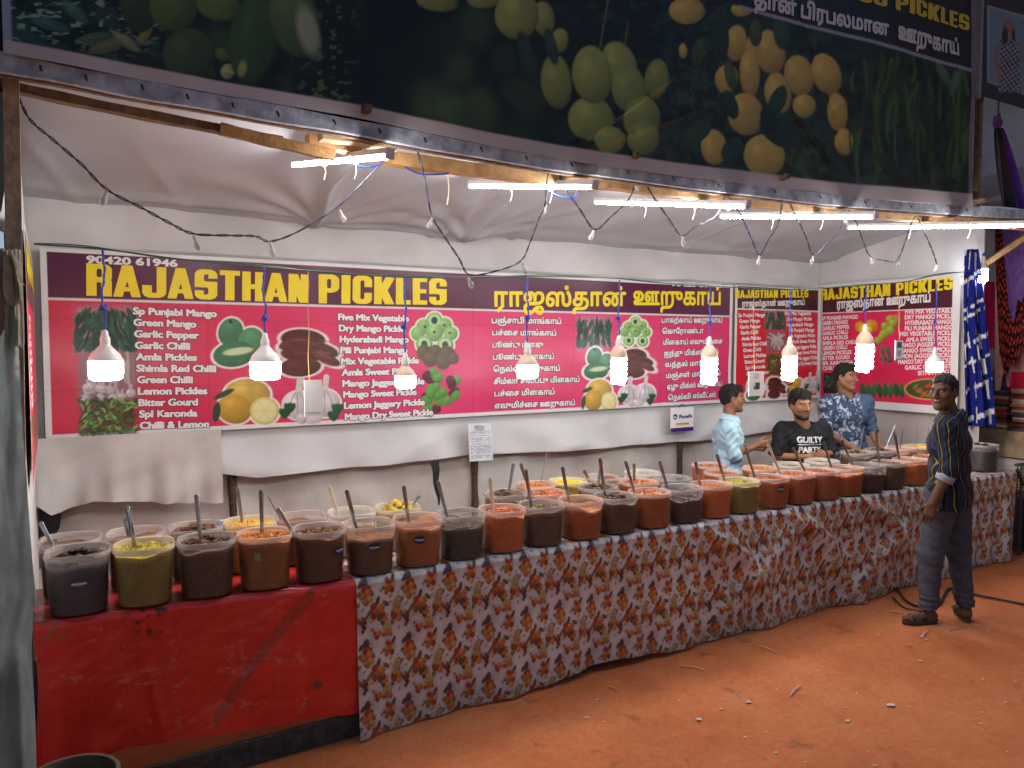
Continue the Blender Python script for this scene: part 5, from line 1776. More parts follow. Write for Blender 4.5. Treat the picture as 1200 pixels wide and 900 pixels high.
def fruit(cx, cy, r_, col, ry=None, rot=0):
    on_tile(lambda ox, oy: (cx + ox + r_ > -3 and cx + ox - r_ < 103 and cy + oy + (ry or r_) * 1.3 > -3 and cy + oy - (ry or r_) * 1.3 < 113) and pt.ell(cx + ox, cy + oy, r_, ry or r_, rot, np.array(col), .7, .5))


def cluster(cx, cy, items):
    for dx, dy, r_, col, *k in items:
        fruit(cx + dx, cy + dy, r_, col, *k)


lf = lambda a, b, c: (a, b, 3.2, GRN if (a + b) % 2 < 1 else OLV, 6.5, c)
def big(cx, cy, k, items):
    # a soft printed shadow of leaves, then the fruit
    on_tile(lambda ox, oy: pt.mix(.45 * sstep(1.2, .3, np.hypot((pt.x - cx - ox) / (17 * k), (pt.y - cy - 4 - oy) / (19 * k)) + .5 * (vnoise(pt.x / 5, pt.y / 5, int(cx)) - .5)), srgb(132, 124, 110)))
    cluster(cx, cy, [(a * k, b * k, r_ * k, np.array(c) * rr.uniform(.8, 1.12), *((q[0] * k, *q[1:]) if q else ())) for a, b, r_, c, *q in items])


PALE = srgb(186, 160, 112)
big(20, 22, 1.28, [lf(-9, -6, 50), lf(9, 7, -40), lf(-10, 8, 100), (-1, -9, 5.6, PLUM, 7.5, 10), (-2, 1, 6.0, RED), (5, 0, 4.2, srgb(150, 60, 30)), (4, 8, 6.4, ORG, 7.4, 0), (-5, 11, 5.6, ORG), (7, 16, 5.0, YEL), (0, 20, 5, ORG), (-4, 18, 3.6, YEL)])
big(72, 18, 1.2, [lf(9, -6, 30), lf(-8, 6, 70), (-3, -3, 4.6, RED), (4, 0, 5, RED), (0, 7, 5.6, ORG), (6, 11, 5, RED), (-5, 13, 4.5, ORG), (3, 19, 3.8, YEL), (-7, 3, 3.6, PALE), (8, 4, 3.4, PALE)])
big(46, 62, 1.34, [lf(-12, 2, 60), lf(14, -6, 120), lf(0, -11, 20), (-7, -4, 5.6, RED), (-2, 4, 6.0, ORG), (6, -1, 5.5, ORG), (9, 9, 5, RED), (-8, 9, 5.2, RED), (3, 11, 5.4, OLV), (13, 15, 4.4, ORG), (-12, 14, 3.4, YEL)])
big(90, 62, 1.3, [lf(-7, 8, 20), lf(7, -8, 60), (0, -10, 4, PALE), (5, -7, 4, PALE), (-4, -4, 4, PALE), (3, -1, 4, PALE), (-5, 3, 3.8, srgb(176, 160, 100)), (-1, 6, 4.5, srgb(190, 156, 80)), (5, 9, 4.5, ORG), (-3, 13, 5.2, RED), (4, 17, 4.6, ORG)])
big(12, 82, 1.15, [lf(8, -8, 45), lf(-8, -4, -30), (0, -6, 3.4, RED), (4, 0, 4, srgb(90, 36, 34)), (0, 3, 4, srgb(110, 40, 34)), (3, 8, 4, srgb(84, 32, 34)), (0, 13, 3.4, srgb(100, 36, 34)), (-4, -1, 3.2, srgb(104, 50, 46))])
big(68, 96, 1.18, [lf(10, -8, 10), lf(-9, -6, 130), (0, -6, 4.4, YEL), (-5, 1, 5, PALE), (4, 3, 5.2, YEL), (-2, 9, 5, ORG), (6, 11, 4.4, ORG), (-8, 11, 3.6, RED)])
big(38, 104, 1.1, [(0, 0, 3.6, RED), (-5, -6, 2.6, RED), (4, 6, 5.4, RED), (9, 1, 5.6, ORG)])
for k in range(12):
    fruit(rr.uniform(0, 100), rr.uniform(0, 110), rr.uniform(1.2, 2.2), RED if k % 2 else PLUM)
for k in range(14):
    x0, y0, a0 = rr.uniform(0, 100), rr.uniform(0, 110), rr.uniform(0, 180)
    on_tile(lambda ox, oy: pt.ell(x0 + ox, y0 + oy, 1.8, 4.2, a0, np.array(srgb(126, 122, 86)) * rr.uniform(.7, 1.1), .8, .3) if -6 < x0 + ox < 106 and -6 < y0 + oy < 116 else None)
TILE = pt.c


def tile_at(a, b):
    fx = np.mod(a / TW, 1) * tn - .5; fy = np.mod(b / TH, 1) * tm - .5
    i, j = np.floor(fx).astype(int), np.floor(fy).astype(int)
    u_, v_ = (fx - i)[..., None], (fy - j)[..., None]
    g = lambda q, r_: TILE[q % tn, r_ % tm]
    return (g(i, j) * (1 - u_) + g(i + 1, j) * u_) * (1 - v_) + (g(i, j + 1) * (1 - u_) + g(i + 1, j + 1) * u_) * v_


fx_ = [1.235]
while fx_[-1] < 7.36:
    fx_.append(fx_[-1] + 0.00115 * (0.5165 * fx_[-1] + 0.856 * 3.5))
fx_ = np.array(fx_)
hem_f = [(425, 865), (480, 850), (560, 828), (640, 803), (720, 775), (800, 760), (860, 748), (880, 744), (905, 741), (916, 738), (920, 746), (960, 735), (1000, 724), (1020, 716), (1036, 700), (1050, 689), (1053, 694), (1064, 700), (1100, 690), (1140, 676), (1190, 659)]
hp = np.array([P(a_, b_, Y=3.485) for a_, b_ in hem_f])
hz = np.maximum(np.interp(fx_, hp[:, 0], hp[:, 2]), 0.006)
rows, tc_ = [], []
for t in np.linspace(0, 1, 30):
    yy = 4.135 + (3.515 - 4.135) * t
    rows.append(np.stack([fx_, np.full_like(fx_, yy), np.full_like(fx_, TOP + 0.008)], -1)); tc_.append(np.stack([fx_, np.full_like(fx_, -(3.515 - yy))], -1))
tf = np.linspace(0, 1, 190)
for t in tf[1:]:
    z = TOP + 0.008 + (hz - TOP - 0.008) * t
    b = min(t * 30, 1)
    fold = 0
    # diagonal drape folds in the middle, vertical soft folds elsewhere
    sgn = sstep(3.2, 3.8, fx_) * sstep(6.4, 5.4, fx_)
    fold += 0.055 * sgn * np.maximum(0, np.sin((fx_ - 3.2) * 7.5 - (1 - np.exp(-t * 3)) * 5.5)) ** 4 * np.sin(np.pi * min(t * 1.2, 1)) ** .7
    fold += 0.034 * sgn * np.maximum(0, np.sin((fx_ - 3.0) * 4.2 + t * 5.0 + 1.0)) ** 5 * np.sin(np.pi * min(t, 1))
    fold += 0.018 * t * np.sin(fx_ * 6.2 + .4) + 0.010 * t * np.sin(fx_ * 15 + 2 * t) + 0.006 * np.sin(fx_ * 29 + 3 * t) * t + 0.010 * (fbm(fx_ * 4 + t, t * 4 + fx_, 11) - .5)
    fold += 0.035 * t * sstep(6.6, 7.2, fx_) * np.sin(fx_ * 22)
    fold += 0.05 * np.exp(-((fx_ - 5.15) / 0.10) ** 2) * t ** 3 + 0.02 * np.exp(-((fx_ - 4.12) / 0.08) ** 2) * t ** 6
    rows.append(np.stack([fx_ + 0.02 * sgn * t * np.sin(fx_ * 7), 3.515 - 0.022 * b - fold, z], -1))
    tc_.append(np.stack([fx_ + .10 * sgn * t * np.sin(fx_ * 3), 0 * fx_ + (TOP - z) + fold * .8], -1))
X = np.stack(rows, 1); TC = np.stack(tc_, 1)
C = tile_at(TC[..., 0] - 1.235, TC[..., 1] + 0.02)
C *= (0.88 + .2 * fbm(X[..., 0] * 3, X[..., 2] * 5, 6))[..., None]
dirt = sstep(0.22, 0.0, X[..., 2]) * fbm(X[..., 0] * 9, X[..., 2] * 14, 9)
C = C * (1 - .55 * dirt[..., None]) + np.array((0.16, 0.08, 0.045)) * (.55 * dirt[..., None])
o = MB().sheet(X, C).build('tablecloth', mat('flowered_oilcloth', rough=0.30, vcol=True, var=.04, scale=8, bump=.10, bscale=14), smooth='all')
tag(o, 'long pale tablecloth printed with orange fruit clusters along the counter front', 'tablecloth')
# dark strip added for the black gap under the cloth hem
a, b = P(560, 834, Z=0.02), P(1190, 664, Z=0.02)
o = MB().bar((1.3, 3.60, 0.02), (7.3, 3.60, 0.02), 0.05, 0.03).build('plank', mat('dirty_plank'), smooth=False, loc=(4, 3.6, 0))
tag(o, 'dark strip filling the black gap just behind the hem of the flowered cloth', 'plank')

# ------------------------------------------------------------------ tubs of pickle
def shell_material():
    """frosted plastic: milky where dry, clear where the oily mash wets it (share kept per vertex), glossy at grazing angles"""
    m = mat('translucent_plastic', (0.74, 0.72, 0.70), 0.2, var=0.06, scale=20, alpha=0.1, spec=0.5)
    nt = m.node_tree; N = nt.nodes
    mx = [n for n in N if n.type == 'MIX_SHADER'][0]
    at = N.new('ShaderNodeAttribute'); at.attribute_name = 'Col'
    sp = N.new('ShaderNodeSeparateColor'); nt.links.new(at.outputs['Color'], sp.inputs[0])
    lw = N.new('ShaderNodeLayerWeight'); lw.inputs['Blend'].default_value = .12
    ml = N.new('ShaderNodeMath'); ml.operation = 'MULTIPLY_ADD'; ml.inputs[1].default_value = .25
    nt.links.new(lw.outputs['Fresnel'], ml.inputs[0]); nt.links.new(sp.outputs[0], ml.inputs[2])
    nt.links.new(ml.outputs[0], mx.inputs[0])
    return m


M_TUB = shell_material()
M_TUBRIM = mat('milky_plastic_rim', rough=0.25, vcol=True, var=0.06, scale=20, alpha=0.46, spec=0.5)


def pickle_mat(key, body, top, chunk):
    """oily mash: brown base, lighter grains and dark bits"""
    k = 'pickle_' + key
    if k in MATS: return MATS[k]
    m = bpy.data.materials.new(k); m.use_nodes = True
    nt = m.node_tree; N = nt.nodes; b = N['Principled BSDF']
    at = N.new('ShaderNodeAttribute'); at.attribute_name = 'Col'
    tc = N.new('ShaderNodeTexCoord')
    v = N.new('ShaderNodeTexNoise'); v.inputs['Scale'].default_value = 120; v.inputs['Detail'].default_value = 5; v.inputs['Roughness'].default_value = .7
    nt.links.new(tc.outputs['Object'], v.inputs['Vector'])
    mr = N.new('ShaderNodeMapRange'); mr.inputs['From Min'].default_value = .32; mr.inputs['From Max'].default_value = .72
    mr.inputs['To Min'].default_value = .66; mr.inputs['To Max'].default_value = 1.42
    nt.links.new(v.outputs['Fac'], mr.inputs['Value'])
    sc_ = N.new('ShaderNodeVectorMath'); sc_.operation = 'SCALE'
    nt.links.new(at.outputs['Color'], sc_.inputs[0]); nt.links.new(mr.outputs[0], sc_.inputs['Scale'])
    nt.links.new(sc_.outputs[0], b.inputs['Base Color'])
    b.inputs['Roughness'].default_value = 0.22
    bp = N.new('ShaderNodeBump'); bp.inputs['Strength'].default_value = .6; bp.inputs['Distance'].default_value = .01
    nt.links.new(v.outputs['Fac'], bp.inputs['Height']); nt.links.new(bp.outputs[0], b.inputs['Normal'])
    MATS[k] = m
    return m


RT, RB, TH_ = 0.1232, 0.111, 0.245     # rim and base radius, height


def squarish(V, c, n=2.7):
    V = np.array(V, float); d = V[:, :2] - np.array(c)[:2]
    th = np.arctan2(d[:, 1], d[:, 0]) + .12
    V[:, :2] = np.array(c)[:2] + d * ((np.abs(np.cos(th)) ** n + np.abs(np.sin(th)) ** n) ** (-1 / n))[:, None] * .985
    return V


def tub(X, Y, hs, style, lab, z=None, rseed=0, rs=1.0):
    """style: body colour, top colour, chunk colour, fill share, heap, chunk kind"""
    body, topc, chunk, fill, heap, kind = style
    z = TOP + 0.012 if z is None else z
    H = TH_ * hs
    RTs, RBs = RT * rs, RB * rs
    root = empty('pickle_tub', (X, Y, z), lab, 'tub', 'tubs of pickle on the counter')
    c = (X, Y, z)
    RR = lambda s: RBs + (RTs - RBs) * s
    mb = MB()
    ss = [.25, .5, fill - .10, fill - .03, fill + .02, (fill + 1) / 2, .985]
    prof = [(0.02, 0.002), (RBs - .012, 0.002), (RBs - .003, .006), (RBs, .016)] + [(RR(s), H * s) for s in ss]
    wet = np.array([.02] * 7 + [.05, .22, .30, .32])
    wn_ = np.repeat(wet[:, None], 36, 1); wn_[7:] *= .75 + .5 * np.random.RandomState(rseed + 500).rand(4, 36)
    mb.lathe(prof, 36, c, wn_.reshape(-1)[:, None] * np.ones(3))
    mb.v[0] = squarish(mb.v[0], c)
    mb.build('container', M_TUB, root, 'all')
    mb = MB()
    mb.lathe([(RTs - .001, H - .017), (RTs + .0045, H - .0185), (RTs + .0055, H - .010), (RTs + .003, H - .002), (RTs + .002, H + .003), (RTs + .001, H + .005), (RTs - .002, H - .001), (RTs - .002, H - .022)], 36, c, np.array((.72, .68, .64)) * .62 + .38 * np.minimum(np.asarray(topc) * 1.5 + np.asarray(body) * .5, .8))
    mb.v[0] = squarish(mb.v[0], c)
    mb.build('rim', M_TUBRIM, root, 'all')
    # filling: the wall of mash with an uneven upper edge, then the heaped top
    r = np.random.RandomState(rseed)
    n = 40
    th = np.arange(n) * 2 * np.pi / n
    hf = H * fill
    edge = hf + 0.008 * np.sin(th * 2 + r.rand() * 6) + 0.006 * np.sin(th * 5 + r.rand() * 6) + (0.022 * np.maximum(0, np.sin(th * 1.5 + r.rand() * 6)) if fill < .85 else 0)
    edge = np.minimum(edge, H - .012)
    rows = []; cols = []
    for s in (0.0, .12, .3, .5, .7, .88, 1.0):
        zz = .007 + (edge - .007) * s
        rr_ = RR(zz / H) - .004
        rows.append(np.stack([rr_ * np.cos(th), rr_ * np.sin(th), zz], -1))
        dark = fbm(np.cos(th) * 3 + s * 3, zz * 22 + np.sin(th) * 3, rseed + 3) * .8 + .25 * s
        cols.append(np.asarray(body)[None] * (.7 + .6 * dark)[:, None] * (1.0 if s < .95 else 1.0) + (np.asarray(topc)[None] * .5 if s == 1.0 else 0))
    for q in (.9, .75, .58, .4, .2, .02):
        rr_ = (RR(1) - .006) * q
        zz = edge * (q ** 2) + (hf * (1 - q ** 2)) + heap * np.cos(q * 1.5) * (1 - q * .3) + (r.rand(n) - .5) * (.012 if kind != 'liquid' else .001)
        rows.append(np.stack([rr_ * np.cos(th), rr_ * np.sin(th), zz], -1))
        cols.append(np.asarray(topc)[None] * (.65 + .7 * r.rand(n))[:, None])
    Xa = np.array(rows); Ca = np.array(cols)
    Xa = np.concatenate([Xa, Xa[:, :1]], 1); Ca = np.concatenate([Ca, Ca[:, :1]], 1)
    mb = MB()
    mb.sheet(Xa.transpose(1, 0, 2) + np.array(c), Ca.transpose(1, 0, 2))
    mb.v[0] = squarish(mb.v[0], c)
    if kind in ('chunk', 'chips', 'grain', 'prune', 'ball'):
        chk = lambda: None
        cnt, sz = {'chunk': (60, .013), 'chips': (80, .015), 'grain': (150, .0065), 'prune': (52, .019), 'ball': (34, .019)}[kind]
        for k in range(cnt):
            q = math.sqrt(r.rand()) * .86; a = r.rand() * 6.28
            x_, y_ = q * (RT - .012) * math.cos(a), q * (RT - .012) * math.sin(a)
            if kind == 'ball': x_, y_ = x_ * .72, y_ * .72
            z_ = hf + heap * math.cos(q * 1.5) * (1 - q * .3) + .004 + (r.rand() * .024 * (1 - q) if kind in ('ball', 'prune', 'chips') else 0)
            s_ = sz * r.uniform(.7, 1.25)
            dims = np.array((1, 1, 1.0)) * s_
            if kind in ('chips', 'chunk'): dims = np.array((1.5, .75, .42)) * s_
            if kind == 'prune': dims = np.array((1.35, .8, .55)) * s_
            ang = r.rand(3) * 6.28
            Rm = np.array(Matrix.Rotation(ang[0], 3, 'Z') @ Matrix.Rotation((ang[1] - 3.14) * (.25 if kind != 'ball' else 1), 3, 'X'))
            ph = [(0, 1)] + [(math.sin(t_), math.cos(t_)) for t_ in (.8, 1.57, 2.3)] + [(0, -1)]
            if kind != 'ball': ph = [(0, 1), (.86, .5), (.9, -.4), (0, -1)]
            m_ = 9 if kind == 'ball' else 5
            v = np.array([(rho * math.cos(6.283 * j / m_), rho * math.sin(6.283 * j / m_), h_) for rho, h_ in ph for j in range(m_)])
            if kind != 'ball': v *= 1 + (r.rand(len(v), 1) - .5) * .5
            v = (v * dims) @ Rm.T + np.array((x_, y_, z_)) + np.array(c)
            f_ = [(i * m_ + j, (i + 1) * m_ + j, (i + 1) * m_ + (j + 1) % m_, i * m_ + (j + 1) % m_) for i in range(len(ph) - 1) for j in range(m_)]
            mb.add(v, f_, np.asarray(chunk) * r.uniform(.5, 1.5))
    mb.build('pickle', pickle_mat('mash', 0, 0, 0), root, 'all' if kind in ('liquid', 'ball', 'prune') else True)
    return root


def sticker(root, ang, zf, kind, hs):
    """printed oval or square label on the tub wall"""
    X, Y, z = root.location
    H = TH_ * hs
    zc = zf * H; r0 = (RB + (RT - RB) * zf) * .985 * float((abs(math.cos(ang + .12)) ** 2.7 + abs(math.sin(ang + .12)) ** 2.7) ** (-1 / 2.7)) + .0022
    w, h = {'blue': (.064, .040), 'plain': (.07, .028), 'green': (.028, .036), 'mark': (.02, .022)}[kind]
    n, m = 16, 8
    mb = MB()
    if kind in ('blue', 'plain'):
        ths = np.arange(20) * 6.2832 / 20
        v = [(0, 0)] + [(w / 2 * math.cos(t), h / 2 * math.sin(t)) for t in ths]
        f = [(0, 1 + i, 1 + (i + 1) % 20) for i in range(20)]
    else:
        v = [(-w / 2, -h / 2), (w / 2, -h / 2), (w / 2, h / 2), (-w / 2, h / 2)]; f = [(0, 1, 2, 3)]
    conv = lambda q, e=0: [X + (r0 + e) * math.cos(ang + q[0] / r0), Y + (r0 + e) * math.sin(ang + q[0] / r0), z + zc + q[1]]
    col = {'blue': srgb(26, 30, 62), 'plain': srgb(44, 48, 66), 'green': srgb(120, 140, 84), 'mark': srgb(70, 62, 56)}[kind]
    mb.add([conv(q) for q in v], f, col)
    o = mb.build('sticker', mat('sticker', vcol=True, rough=.4, var=.1), root, smooth=False)
    if kind in ('blue', 'plain'):
        mb = MB()
        r_ = random.Random(int(X * 100))
        xx = -w * .36
        while xx < w * .34:                        # a tiny unreadable word on the label
            ww = r_.uniform(.0035, .006)
            mb.add([conv((xx, -.0035), .0008), conv((xx + ww, -.0035), .0008), conv((xx + ww, .0045), .0008), conv((xx, .0045), .0008)], [(0, 1, 2, 3)], srgb(196, 200, 210))
            xx += ww + .0014
        mb.add([conv((-w * .2, -.009), .0008), conv((w * .2, -.009), .0008), conv((w * .2, -.0075), .0008), conv((-w * .2, -.0075), .0008)], [(0, 1, 2, 3)], srgb(150, 156, 170))
        mb.build('lettering', mat('sticker'), o, smooth=False)


DKB, BRN, ORB, ORR = (.030, .013, .007), (.095, .038, .013), (.165, .048, .012), (.30, .062, .014)
styles = {
    'prune': ((.036, .028, .030), (.022, .008, .008), (.030, .010, .009), .80, .035, 'prune'),
    'olive': ((.19, .14, .022), (.42, .33, .035), (.40, .32, .03), .90, .012, 'grain'),
    'chips': ((.085, .040, .018), (.09, .04, .02), (.12, .055, .028), .86, .028, 'chips'),
    'orange': ((.24, .085, .018), (.46, .16, .035), (.52, .20, .045), .92, .016, 'grain'),
    'brown': (BRN, (.13, .055, .022), (.16, .07, .028), .90, .008, 'grain'),
    'gapbrown': ((.11, .052, .02), (.25, .10, .03), (.2, .1, .04), .74, .004, 'liquid'),
    'rust': ((.32, .095, .018), (.34, .12, .04), (.3, .1, .03), .86, .003, 'liquid'),
    'slate': ((.044, .040, .024), (.07, .055, .035), (.08, .06, .04), .72, .006, 'chunk'),
    'red': ((.46, .11, .018), (.40, .11, .03), (.5, .15, .035), .88, .008, 'grain'),
    'dkgrain': ((.095, .055, .026), (.15, .085, .035), (.20, .115, .045), .86, .018, 'grain'),
    'gaporange': ((.33, .075, .013), (.46, .15, .035), (.5, .15, .03), .80, .003, 'liquid'),
    'redheap': ((.32, .075, .016), (.40, .11, .035), (.46, .13, .04), .93, .016, 'chunk'),
    'darkgap': ((.058, .026, .018), (.05, .025, .016), (.06, .03, .018), .70, .03, 'chunk'),
    'brick': ((.34, .080, .018), (.32, .085, .02), (.36, .1, .025), .91, .008, 'grain'),
    'yellow': ((.45, .20, .03), (.68, .36, .04), (.72, .4, .05), .90, .010, 'grain'),
    'sauce': ((.13, .028, .012), (.22, .09, .04), (.2, .1, .05), .80, .0, 'liquid'),
    'pale': ((.42, .32, .24), (.46, .36, .26), (.4, .3, .2), .60, .0, 'liquid'),
    'amla': ((.40, .34, .20), (.36, .28, .08), (.46, .32, .05), .90, .035, 'ball'),
    'brtyellow': ((.5, .3, .05), (.75, .5, .03), (.8, .52, .03), .90, .012, 'grain'),
    'oil': ((.09, .02, .010), (.12, .045, .018), (.2, .07, .03), .86, .0, 'liquid'),
}
ORD = ['first', 'second', 'third', 'fourth', 'fifth', 'sixth', 'seventh', 'eighth', 'ninth', 'tenth', 'eleventh', 'twelfth']
front = [  # rim centre px, style, description, sticker
    (90, 'prune', 'tub of glossy black preserved fruit piled high', ('plain', .55, -1.6)), (167, 'olive', 'tub of olive green mash speckled yellow', None),
    (241, 'chips', 'dark tub heaped with brown sliced chips', None), (309, 'orange', 'brown tub topped with bright orange gratings', ('green', .68, -2.05)),
    (372, 'brown', 'dark brown tub with a blue label on its right side', ('blue', .62, -1.02)), (432, 'gapbrown', 'half clear tub of grey brown paste, blue label', ('blue', .60, -1.75)),
    (489, 'rust', 'rust brown tub with a blue oval label', ('blue', .63, -1.9)), (540, 'slate', 'slate dark tub with a clear upper third', None),
    (588, 'red', 'orange red tub with a cream spoon', None), (634, 'dkgrain', 'dark tub heaped with small brown seeds', None),
    (680, 'gaporange', 'orange brown tub with a clear band under its rim', None), (721, 'chips', 'dark brown tub with pale smears under its rim', ('mark', .7, -1.35)),
    (761, 'redheap', 'reddish brown tub heaped with red shreds', None), (799, 'darkgap', 'dark tub with an uneven clear upper part', None),
    (833, 'red', 'bright orange red tub left of the olive one', None), (866, 'olive', 'dull olive tub in the middle of the row', None),
    (901, 'brick', 'brick brown tub with a blue oval label', ('blue', .68, -1.75)), (932, 'redheap', 'brick tub heaped with orange shreds in front of the black T-shirt', None),
    (961, 'brick', 'brick red tub right of the orange shreds', None), (989, 'gaporange', 'orange tub with a cloudy band under its rim', None),
    (1015, 'darkgap', 'nearly black tub with a clear upper part', None), (1039, 'brown', 'deep brown tub full to the rim', None),
    (1065, 'red', 'orange tub left of the striped shirt', None), (1088, 'brick', 'orange brown tub half hidden by the striped shirt', None)]
TUBS = {}
prev = -1
for i, (px, st, lab, stk) in enumerate(front):
    hs = float(np.interp(i, [0, 3, 8, 12, 24], [1.04, .99, .91, .86, .80]))
    Yw_ = 3.612 + .10 * max(0, 1 - P(px, 600, Y=3.65)[0] / 1.245)
    Xw_ = P(px, 600, Y=Yw_)[0]
    Xw_ = max(Xw_, prev + 0.2525) if i else Xw_
    prev = Xw_
    side = 'front row'
    num = f', {ORD[i]} from the left in front' if i < 12 else f', {ORD[23 - i]} last in front' if i < 22 else ''
    t_ = tub(Xw_, Yw_, hs, styles[st], lab + num if len((lab + num).split()) <= 16 else lab, rseed=i + 1)
    TUBS['f%d' % (i + 1)] = (t_, hs, lab)
    if stk: sticker(t_, stk[2], stk[1], stk[0], hs)
t_ = tub(P(1150, 540, Y=3.67)[0], 3.67, .95, styles['prune'], 'black tub of dark pieces at the far right end, beside the striped shirt', rseed=77)
TUBS['f25'] = (t_, .95, 'black tub at the right end')

back = [(81, 3.96, 'oil', 'dark oily tub at the far left of the back row, spoon leaning left'), (158, 3.96, 'sauce', 'orange tub behind the olive green mash at left'),
        (229, 3.96, 'chips', 'dark tub behind the brown chips, a blue bottle beside it'), (291, 3.96, 'yellow', 'yellow orange tub in the back row before the wooden pole'),
        (353, 3.96, 'sauce', 'red brown sauce tub right of the yellow one in the back row'), (412, 3.96, 'pale', 'pale almost empty tub with a cream spoon in the back row'),
        (466, 3.96, 'amla', 'pale tub piled with round yellow green berries in the back row'),
        (592, 3.98, 'chips', 'pale tub heaped with dark brown chips below the notice sheet'), (640, 3.95, 'redheap', 'tub with a brown red heap behind the seed tub'),
        (700, 3.95, 'chips', 'back row tub with brown lumps before the yellow one'), (748, 3.96, 'redheap', 'back row tub heaped with dark red lumps, brown wooden spoon in it'),
        (788, 3.96, 'darkgap', 'back row tub of black pieces under a milky rim near the dark pole'), (846, 3.96, 'brick', 'front one of two nested orange tubs near the blue shirt'),
        (890, 3.96, 'orange', 'orange tub directly before the man in light blue'), (926, 3.96, 'pale', 'pale tub before the left hand of the black T-shirt man'),
        (962, 3.96, 'pale', 'pale tub right below the lettering of the black T-shirt'), (1003, 3.97, 'chips', 'pale tub heaped with brown chips before the man in navy'),
        (1030, 3.97, 'chips', 'tub with a brown heap by the navy man\'s hand'), (1054, 3.97, 'gaporange', 'orange tub in the back row right of the navy man'),
        (1075, 3.97, 'yellow', 'back row tub with tan gratings at the right end'),
        (628, 4.26, 'orange', 'orange tub at the very back below the notice sheet'), (665, 4.26, 'brtyellow', 'tub of bright yellow slices at the very back'),
        (705, 4.26, 'sauce', 'milky tub with a reddish brown paddle at the very back'), (752, 4.26, 'pale', 'milky tub at the very back before the bare tarp'),
        (830, 4.26, 'brick', 'rearmost orange tub at the left elbow of the light blue shirt')]
last = {}
for i, (px, yy, st, lab) in enumerate(back):
    hs = float(np.interp(px, [80, 291, 466, 592, 640, 750, 960, 1003, 1080], [1.03, .97, .90, .92, .84, .82, .78, .92, .88]) if yy < 4.1 else .80)
    Xw_ = P(px, 600, Y=yy)[0]
    row = 0 if yy < 4.1 else 1
    Xw_ = max(Xw_, last.get(row, -9) + 0.2525)
    last[row] = Xw_
    TUBS['b%d' % (i + 1)] = (tub(Xw_, yy, hs, styles[st], lab, rseed=100 + i), hs, lab)
# ------------------------------------------------------------------ spoons
M_STEEL = mat('spoon_steel', (0.36, 0.39, 0.42), 0.5, 1.0, var=.2, scale=30)
M_DARKSTEEL = mat('dark_spoon_steel', (0.34, 0.42, 0.50), 0.22, 1.0, var=.3, scale=30)
M_CREAM = mat('cream_plastic', (0.72, 0.62, 0.46), 0.4, var=.08)
M_BROWNSPOON = mat('wooden_spoon', (0.22, 0.11, 0.06), 0.6, var=.3, scale=30)


def spoon(key, tx, ty, m, lab, w=0.0112, back=0.03, thin=False):
    root, hs, _ = TUBS[key]
    X, Y, z = root.location
    Hh = TH_ * hs
    top = P(tx, ty, Y=Y + back)
    # the handle dips into the pickle towards the middle of the tub
    foot = np.array([np.clip(top[0] + .62 * (X - top[0]), X - .075, X + .075), Y + 0.035, z + Hh * .62])
    d = unit(foot - top); L = np.linalg.norm(foot - top)
    sd = unit(np.cross(d, CF)); nn = np.cross(sd, d)
    mb = MB()
    if thin:
        mb.tube([top + d * L * q for q in np.linspace(0, 1, 6)], .0032, 6)
    else:
        # flat handle with raised edges and a round end with a hanging hole
        n = 14
        s = np.concatenate([np.linspace(0.0, .014, 6), np.linspace(.03, L, 8)])
        ww = np.where(s < .012, w * np.sqrt(np.clip(1 - ((s - .012) / .012) ** 2, 0.02, 1)), w * (1 - .42 * np.clip((s - .012) / L, 0, 1)))
        prof = [(-1, .0), (-.92, .0028), (-.45, .0010), (.45, .0010), (.92, .0028), (1, .0), (.9, -.0016), (-.9, -.0016)]
        ring = np.array([[top + d * s[i] + sd * ww[i] * a - nn * b for a, b in prof] for i in range(n)])
        ring = np.concatenate([ring, ring[:, :1]], 1)
        mb.sheet(ring)
        # rim of the hanging hole
        c = top + d * .013 - nn * .0032
        mb.tube([c + (sd * math.cos(t) + d * math.sin(t) * 1.3) * .0036 for t in np.linspace(0, 6.2832, 13)[:-1]], .0011, 5, closed=True)
        e = foot
        ax_ = (sd, unit(d * .8 + nn * .5), unit(np.cross(sd, d * .8 + nn * .5)))
    bowl = [(math.sin(t) * .026, math.cos(t)) for t in np.linspace(0.05, 1.57, 6)]
    V = np.array([foot + d * .02 + sd * r_ * math.cos(a) + d * r_ * math.sin(a) * 1.25 + nn * .012 * h_ for r_, h_ in bowl for a in np.linspace(0, 6.2832, 13)[:-1]])
    F = [(i * 12 + k, i * 12 + (k + 1) % 12, (i + 1) * 12 + (k + 1) % 12, (i + 1) * 12 + k) for i in range(5) for k in range(12)]
    mb.add(V, F)
    o = mb.build('serving_spoon', m, smooth=True, loc=foot)
    return tag(o, lab, 'spoon', 'serving spoons standing in the tubs')


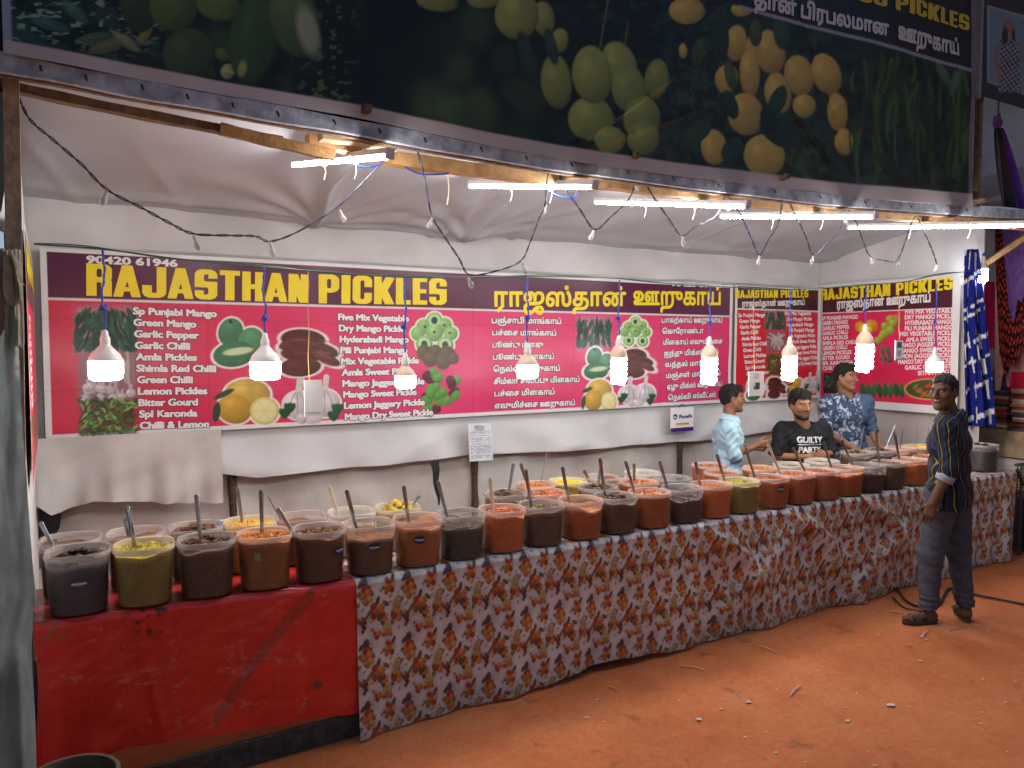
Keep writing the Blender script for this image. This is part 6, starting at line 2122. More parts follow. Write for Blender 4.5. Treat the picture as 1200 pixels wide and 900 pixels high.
SP = [('f2', 149, 592, M_DARKSTEEL, 'steel spoon standing in the olive mash, second tub from the left'), ('f3', 230, 579, M_STEEL, 'steel spoon upright in the tub heaped with brown chips'),
      ('f4', 306, 574, M_DARKSTEEL, 'dark steel spoon upright in the orange gratings tub'), ('f5', 325, 595, M_STEEL, 'bright spoon leaning far left in the brown tub with a blue label'),
      ('f6', 406, 574, M_DARKSTEEL, 'spoon leaning left in the half clear grey brown tub'), ('f7', 473, 569, M_DARKSTEEL, 'dark spoon upright in the rust brown labelled tub'),
      ('f8', 513, 563, M_STEEL, 'spoon leaning left in the slate dark tub'), ('f9', 574, 560, M_CREAM, 'cream plastic spoon in the orange red tub'),
      ('f10', 616, 550, M_DARKSTEEL, 'dark spoon in the tub of small brown seeds'), ('f11', 659, 547, M_DARKSTEEL, 'dark spoon behind the orange brown tub with a clear band'),
      ('f12', 703, 537, M_DARKSTEEL, 'tall spoon in the dark tub with pale smears'), ('f13', 733, 540, M_STEEL, 'bright spoon leaning left over the red shreds'),
      ('f14', 773, 540, M_STEEL, 'spoon leaning left in the dark tub with an uneven clear part'), ('f15', 815, 541, M_DARKSTEEL, 'dark spoon upright in the bright orange red tub'),
      ('f16', 840, 532, M_DARKSTEEL, 'spoon leaning left in the dull olive tub'), ('f17', 874, 525, M_DARKSTEEL, 'dark spoon in the brick brown tub before the light blue shirt'),
      ('f18', 900, 520, M_CREAM, 'pale spoon leaning left in the orange shreds'), ('f19', 929, 524, M_DARKSTEEL, 'dark spoon before the black T-shirt'),
      ('f20', 965, 517, M_DARKSTEEL, 'dark spoon leaning left by the hands of the black T-shirt man'), ('f21', 986, 515, M_DARKSTEEL, 'dark spoon before the navy patterned shirt'),
      ('f23', 1048, 506, M_DARKSTEEL, 'thick black spoon in the orange tub left of the striped shirt'), ('f22', 1026, 502, M_STEEL, 'thin bright spoon before the bare arm of the navy man')]
for k, x0, y0, m, lab in SP:
    spoon(k, x0, y0, m, lab)
SP2 = [('b1', 47, 611, M_STEEL, 'steel spoon leaning left in the far left back tub', False), ('b2', 147, 607, M_DARKSTEEL, 'spoon half hidden behind the olive tub', False), ('b4', 278, 570, M_STEEL, 'spoon standing in the yellow orange back tub', False),
       ('b5', 314, 582, M_DARKSTEEL, 'thin spoon leaning left in the red brown sauce tub', True), ('b6', 385, 569, M_CREAM, 'cream spoon leaning left in the pale back tub', False),
       ('b7', 492, 581, M_STEEL, 'spoon leaning right out of the tub of berries', False), ('b8', 602, 543, M_STEEL, 'left one of two bright spoons below the notice sheet', False),
       ('b9', 610, 543, M_STEEL, 'right one of two bright spoons below the notice sheet', False), ('b21', 641, 531, M_STEEL, 'thin tall rod spoon at the very back left of the yellow slices', True),
       ('b23', 684, 551, M_BROWNSPOON, 'short brown paddle at the very back', False), ('b10', 705, 540, M_STEEL, 'spoon just behind the tall one in the middle', False), ('b11', 743, 543, M_BROWNSPOON, 'brown wooden spoon in the tub of dark red lumps', False),
       ('b25', 812, 528, M_STEEL, 'thin rod in the rearmost orange tub', True), ('b14', 876, 521, M_STEEL, 'thin rod before the light blue shirt', True),
       ('b17', 1013, 499, M_STEEL, 'thin bright rod before the navy man\'s shirt hem', True), ('b18', 1049, 498, M_STEEL, 'thin rod farthest back at the right', True), ('b19', 1058, 504, M_DARKSTEEL, 'dark thin rod in the right orange tub', True),
       ('b20', 1074, 497, M_STEEL, 'thin rod leaning left in the tan gratings', True)]
for k, x0, y0, m, lab, th in SP2:
    spoon(k, x0, y0, m, lab, thin=th)
o = tub_spoon = spoon('f24', 1088, 500, M_DARKSTEEL, 'dark thin rod at the striped shirt\'s left edge', thin=True)

# blue bottle between the back tubs
q = P(264, 612, Y=4.02)
mb = MB().lathe([(.001, TOP + .012), (.030, TOP + .012), (.032, TOP + .03), (.032, TOP + .17), (.014, TOP + .20), (.013, TOP + .215)], 20, (q[0], 4.09, 0))
bo = mb.build('bottle', mat('blue_plastic', (.10, .32, .55), .3), loc=(q[0], 4.09, TOP)); tag(bo, 'light blue plastic bottle behind the left back tubs', 'bottle')
MB().lathe([(.001, TOP + .24), (.017, TOP + .24), (.018, TOP + .215), (.014, TOP + .205)], 18, (q[0], 4.09, 0)).build('cap', mat('blue_cap', (.25, .55, .75), .35), bo)

# ------------------------------------------------------------------ hanging lamps
M_LAMPW = mat('lamp_white', (.74, .72, .70), .35, var=.04)
M_LAMPC = mat('lamp_cream', (.62, .48, .36), .4, var=.05)
M_BLUEW = mat('blue_wire', (.02, .07, .42), .4, var=.2)
M_GREENW = mat('green_wire', (.02, .08, .05), .5, var=.2)
E_NEU = emit('led_neutral', (1.0, .95, .90), L_BULB)
E_WARM = emit('led_warm', (1.0, .87, .74), L_BULB)
E_COOL = emit('cfl_cool', (.86, .92, 1.0), L_BULB * 1.25)
E_AMB = emit('cfl_warm', (1.0, .80, .60), L_BULB * 1.25)


def wire_knot(x, y, z0, z1, seed, m, r=.0035, wob=.008):
    n = 26
    t = np.linspace(0, 1, n)
    pts = np.stack([x + wob * np.sin(t * 9 + seed) * np.sin(np.pi * t), y + wob * np.cos(t * 8 + seed) * np.sin(np.pi * t), z0 + (z1 - z0) * t], -1)
    return pts


def led_lamp(px, py, Y, diam, em, wy, lab, seed, cfl=False, cap=None):
    """px,py = centre of the glowing part in the photo"""
    c = P(px, py, Y=Y)
    root = empty('hanging_lamp', (c[0], Y, c[2] + .25), lab, 'lamp', 'lamps hanging over the counter')
    r = diam / 2
    x, y, z = c
    if not cfl:
        h = r * 1.22
        prof = [(.001, z - h * .60), (r * .72, z - h * .60), (r * .93, z - h * .52), (r * 1.0, z - h * .25), (r * 1.0, z + h * .30), (r * .99, z + h * .40)]
        MB().lathe(prof, 28, (x, y, 0)).build('globe', em, root, 'all')
        top = z + h * .40
        prof = [(r * .995, top), (r * .99, top + r * .1), (r * .84, top + r * .42), (r * .48, top + r * .80), (r * .31, top + r * 1.0), (r * .28, top + r * 1.12), (.001, top + r * 1.12)]
        MB().lathe(prof, 28, (x, y, 0)).build('housing', cap or M_LAMPW, root, 'all')
        s0 = top + r * 1.02
    else:
        # spiral of fluorescent tube under a round ballast
        turns, R, hh = 5.2, r * .80, r * 3.4
        t = np.linspace(0, 1, 100)
        for ph in (0, math.pi):
            pass
        sp = np.stack([x + R * np.cos(t * turns * 6.283), y + R * np.sin(t * turns * 6.283), z - hh / 2 + hh * t], -1)
        MB().tube(sp, r * .29, 8).build('spiral', em, root, 'all')
        top = z + hh / 2
        prof = [(r * .95, top - r * .15), (r * 1.08, top + r * .1), (r * 1.12, top + r * .35), (r * .95, top + r * .9), (r * .6, top + r * 1.4), (r * .42, top + r * 1.6), (.001, top + r * 1.6)]
        mb = MB().lathe(prof, 24, (x, y, 0)); mb.lathe([(.001, top - r * .15), (r * .95, top - r * .15)], 24, (x, y, 0))
        mb.build('housing', M_LAMPC, root, 'all')
        s0 = top + r * 1.5
    sr = .021
    MB().lathe([(.001, s0 - .004), (sr * .95, s0 - .004), (sr, s0 + .006), (sr, s0 + .028), (sr * .7, s0 + .040), (sr * .62, s0 + .058), (sr * .25, s0 + .066), (.001, s0 + .067)], 18, (x, y, 0)).build('socket', M_LAMPW, root, 'all')
    zt_ = P(px, wy, Y=Y)[2]
    pts = wire_knot(x, y, s0 + .062, zt_, seed, M_BLUEW)
    mb = MB().tube(pts, .0042, 7)
    pts2 = pts[:].copy(); pts2[:, 0] += .004 * np.sin(np.arange(len(pts)) * 1.4); pts2[:, 1] += .004 * np.cos(np.arange(len(pts)) * 1.4)
    mb.tube(pts2, .0038, 6)
    # a knot part-way up
    k = pts[6 + seed % 5]
    mb.tube([k + np.array((.012 * math.cos(a) * (1 + .3 * math.sin(3 * a)), .009 * math.sin(a), .012 * math.sin(2 * a))) for a in np.linspace(0, 6.283, 20)[:-1]], .0045, 6, closed=True)
    mb.build('wire', M_BLUEW, root, 'all')
    return root


LY = 3.83
led_lamp(124, 432, LY, .140, E_NEU, 292, 'wide white LED lamp over the phone number, leftmost in the row', 1)
led_lamp(311, 432, LY, .145, E_WARM, 314, 'wide warm LED lamp before the dried slices picture', 5)
led_lamp(475, 446, LY, .112, E_WARM, 326, 'ribbed warm LED lamp hanging lower than the others, before the berry picture', 3, cap=M_LAMPC)
led_lamp(618, 434, LY, .128, E_WARM, 325, 'warm LED lamp with a cream housing before the Tamil list', 4, cap=M_LAMPC)
led_lamp(725, 434, LY, .097, E_COOL, 328, 'cool spiral lamp between the chilli and amla pictures', 2, cfl=True)
led_lamp(831, 434, LY, .105, E_COOL, 335, 'cool spiral lamp above the man in the light blue shirt', 6, cfl=True)
led_lamp(925, 431, LY, .104, E_AMB, 340, 'orange glowing spiral lamp above the man in the black T-shirt', 7, cfl=True)
led_lamp(1013, 419, LY, .126, E_COOL, 334, 'cool spiral lamp above the man in the navy patterned shirt', 8, cfl=True)
led_lamp(1095, 429, LY, .135, E_WARM, 332, 'small warm LED lamp above the head of the man in stripes', 9)
nb = led_lamp(1152, 323, 3.9, .075, E_COOL, 296, 'small cool lamp at the right edge above the blue and white cloth', 4, cfl=True)

# green supply wire strung across, with its clips
gp = [(40, 286), (120, 292), (215, 304), (310, 313), (400, 320), (474, 325), (548, 325), (617, 324), (720, 326), (790, 333), (832, 335), (925, 339), (1013, 334), (1060, 330), (1100, 322), (1136, 318)]
mb = MB()
pts = catmull([P(x, y, Y=LY) for x, y in gp], 8)
mb.tube(pts, .0034, 6)
pts2 = pts.copy(); pts2[:, 2] += .006 * np.sin(np.arange(len(pts)) * .35) + .003; pts2[:, 1] += .006
mb.tube(pts2, .0028, 6)
o = mb.build('supply_wire', M_GREENW, loc=pts[0]); tag(o, 'dark green twin wire strung across in front of the banners, carrying the lamps', 'wire')

# ------------------------------------------------------------------ tube lights under the timber
M_TUBEBODY = mat('tube_housing', (.70, .70, .70), .4, var=.05)
E_TUBE = emit('tube_glow', (1.0, .95, .93), L_TUBE)


def tube_light(fx0, fy0, nx0_, ny0_, X, lab):
    """far (image left) and near (image right) ends in the photo; the tube runs front to back at X"""
    a = P(nx0_, ny0_, X=X); b = P(fx0, fy0, X=X)
    d = unit(b - a)
    root = empty('tube_light', (a + b) / 2, lab, 'tube light', 'tube lights under the ceiling')
    up = unit(np.array([0, 0, 1]) - d * d[2])
    mb = MB().bar(a + up * .020, b + up * .020, .034, .022, up=up)
    mb.build('housing', M_TUBEBODY, root, smooth=False)
    MB().tube([a + d * .015, a + d * .3, b - d * .3, b - d * .015], .0125, 10).build('tube', E_TUBE, root)
    for q in (a, b):
        MB().bar(q - d * .006 + up * .010, q + d * .012 + up * .010, .036, .046, up=up).build('end_cap', M_TUBEBODY, root, smooth=False)
    for k in (.3, .62):
        c = a + (b - a) * k
        pts = [c + np.array((.02, 0, .055)), c + np.array((.022, 0, 0)), c + np.array((.004, .004, -.022)), c + np.array((-.02, 0, 0)), c + np.array((-.02, 0, .055))]
        mb = MB().tube(catmull(pts, 4), .0025, 5); mb.tube(catmull([c + np.array((.004, 0, -.02)), c + np.array((.012, .01, -.05)), c + np.array((.006, .02, -.085))], 4), .002, 5)
        mb.build('tie', M_CREAM, root)
    return root


tube_light(345, 193, 457, 183, 1.21, 'leftmost tube light, near the orange brown plank')
tube_light(552, 218, 697, 219, 2.33, 'second tube light from the left, left of the small notice on the ceiling')
tube_light(699, 237, 876, 242, 3.38, 'middle tube light, right of the small ceiling notice')
tube_light(846, 254, 1026, 254, 4.42, 'second tube light from the right')
tube_light(995, 267, 1212, 264, 5.66, 'rightmost tube light, running out of the picture')
# blue lead wires along the timber
for i, (pts, lab) in enumerate([([(455, 178), (468, 190), (490, 203), (520, 204), (528, 200)], 'loose blue lead beside the leftmost tube light'),
                                ([(640, 222), (655, 230), (672, 232), (676, 226)], 'loose blue lead hanging at the second tube light'),
                                ([(415, 192), (428, 196), (440, 194), (450, 188)], 'short blue and yellow lead below the leftmost tube light')]):
    o = MB().tube(catmull([P(x, y, Y=3.40) for x, y in pts], 6), .004, 6).build('lead_wire', M_BLUEW, loc=P(*pts[0], Y=3.4)); tag(o, lab, 'wire')
o = MB().tube(catmull([P(x, y, Y=3.45) for x, y in [(524, 200), (526, 222), (524, 240)]], 6), .003, 6).build('string', M_CREAM, loc=P(524, 200, Y=3.45)); tag(o, 'short pale string dangling between the two leftmost tube lights', 'string')

# ------------------------------------------------------------------ fairy light cord
M_CORD = mat('navy_cord', (.018, .024, .06), .5, var=.3)
path = [(-12, 76), (0, 88), (20, 112), (35, 140), (60, 162), (95, 192), (125, 222), (165, 243), (200, 262), (227, 274), (270, 276), (300, 277), (317, 283), (350, 271), (395, 243), (425, 214), (446, 192), (470, 168), (484, 158), (488, 172), (498, 210), (506, 252), (520, 276), (538, 303), (550, 322), (580, 318), (610, 306), (622, 282), (632, 256), (639, 238), (641, 212), (645, 196), (653, 196), (660, 216), (680, 246), (697, 269), (715, 255), (735, 236), (742, 222), (744, 206), (752, 206), (764, 228), (782, 254), (799, 276), (815, 266), (838, 254), (846, 240), (850, 230), (858, 236), (870, 256), (880, 278), (890, 299), (900, 282), (912, 262), (916, 240), (922, 232), (932, 252), (944, 276), (953, 299), (968, 286), (985, 266), (988, 250), (994, 246), (1004, 262), (1012, 284), (1020, 300), (1040, 306), (1052, 304), (1062, 280), (1068, 262), (1074, 254), (1082, 270), (1092, 292), (1098, 310)]
wp = catmull([P(x, y, Y=3.32 + .05 * math.sin(x * .02)) for x, y in path], 6)
cord = MB()
s = np.arange(len(wp))
for ph in (0, math.pi):
    q = wp.copy(); q[:, 1] += .0035 * np.cos(s * 1.1 + ph); q[:, 2] += .0035 * np.sin(s * 1.1 + ph); q[:, 0] += .002 * np.sin(s * 1.1 + ph)
    cord.tube(q, .0027, 6)
co = cord.build('string_lights', M_CORD, loc=wp[0]); tag(co, 'dark blue twisted cord of small unlit bulbs looping below the front timbers', 'string lights')
M_PEAR = mat('clear_bulb', (.60, .58, .55), .15, var=.1, alpha=.55)
for x, y in [(125, 223), (227, 276), (317, 285), (398, 246), (507, 255), (548, 324), (612, 308), (640, 240), (696, 270), (744, 212), (799, 277), (851, 236), (890, 300), (917, 240), (953, 300), (989, 252), (1020, 301), (1054, 304), (1098, 311)]:
    c = P(x, y, Y=3.32 + .05 * math.sin(x * .02))
    tilt = .5 * math.sin(x)
    dd = unit(np.array((tilt, .2 * math.cos(x), -1)))
    u_ = unit(np.cross(dd, (0, 1, .2))); v_ = np.cross(dd, u_)
    prof = [(.006, 0), (.0075, .012), (.007, .022), (.010, .028), (.0135, .040), (.012, .052), (.005, .060), (.0005, .062)]
    V = np.array([c + dd * h_ + (u_ * math.cos(a) + v_ * math.sin(a)) * r_ for r_, h_ in prof for a in np.linspace(0, 6.2832, 11)[:-1]])
    F = [(i * 10 + k, i * 10 + (k + 1) % 10, (i + 1) * 10 + (k + 1) % 10, (i + 1) * 10 + k) for i in range(len(prof) - 1) for k in range(10)]
    mb = MB(); mb.add(V, F); mb.build('bulb', M_PEAR, co, 'all')

# thin strings from the ceiling holding the cards
def string(px, y0, y1, Y, lab, m=None, r=.0022):
    a, b = P(px, y0, Y=Y), P(px + 1, y1, Y=Y)
    t = np.linspace(0, 1, 10)[:, None]
    pts = a + (b - a) * t + np.array([.003, 0, 0]) * np.sin(t * 14)
    o = MB().tube(pts, r, 5).build('string', m or mat('jute_string', (.55, .30, .14), .8), loc=a)
    return tag(o, lab, 'string')


string(361, 318, 446, LY, 'orange string holding the blank white card left of the centre')
string(883, 338, 435, LY, 'orange string holding the white card before the narrow banner')
string(1053, 334, 399, LY, 'orange string holding the small card before the square banner')


def card(px0, py0, px1, py1, Y, lab, marks=(), hole=True, col=(.80, .79, .78), cat='card', rot=0.0):
    a, b = P(px0, py1, Y=Y), P(px1, py0, Y=Y)
    o = MB().box(((a[0] + b[0]) / 2, Y, (a[2] + b[2]) / 2), (b[0] - a[0], .006, b[2] - a[2])).build('card', mat('card_white' if col[0] > .7 else 'card_grey', col, .35, var=.04), smooth=False, loc=((a[0] + b[0]) / 2, Y, a[2]))
    tag(o, lab, cat)
    W, Hh = b[0] - a[0], b[2] - a[2]
    for nm, u0, v0, u1, v1, c in marks:
        MB().add([(a[0] + u * W, Y - .0045, a[2] + v * Hh) for u, v in ((u0, v0), (u1, v0), (u1, v1), (u0, v1))], [(0, 1, 2, 3)], c).build(nm, mat('card_print', vcol=True, rough=.4, var=.05), o, smooth=False)
    return o, a, b


card(357, 445, 377, 489, LY, 'bright blank white card hanging on a string before the garlic picture', [('printed_line', .05, .10, .95, .13, (.45, .45, .47))])
card(877, 435, 895, 464.5, LY, 'white card with a small dark picture hanging before the narrow banner', [('printed_picture', .42, .28, .72, .55, srgb(60, 60, 66)), ('printed_picture', .38, .70, .66, .92, srgb(206, 196, 196)), ('printed_picture', .30, .28, .48, .40, srgb(96, 120, 116))])
card(1048.5, 399, 1058, 422, LY, 'small pale card hanging before the square banner', [('printed_picture', .2, .62, .8, .92, srgb(70, 72, 80)), ('printed_picture', .25, .2, .75, .5, srgb(150, 152, 158)), ('printed_strip', .0, .0, 1, .08, srgb(120, 140, 180))], col=(.62, .64, .66))
# payment card with purple foot
o, a, b = card(785.5, 476.5, 812.5, 506.5, 5.60, 'white hanging card with a purple foot and payment lettering below the long banner', [('purple_strip', 0, 0, 1, .16, srgb(62, 30, 110)), ('orange_button', .22, .27, .8, .36, srgb(226, 160, 40))])
W, Hh = b[0] - a[0], b[2] - a[2]
mb = MB(); mb.lathe([(.0005, 0), (.028, 0)], 20); v = mb.v[0]
mb2 = MB(); mb2.add(np.stack([a[0] + .19 * W + v[:, 0] * 1.0, np.full(len(v), 5.595), a[2] + .62 * Hh + v[:, 1]], -1), mb.f)
mb2.build('logo', mat('indigo_ink', srgb(52, 30, 110), .4), o, smooth=False)
mb = MB(); letters(mb, 'PhonePe', (a[0] + .36 * W, 5.595, a[2] + .55 * Hh), (a[0] + .93 * W, 5.595, a[2] + .55 * Hh), (0, 0, .14 * Hh), (0, 0, 0), (.03, .03))
mb.build('lettering', mat('indigo_ink'), o, smooth=False)
mb = MB(); letters(mb, 'Pe', (a[0] + .13 * W, 5.592, a[2] + .56 * Hh), (a[0] + .24 * W, 5.592, a[2] + .56 * Hh), (0, 0, .10 * Hh), (0, 0, 0), (.04, .04))
mb.build('logo_lettering', M_WHITEINK, o, smooth=False)
mb = MB().tube([(a[0] + .35 * W, 5.60, b[2]), (a[0] + .5 * W, 5.60, b[2] + .03), (a[0] + .65 * W, 5.60, b[2])], .004, 6); mb.build('hanger', M_BLACK, o)
# the notice sheet: lines of small print
def notice(px, Y, lab, ncol, col=(.70, .73, .76)):
    pts = [P(x, y, Y=Y) for x, y in px]
    mb = MB(); mb.add(pts + [q + np.array([0, .004, 0]) for q in pts], [(0, 1, 2, 3), (0, 4, 5, 1), (1, 5, 6, 2), (2, 6, 7, 3), (3, 7, 4, 0), (7, 6, 5, 4)])
    o = mb.build('notice', mat('paper', col, .6, var=.05), smooth=False, loc=pts[3]); tag(o, lab, 'notice')
    r = random.Random(ncol)
    mb = MB()
    bl = lambda u, v: (pts[3] * (1 - u) * (1 - v) + pts[2] * u * (1 - v) + pts[1] * u * v + pts[0] * (1 - u) * v) + np.array([0, -.002, 0])
    v = .93
    while v > .08:
        u = .06 + (r.uniform(.1, .3) if v > .8 else 0)
        while u < (.94 if v < .8 else .72):
            w_ = r.uniform(.03, .10); h_ = .012 if v < .8 else .02
            if r.random() < .85: mb.add([bl(u, v), bl(min(u + w_, .95), v), bl(min(u + w_, .95), v + h_), bl(u, v + h_)], [(0, 1, 2, 3)])
            u += w_ + .015
        v -= r.choice((.026, .03, .034, .06))
    mb.build('small_print', mat('print_grey', (.20, .22, .28), .6), o, smooth=False)
    return o


notice([(548.5, 496.5), (575, 496), (578, 539), (550.5, 541)], 5.585, 'white printed notice sheet pinned below the middle of the long banner', 5)
o = notice([(651, 246), (680, 245), (680, 257), (652, 258)], 5.52, 'small grey notice stuck under the ceiling by the second tube light', 9, (.48, .46, .46))
mb = MB(); c0 = P(652.5, 244.5, Y=5.52); c1 = P(659, 235.5, Y=5.52); mb.add([(c0[0], 5.515, c0[2]), (c1[0], 5.515, c0[2]), (c1[0], 5.515, c1[2]), (c0[0], 5.515, c1[2])], [(0, 1, 2, 3)])
mb.build('brown_stamp', mat('brown_ink', (.25, .13, .06), .6), o, smooth=False)
# ------------------------------------------------------------------ hanging cloth helper
def hanging(name, top, bottom, w0, w1, depth, folds, m, lab, cat='cloth', col=None, seed=0, nu=60, nv=60, sag=0.0, wdir=(1, 0, 0), jag=0.02):
    """a gathered cloth from top to bottom (world points), widths w0 -> w1"""
    top = np.asarray(top, float); bottom = np.asarray(bottom, float); wd = unit(wdir)
    nd = unit(np.cross(wd, (0, 0, 1)))
    u = np.linspace(-.5, .5, nu); v = np.linspace(0, 1, nv)
    U, V = np.meshgrid(u, v, indexing='ij')
    W = w0 + (w1 - w0) * V ** .7
    f = np.sin(U * folds * 6.283 + seed + 1.2 * np.sin(V * 2 + seed)) * depth * (.5 + .5 * V) + .4 * depth * np.sin(U * folds * 14 + seed * 2 + V * 2)
    X = top + (bottom - top) * V[..., None] + wd * (U * W)[..., None] + nd * f[..., None]
    X[..., 2] += jag * (np.sin(U * 9 + seed) + .5 * np.sin(U * 23)) * V
    c = col(U, V, X) if col is not None else None
    o = MB().sheet(X, c).build(name, m, smooth='all', loc=None)
    return tag(o, lab, cat)


# ---- left edge: tarp curtain, dark backing, white side flap, side banner
M_CURT = mat('grey_green_tarp', (.30, .36, .36), .34, var=.5, scale=4, bump=.9, bscale=9, trans=.36)
u = np.linspace(0, 1, 90); v = np.linspace(0, 1, 120)
U, V = np.meshgrid(u, v, indexing='ij')
edge_px = np.array([(-2, 296), (20, 300), (22, 340), (22, 400), (25, 470), (30, 540), (35, 610), (41, 690), (37, 760), (41, 830), (43, 905), (46, 990)])
ee = np.array([P(x, y, Y=2.85) for x, y in edge_px])
zv = 2.20 + (0.0 - 2.20) * V
xe = np.interp(zv, ee[::-1, 2], ee[::-1, 0])
X = np.stack([xe - (1 - U) * .55, 2.85 + .06 * np.sin(U * 16 + 1.5 * np.sin(V * 5)) + .03 * np.sin(U * 37 + V * 7) + .05 * (fbm(U * 7 + V * 2, V * 6, 3) - .5) + .03 * np.maximum(0, np.sin(U * 11 + V * 19)) ** 4 + .03 * np.sin(V * 13 + U * 3) * (1 - U) + .12 * (1 - U), zv], -1)
o = MB().sheet(X).build('curtain', M_CURT, smooth='all'); tag(o, 'crumpled grey green tarp curtain hanging at the left edge', 'curtain')
# bunched brown sacking tied to the post
o = hanging('cloth_bundle', P(6, 292, Y=2.80), P(4, 400, Y=2.80), .08, .11, .035, 2.3, mat('brown_sacking', (.46, .41, .34), .8, var=.3, scale=30, bump=.4, bscale=50, trans=.5), 'bunched brown grey sacking tied to the post at the left edge', 'cloth bundle', None, 2, 70, 70, jag=.03)
o2 = hanging('fold', P(8, 300, Y=2.77), P(15, 345, Y=2.77), .05, .10, .03, 1.6, mat('brown_sacking'), 'x', 'x', None, 4, 40, 30, wdir=(.9, -.4, .2), jag=.04)
del o2['label'], o2['category']
o2.parent = o
# dark brown cloth further behind, left of the post
yy = np.linspace(2.6, 5.9, 60); zz_ = np.linspace(0, 3.0, 40)
Yg, Zg = np.meshgrid(yy, zz_, indexing='ij')
o = MB().sheet(np.stack([-.30 + .03 * np.sin(Yg * 14 + Zg * 2) + .02 * np.sin(Zg * 9), Yg, Zg], -1)).build('curtain', mat('dark_brown_cloth', (.045, .030, .022), .9, var=.7, scale=5, bump=.3), smooth='all')
tag(o, 'dark brown cloth wall behind the post at the left edge', 'curtain')
# white flap along the left side of the stall (seen edge on)
yy = np.linspace(3.36, 5.70, 120); t = np.linspace(0, 1, 60)
Yg, Tg = np.meshgrid(yy, t, indexing='ij')
low = np.interp(yy, [3.36, 3.9, 4.5, 5.2, 5.7], [2.40, 2.30, 2.25, 2.3, 2.4])
Zg = 2.88 + (low[:, None] - 2.88) * Tg
o = MB().sheet(np.stack([-.125 + .03 * np.sin(Yg * 8 + 2 * Tg) * (.3 + Tg) + .015 * np.sin(Yg * 21), Yg, Zg], -1)).build('side_flap', M_WHITE, smooth='all')
tag(o, 'ruffled white side cloth at the left end, just below the ceiling', 'cloth')
sx_, sy0, sy1 = -.068, 3.62, 5.50
o = MB().sheet(np.stack(np.meshgrid([sx_ - .03], np.linspace(3.36, 5.68, 50), np.linspace(0.0, 2.42, 40), indexing='ij'), -1)[0] + np.array([0.012, 0, 0]) * np.sin(np.linspace(3.5, 5.68, 50) * 17)[:, None, None]).build('side_wall', M_WHITE, smooth='all')
tag(o, 'white cloth wall at the left end of the stall, seen nearly edge on', 'cloth')


def paint_side(p, A, Z):
    p.c = np.where((Z > 2.10)[..., None], np.asarray(MAROON), np.asarray(srgb(206, 30, 60))) + np.zeros(A.shape + (3,))
    b = (A < sy0 + .05) | (A > sy1 - .05) | (Z > 2.38) | (Z < 1.33)
    p.c[b] = (.62, .62, .62)
    p.mix(np.where((Z < 1.60) & (Z > 1.37) & (A > sy0 + .1) & (A < sy1 - .1), 1, 0) * sstep(.35, .6, fbm(A * 9, Z * 12, 2)), srgb(60, 84, 40))


# this banner faces +X
nA, nZ = 230, 180
A, Z = np.meshgrid(np.linspace(sy0, sy1, nA), np.linspace(1.30, 2.41, nZ), indexing='ij')
pp = Paint(A, Z, (.6, .6, .6)); paint_side(pp, A, Z)
side = MB().sheet(np.stack([np.full_like(A, sx_), A, Z], -1), pp.c).build('banner', M_VINYL, smooth='all')
tag(side, 'red banner on the left end wall seen almost edge on beside the tarp', 'banner')
mb = MB()
for i, w in enumerate(U1):
    z = 2.02 - i * .037
    letters(mb, w, (sx_ + .003, sy0 + .10, z), (sx_ + .003, sy0 + .10 + .032 * len(w), z), (0, 0, .022), (0, 0, 0), (.04, .04))
mb.build('list_lettering', M_WHITEINK, side, smooth=False)
mb = MB(); letters(mb, 'RAJASTHAN PICKLES', (sx_ + .003, sy0 + .08, 2.22), (sx_ + .003, sy1 - .08, 2.22), (0, 0, .12), (0, 0, 0), (.08, .03)); mb.build('title_lettering', M_YELLOWINK, side, smooth=False)
# white cloth tail below the side banner, draped onto the counter
o = hanging('cloth', (-.125, 3.60, 1.62), (-.115, 3.64, .86), .08, .10, .02, 1.3, M_WHITE, 'white cloth tail falling beside the first tubs at the left edge', seed=1, wdir=(.7, -.7, 0))
# tub on the ground at the lower left corner and things under the counter
c = P(82, 912, Z=.34)
mb = MB().lathe([(.001, .01), (.12, .01), (.13, .02), (.155, .33), (.165, .335), (.165, .345), (.150, .345), (.147, .33), (.120, .03), (.001, .03)], 32, (c[0], c[1], 0))
o = mb.build('bucket', mat('brown_grey_plastic', (.11, .085, .06), .5, var=.3), loc=(c[0], c[1], 0)); tag(o, 'brown grey bucket at the bottom left corner before the red cloth', 'bucket')
c = P(48, 745, Y=3.75)
mb = MB().box((c[0] - .02, 3.80, .42), (.05, .28, .20)); 
o = mb.build('storage_box', mat('blue_carton', (.08, .22, .42), .5, var=.5, scale=30), smooth=False, loc=(c[0], 3.8, .32)); tag(o, 'blue printed carton glimpsed behind the slotted leg at left', 'box')
MB().box((c[0] + .006, 3.75, .46), (.004, .16, .03)).build('white_band', M_WHITEINK, o, smooth=False)
o = MB().box((c[0] - .02, 3.80, .15), (.07, .40, .30)).build('crate', mat('navy_plastic', (.03, .04, .07), .45), smooth=False, loc=(c[0], 3.8, 0)); tag(o, 'dark navy crate on the ground under the left end of the counter', 'crate')

# ---- right edge: the neighbouring stall
M_BLUECLOTH = mat('blue_white_cloth', rough=.85, vcol=True, var=.08, scale=12, spec=.15)


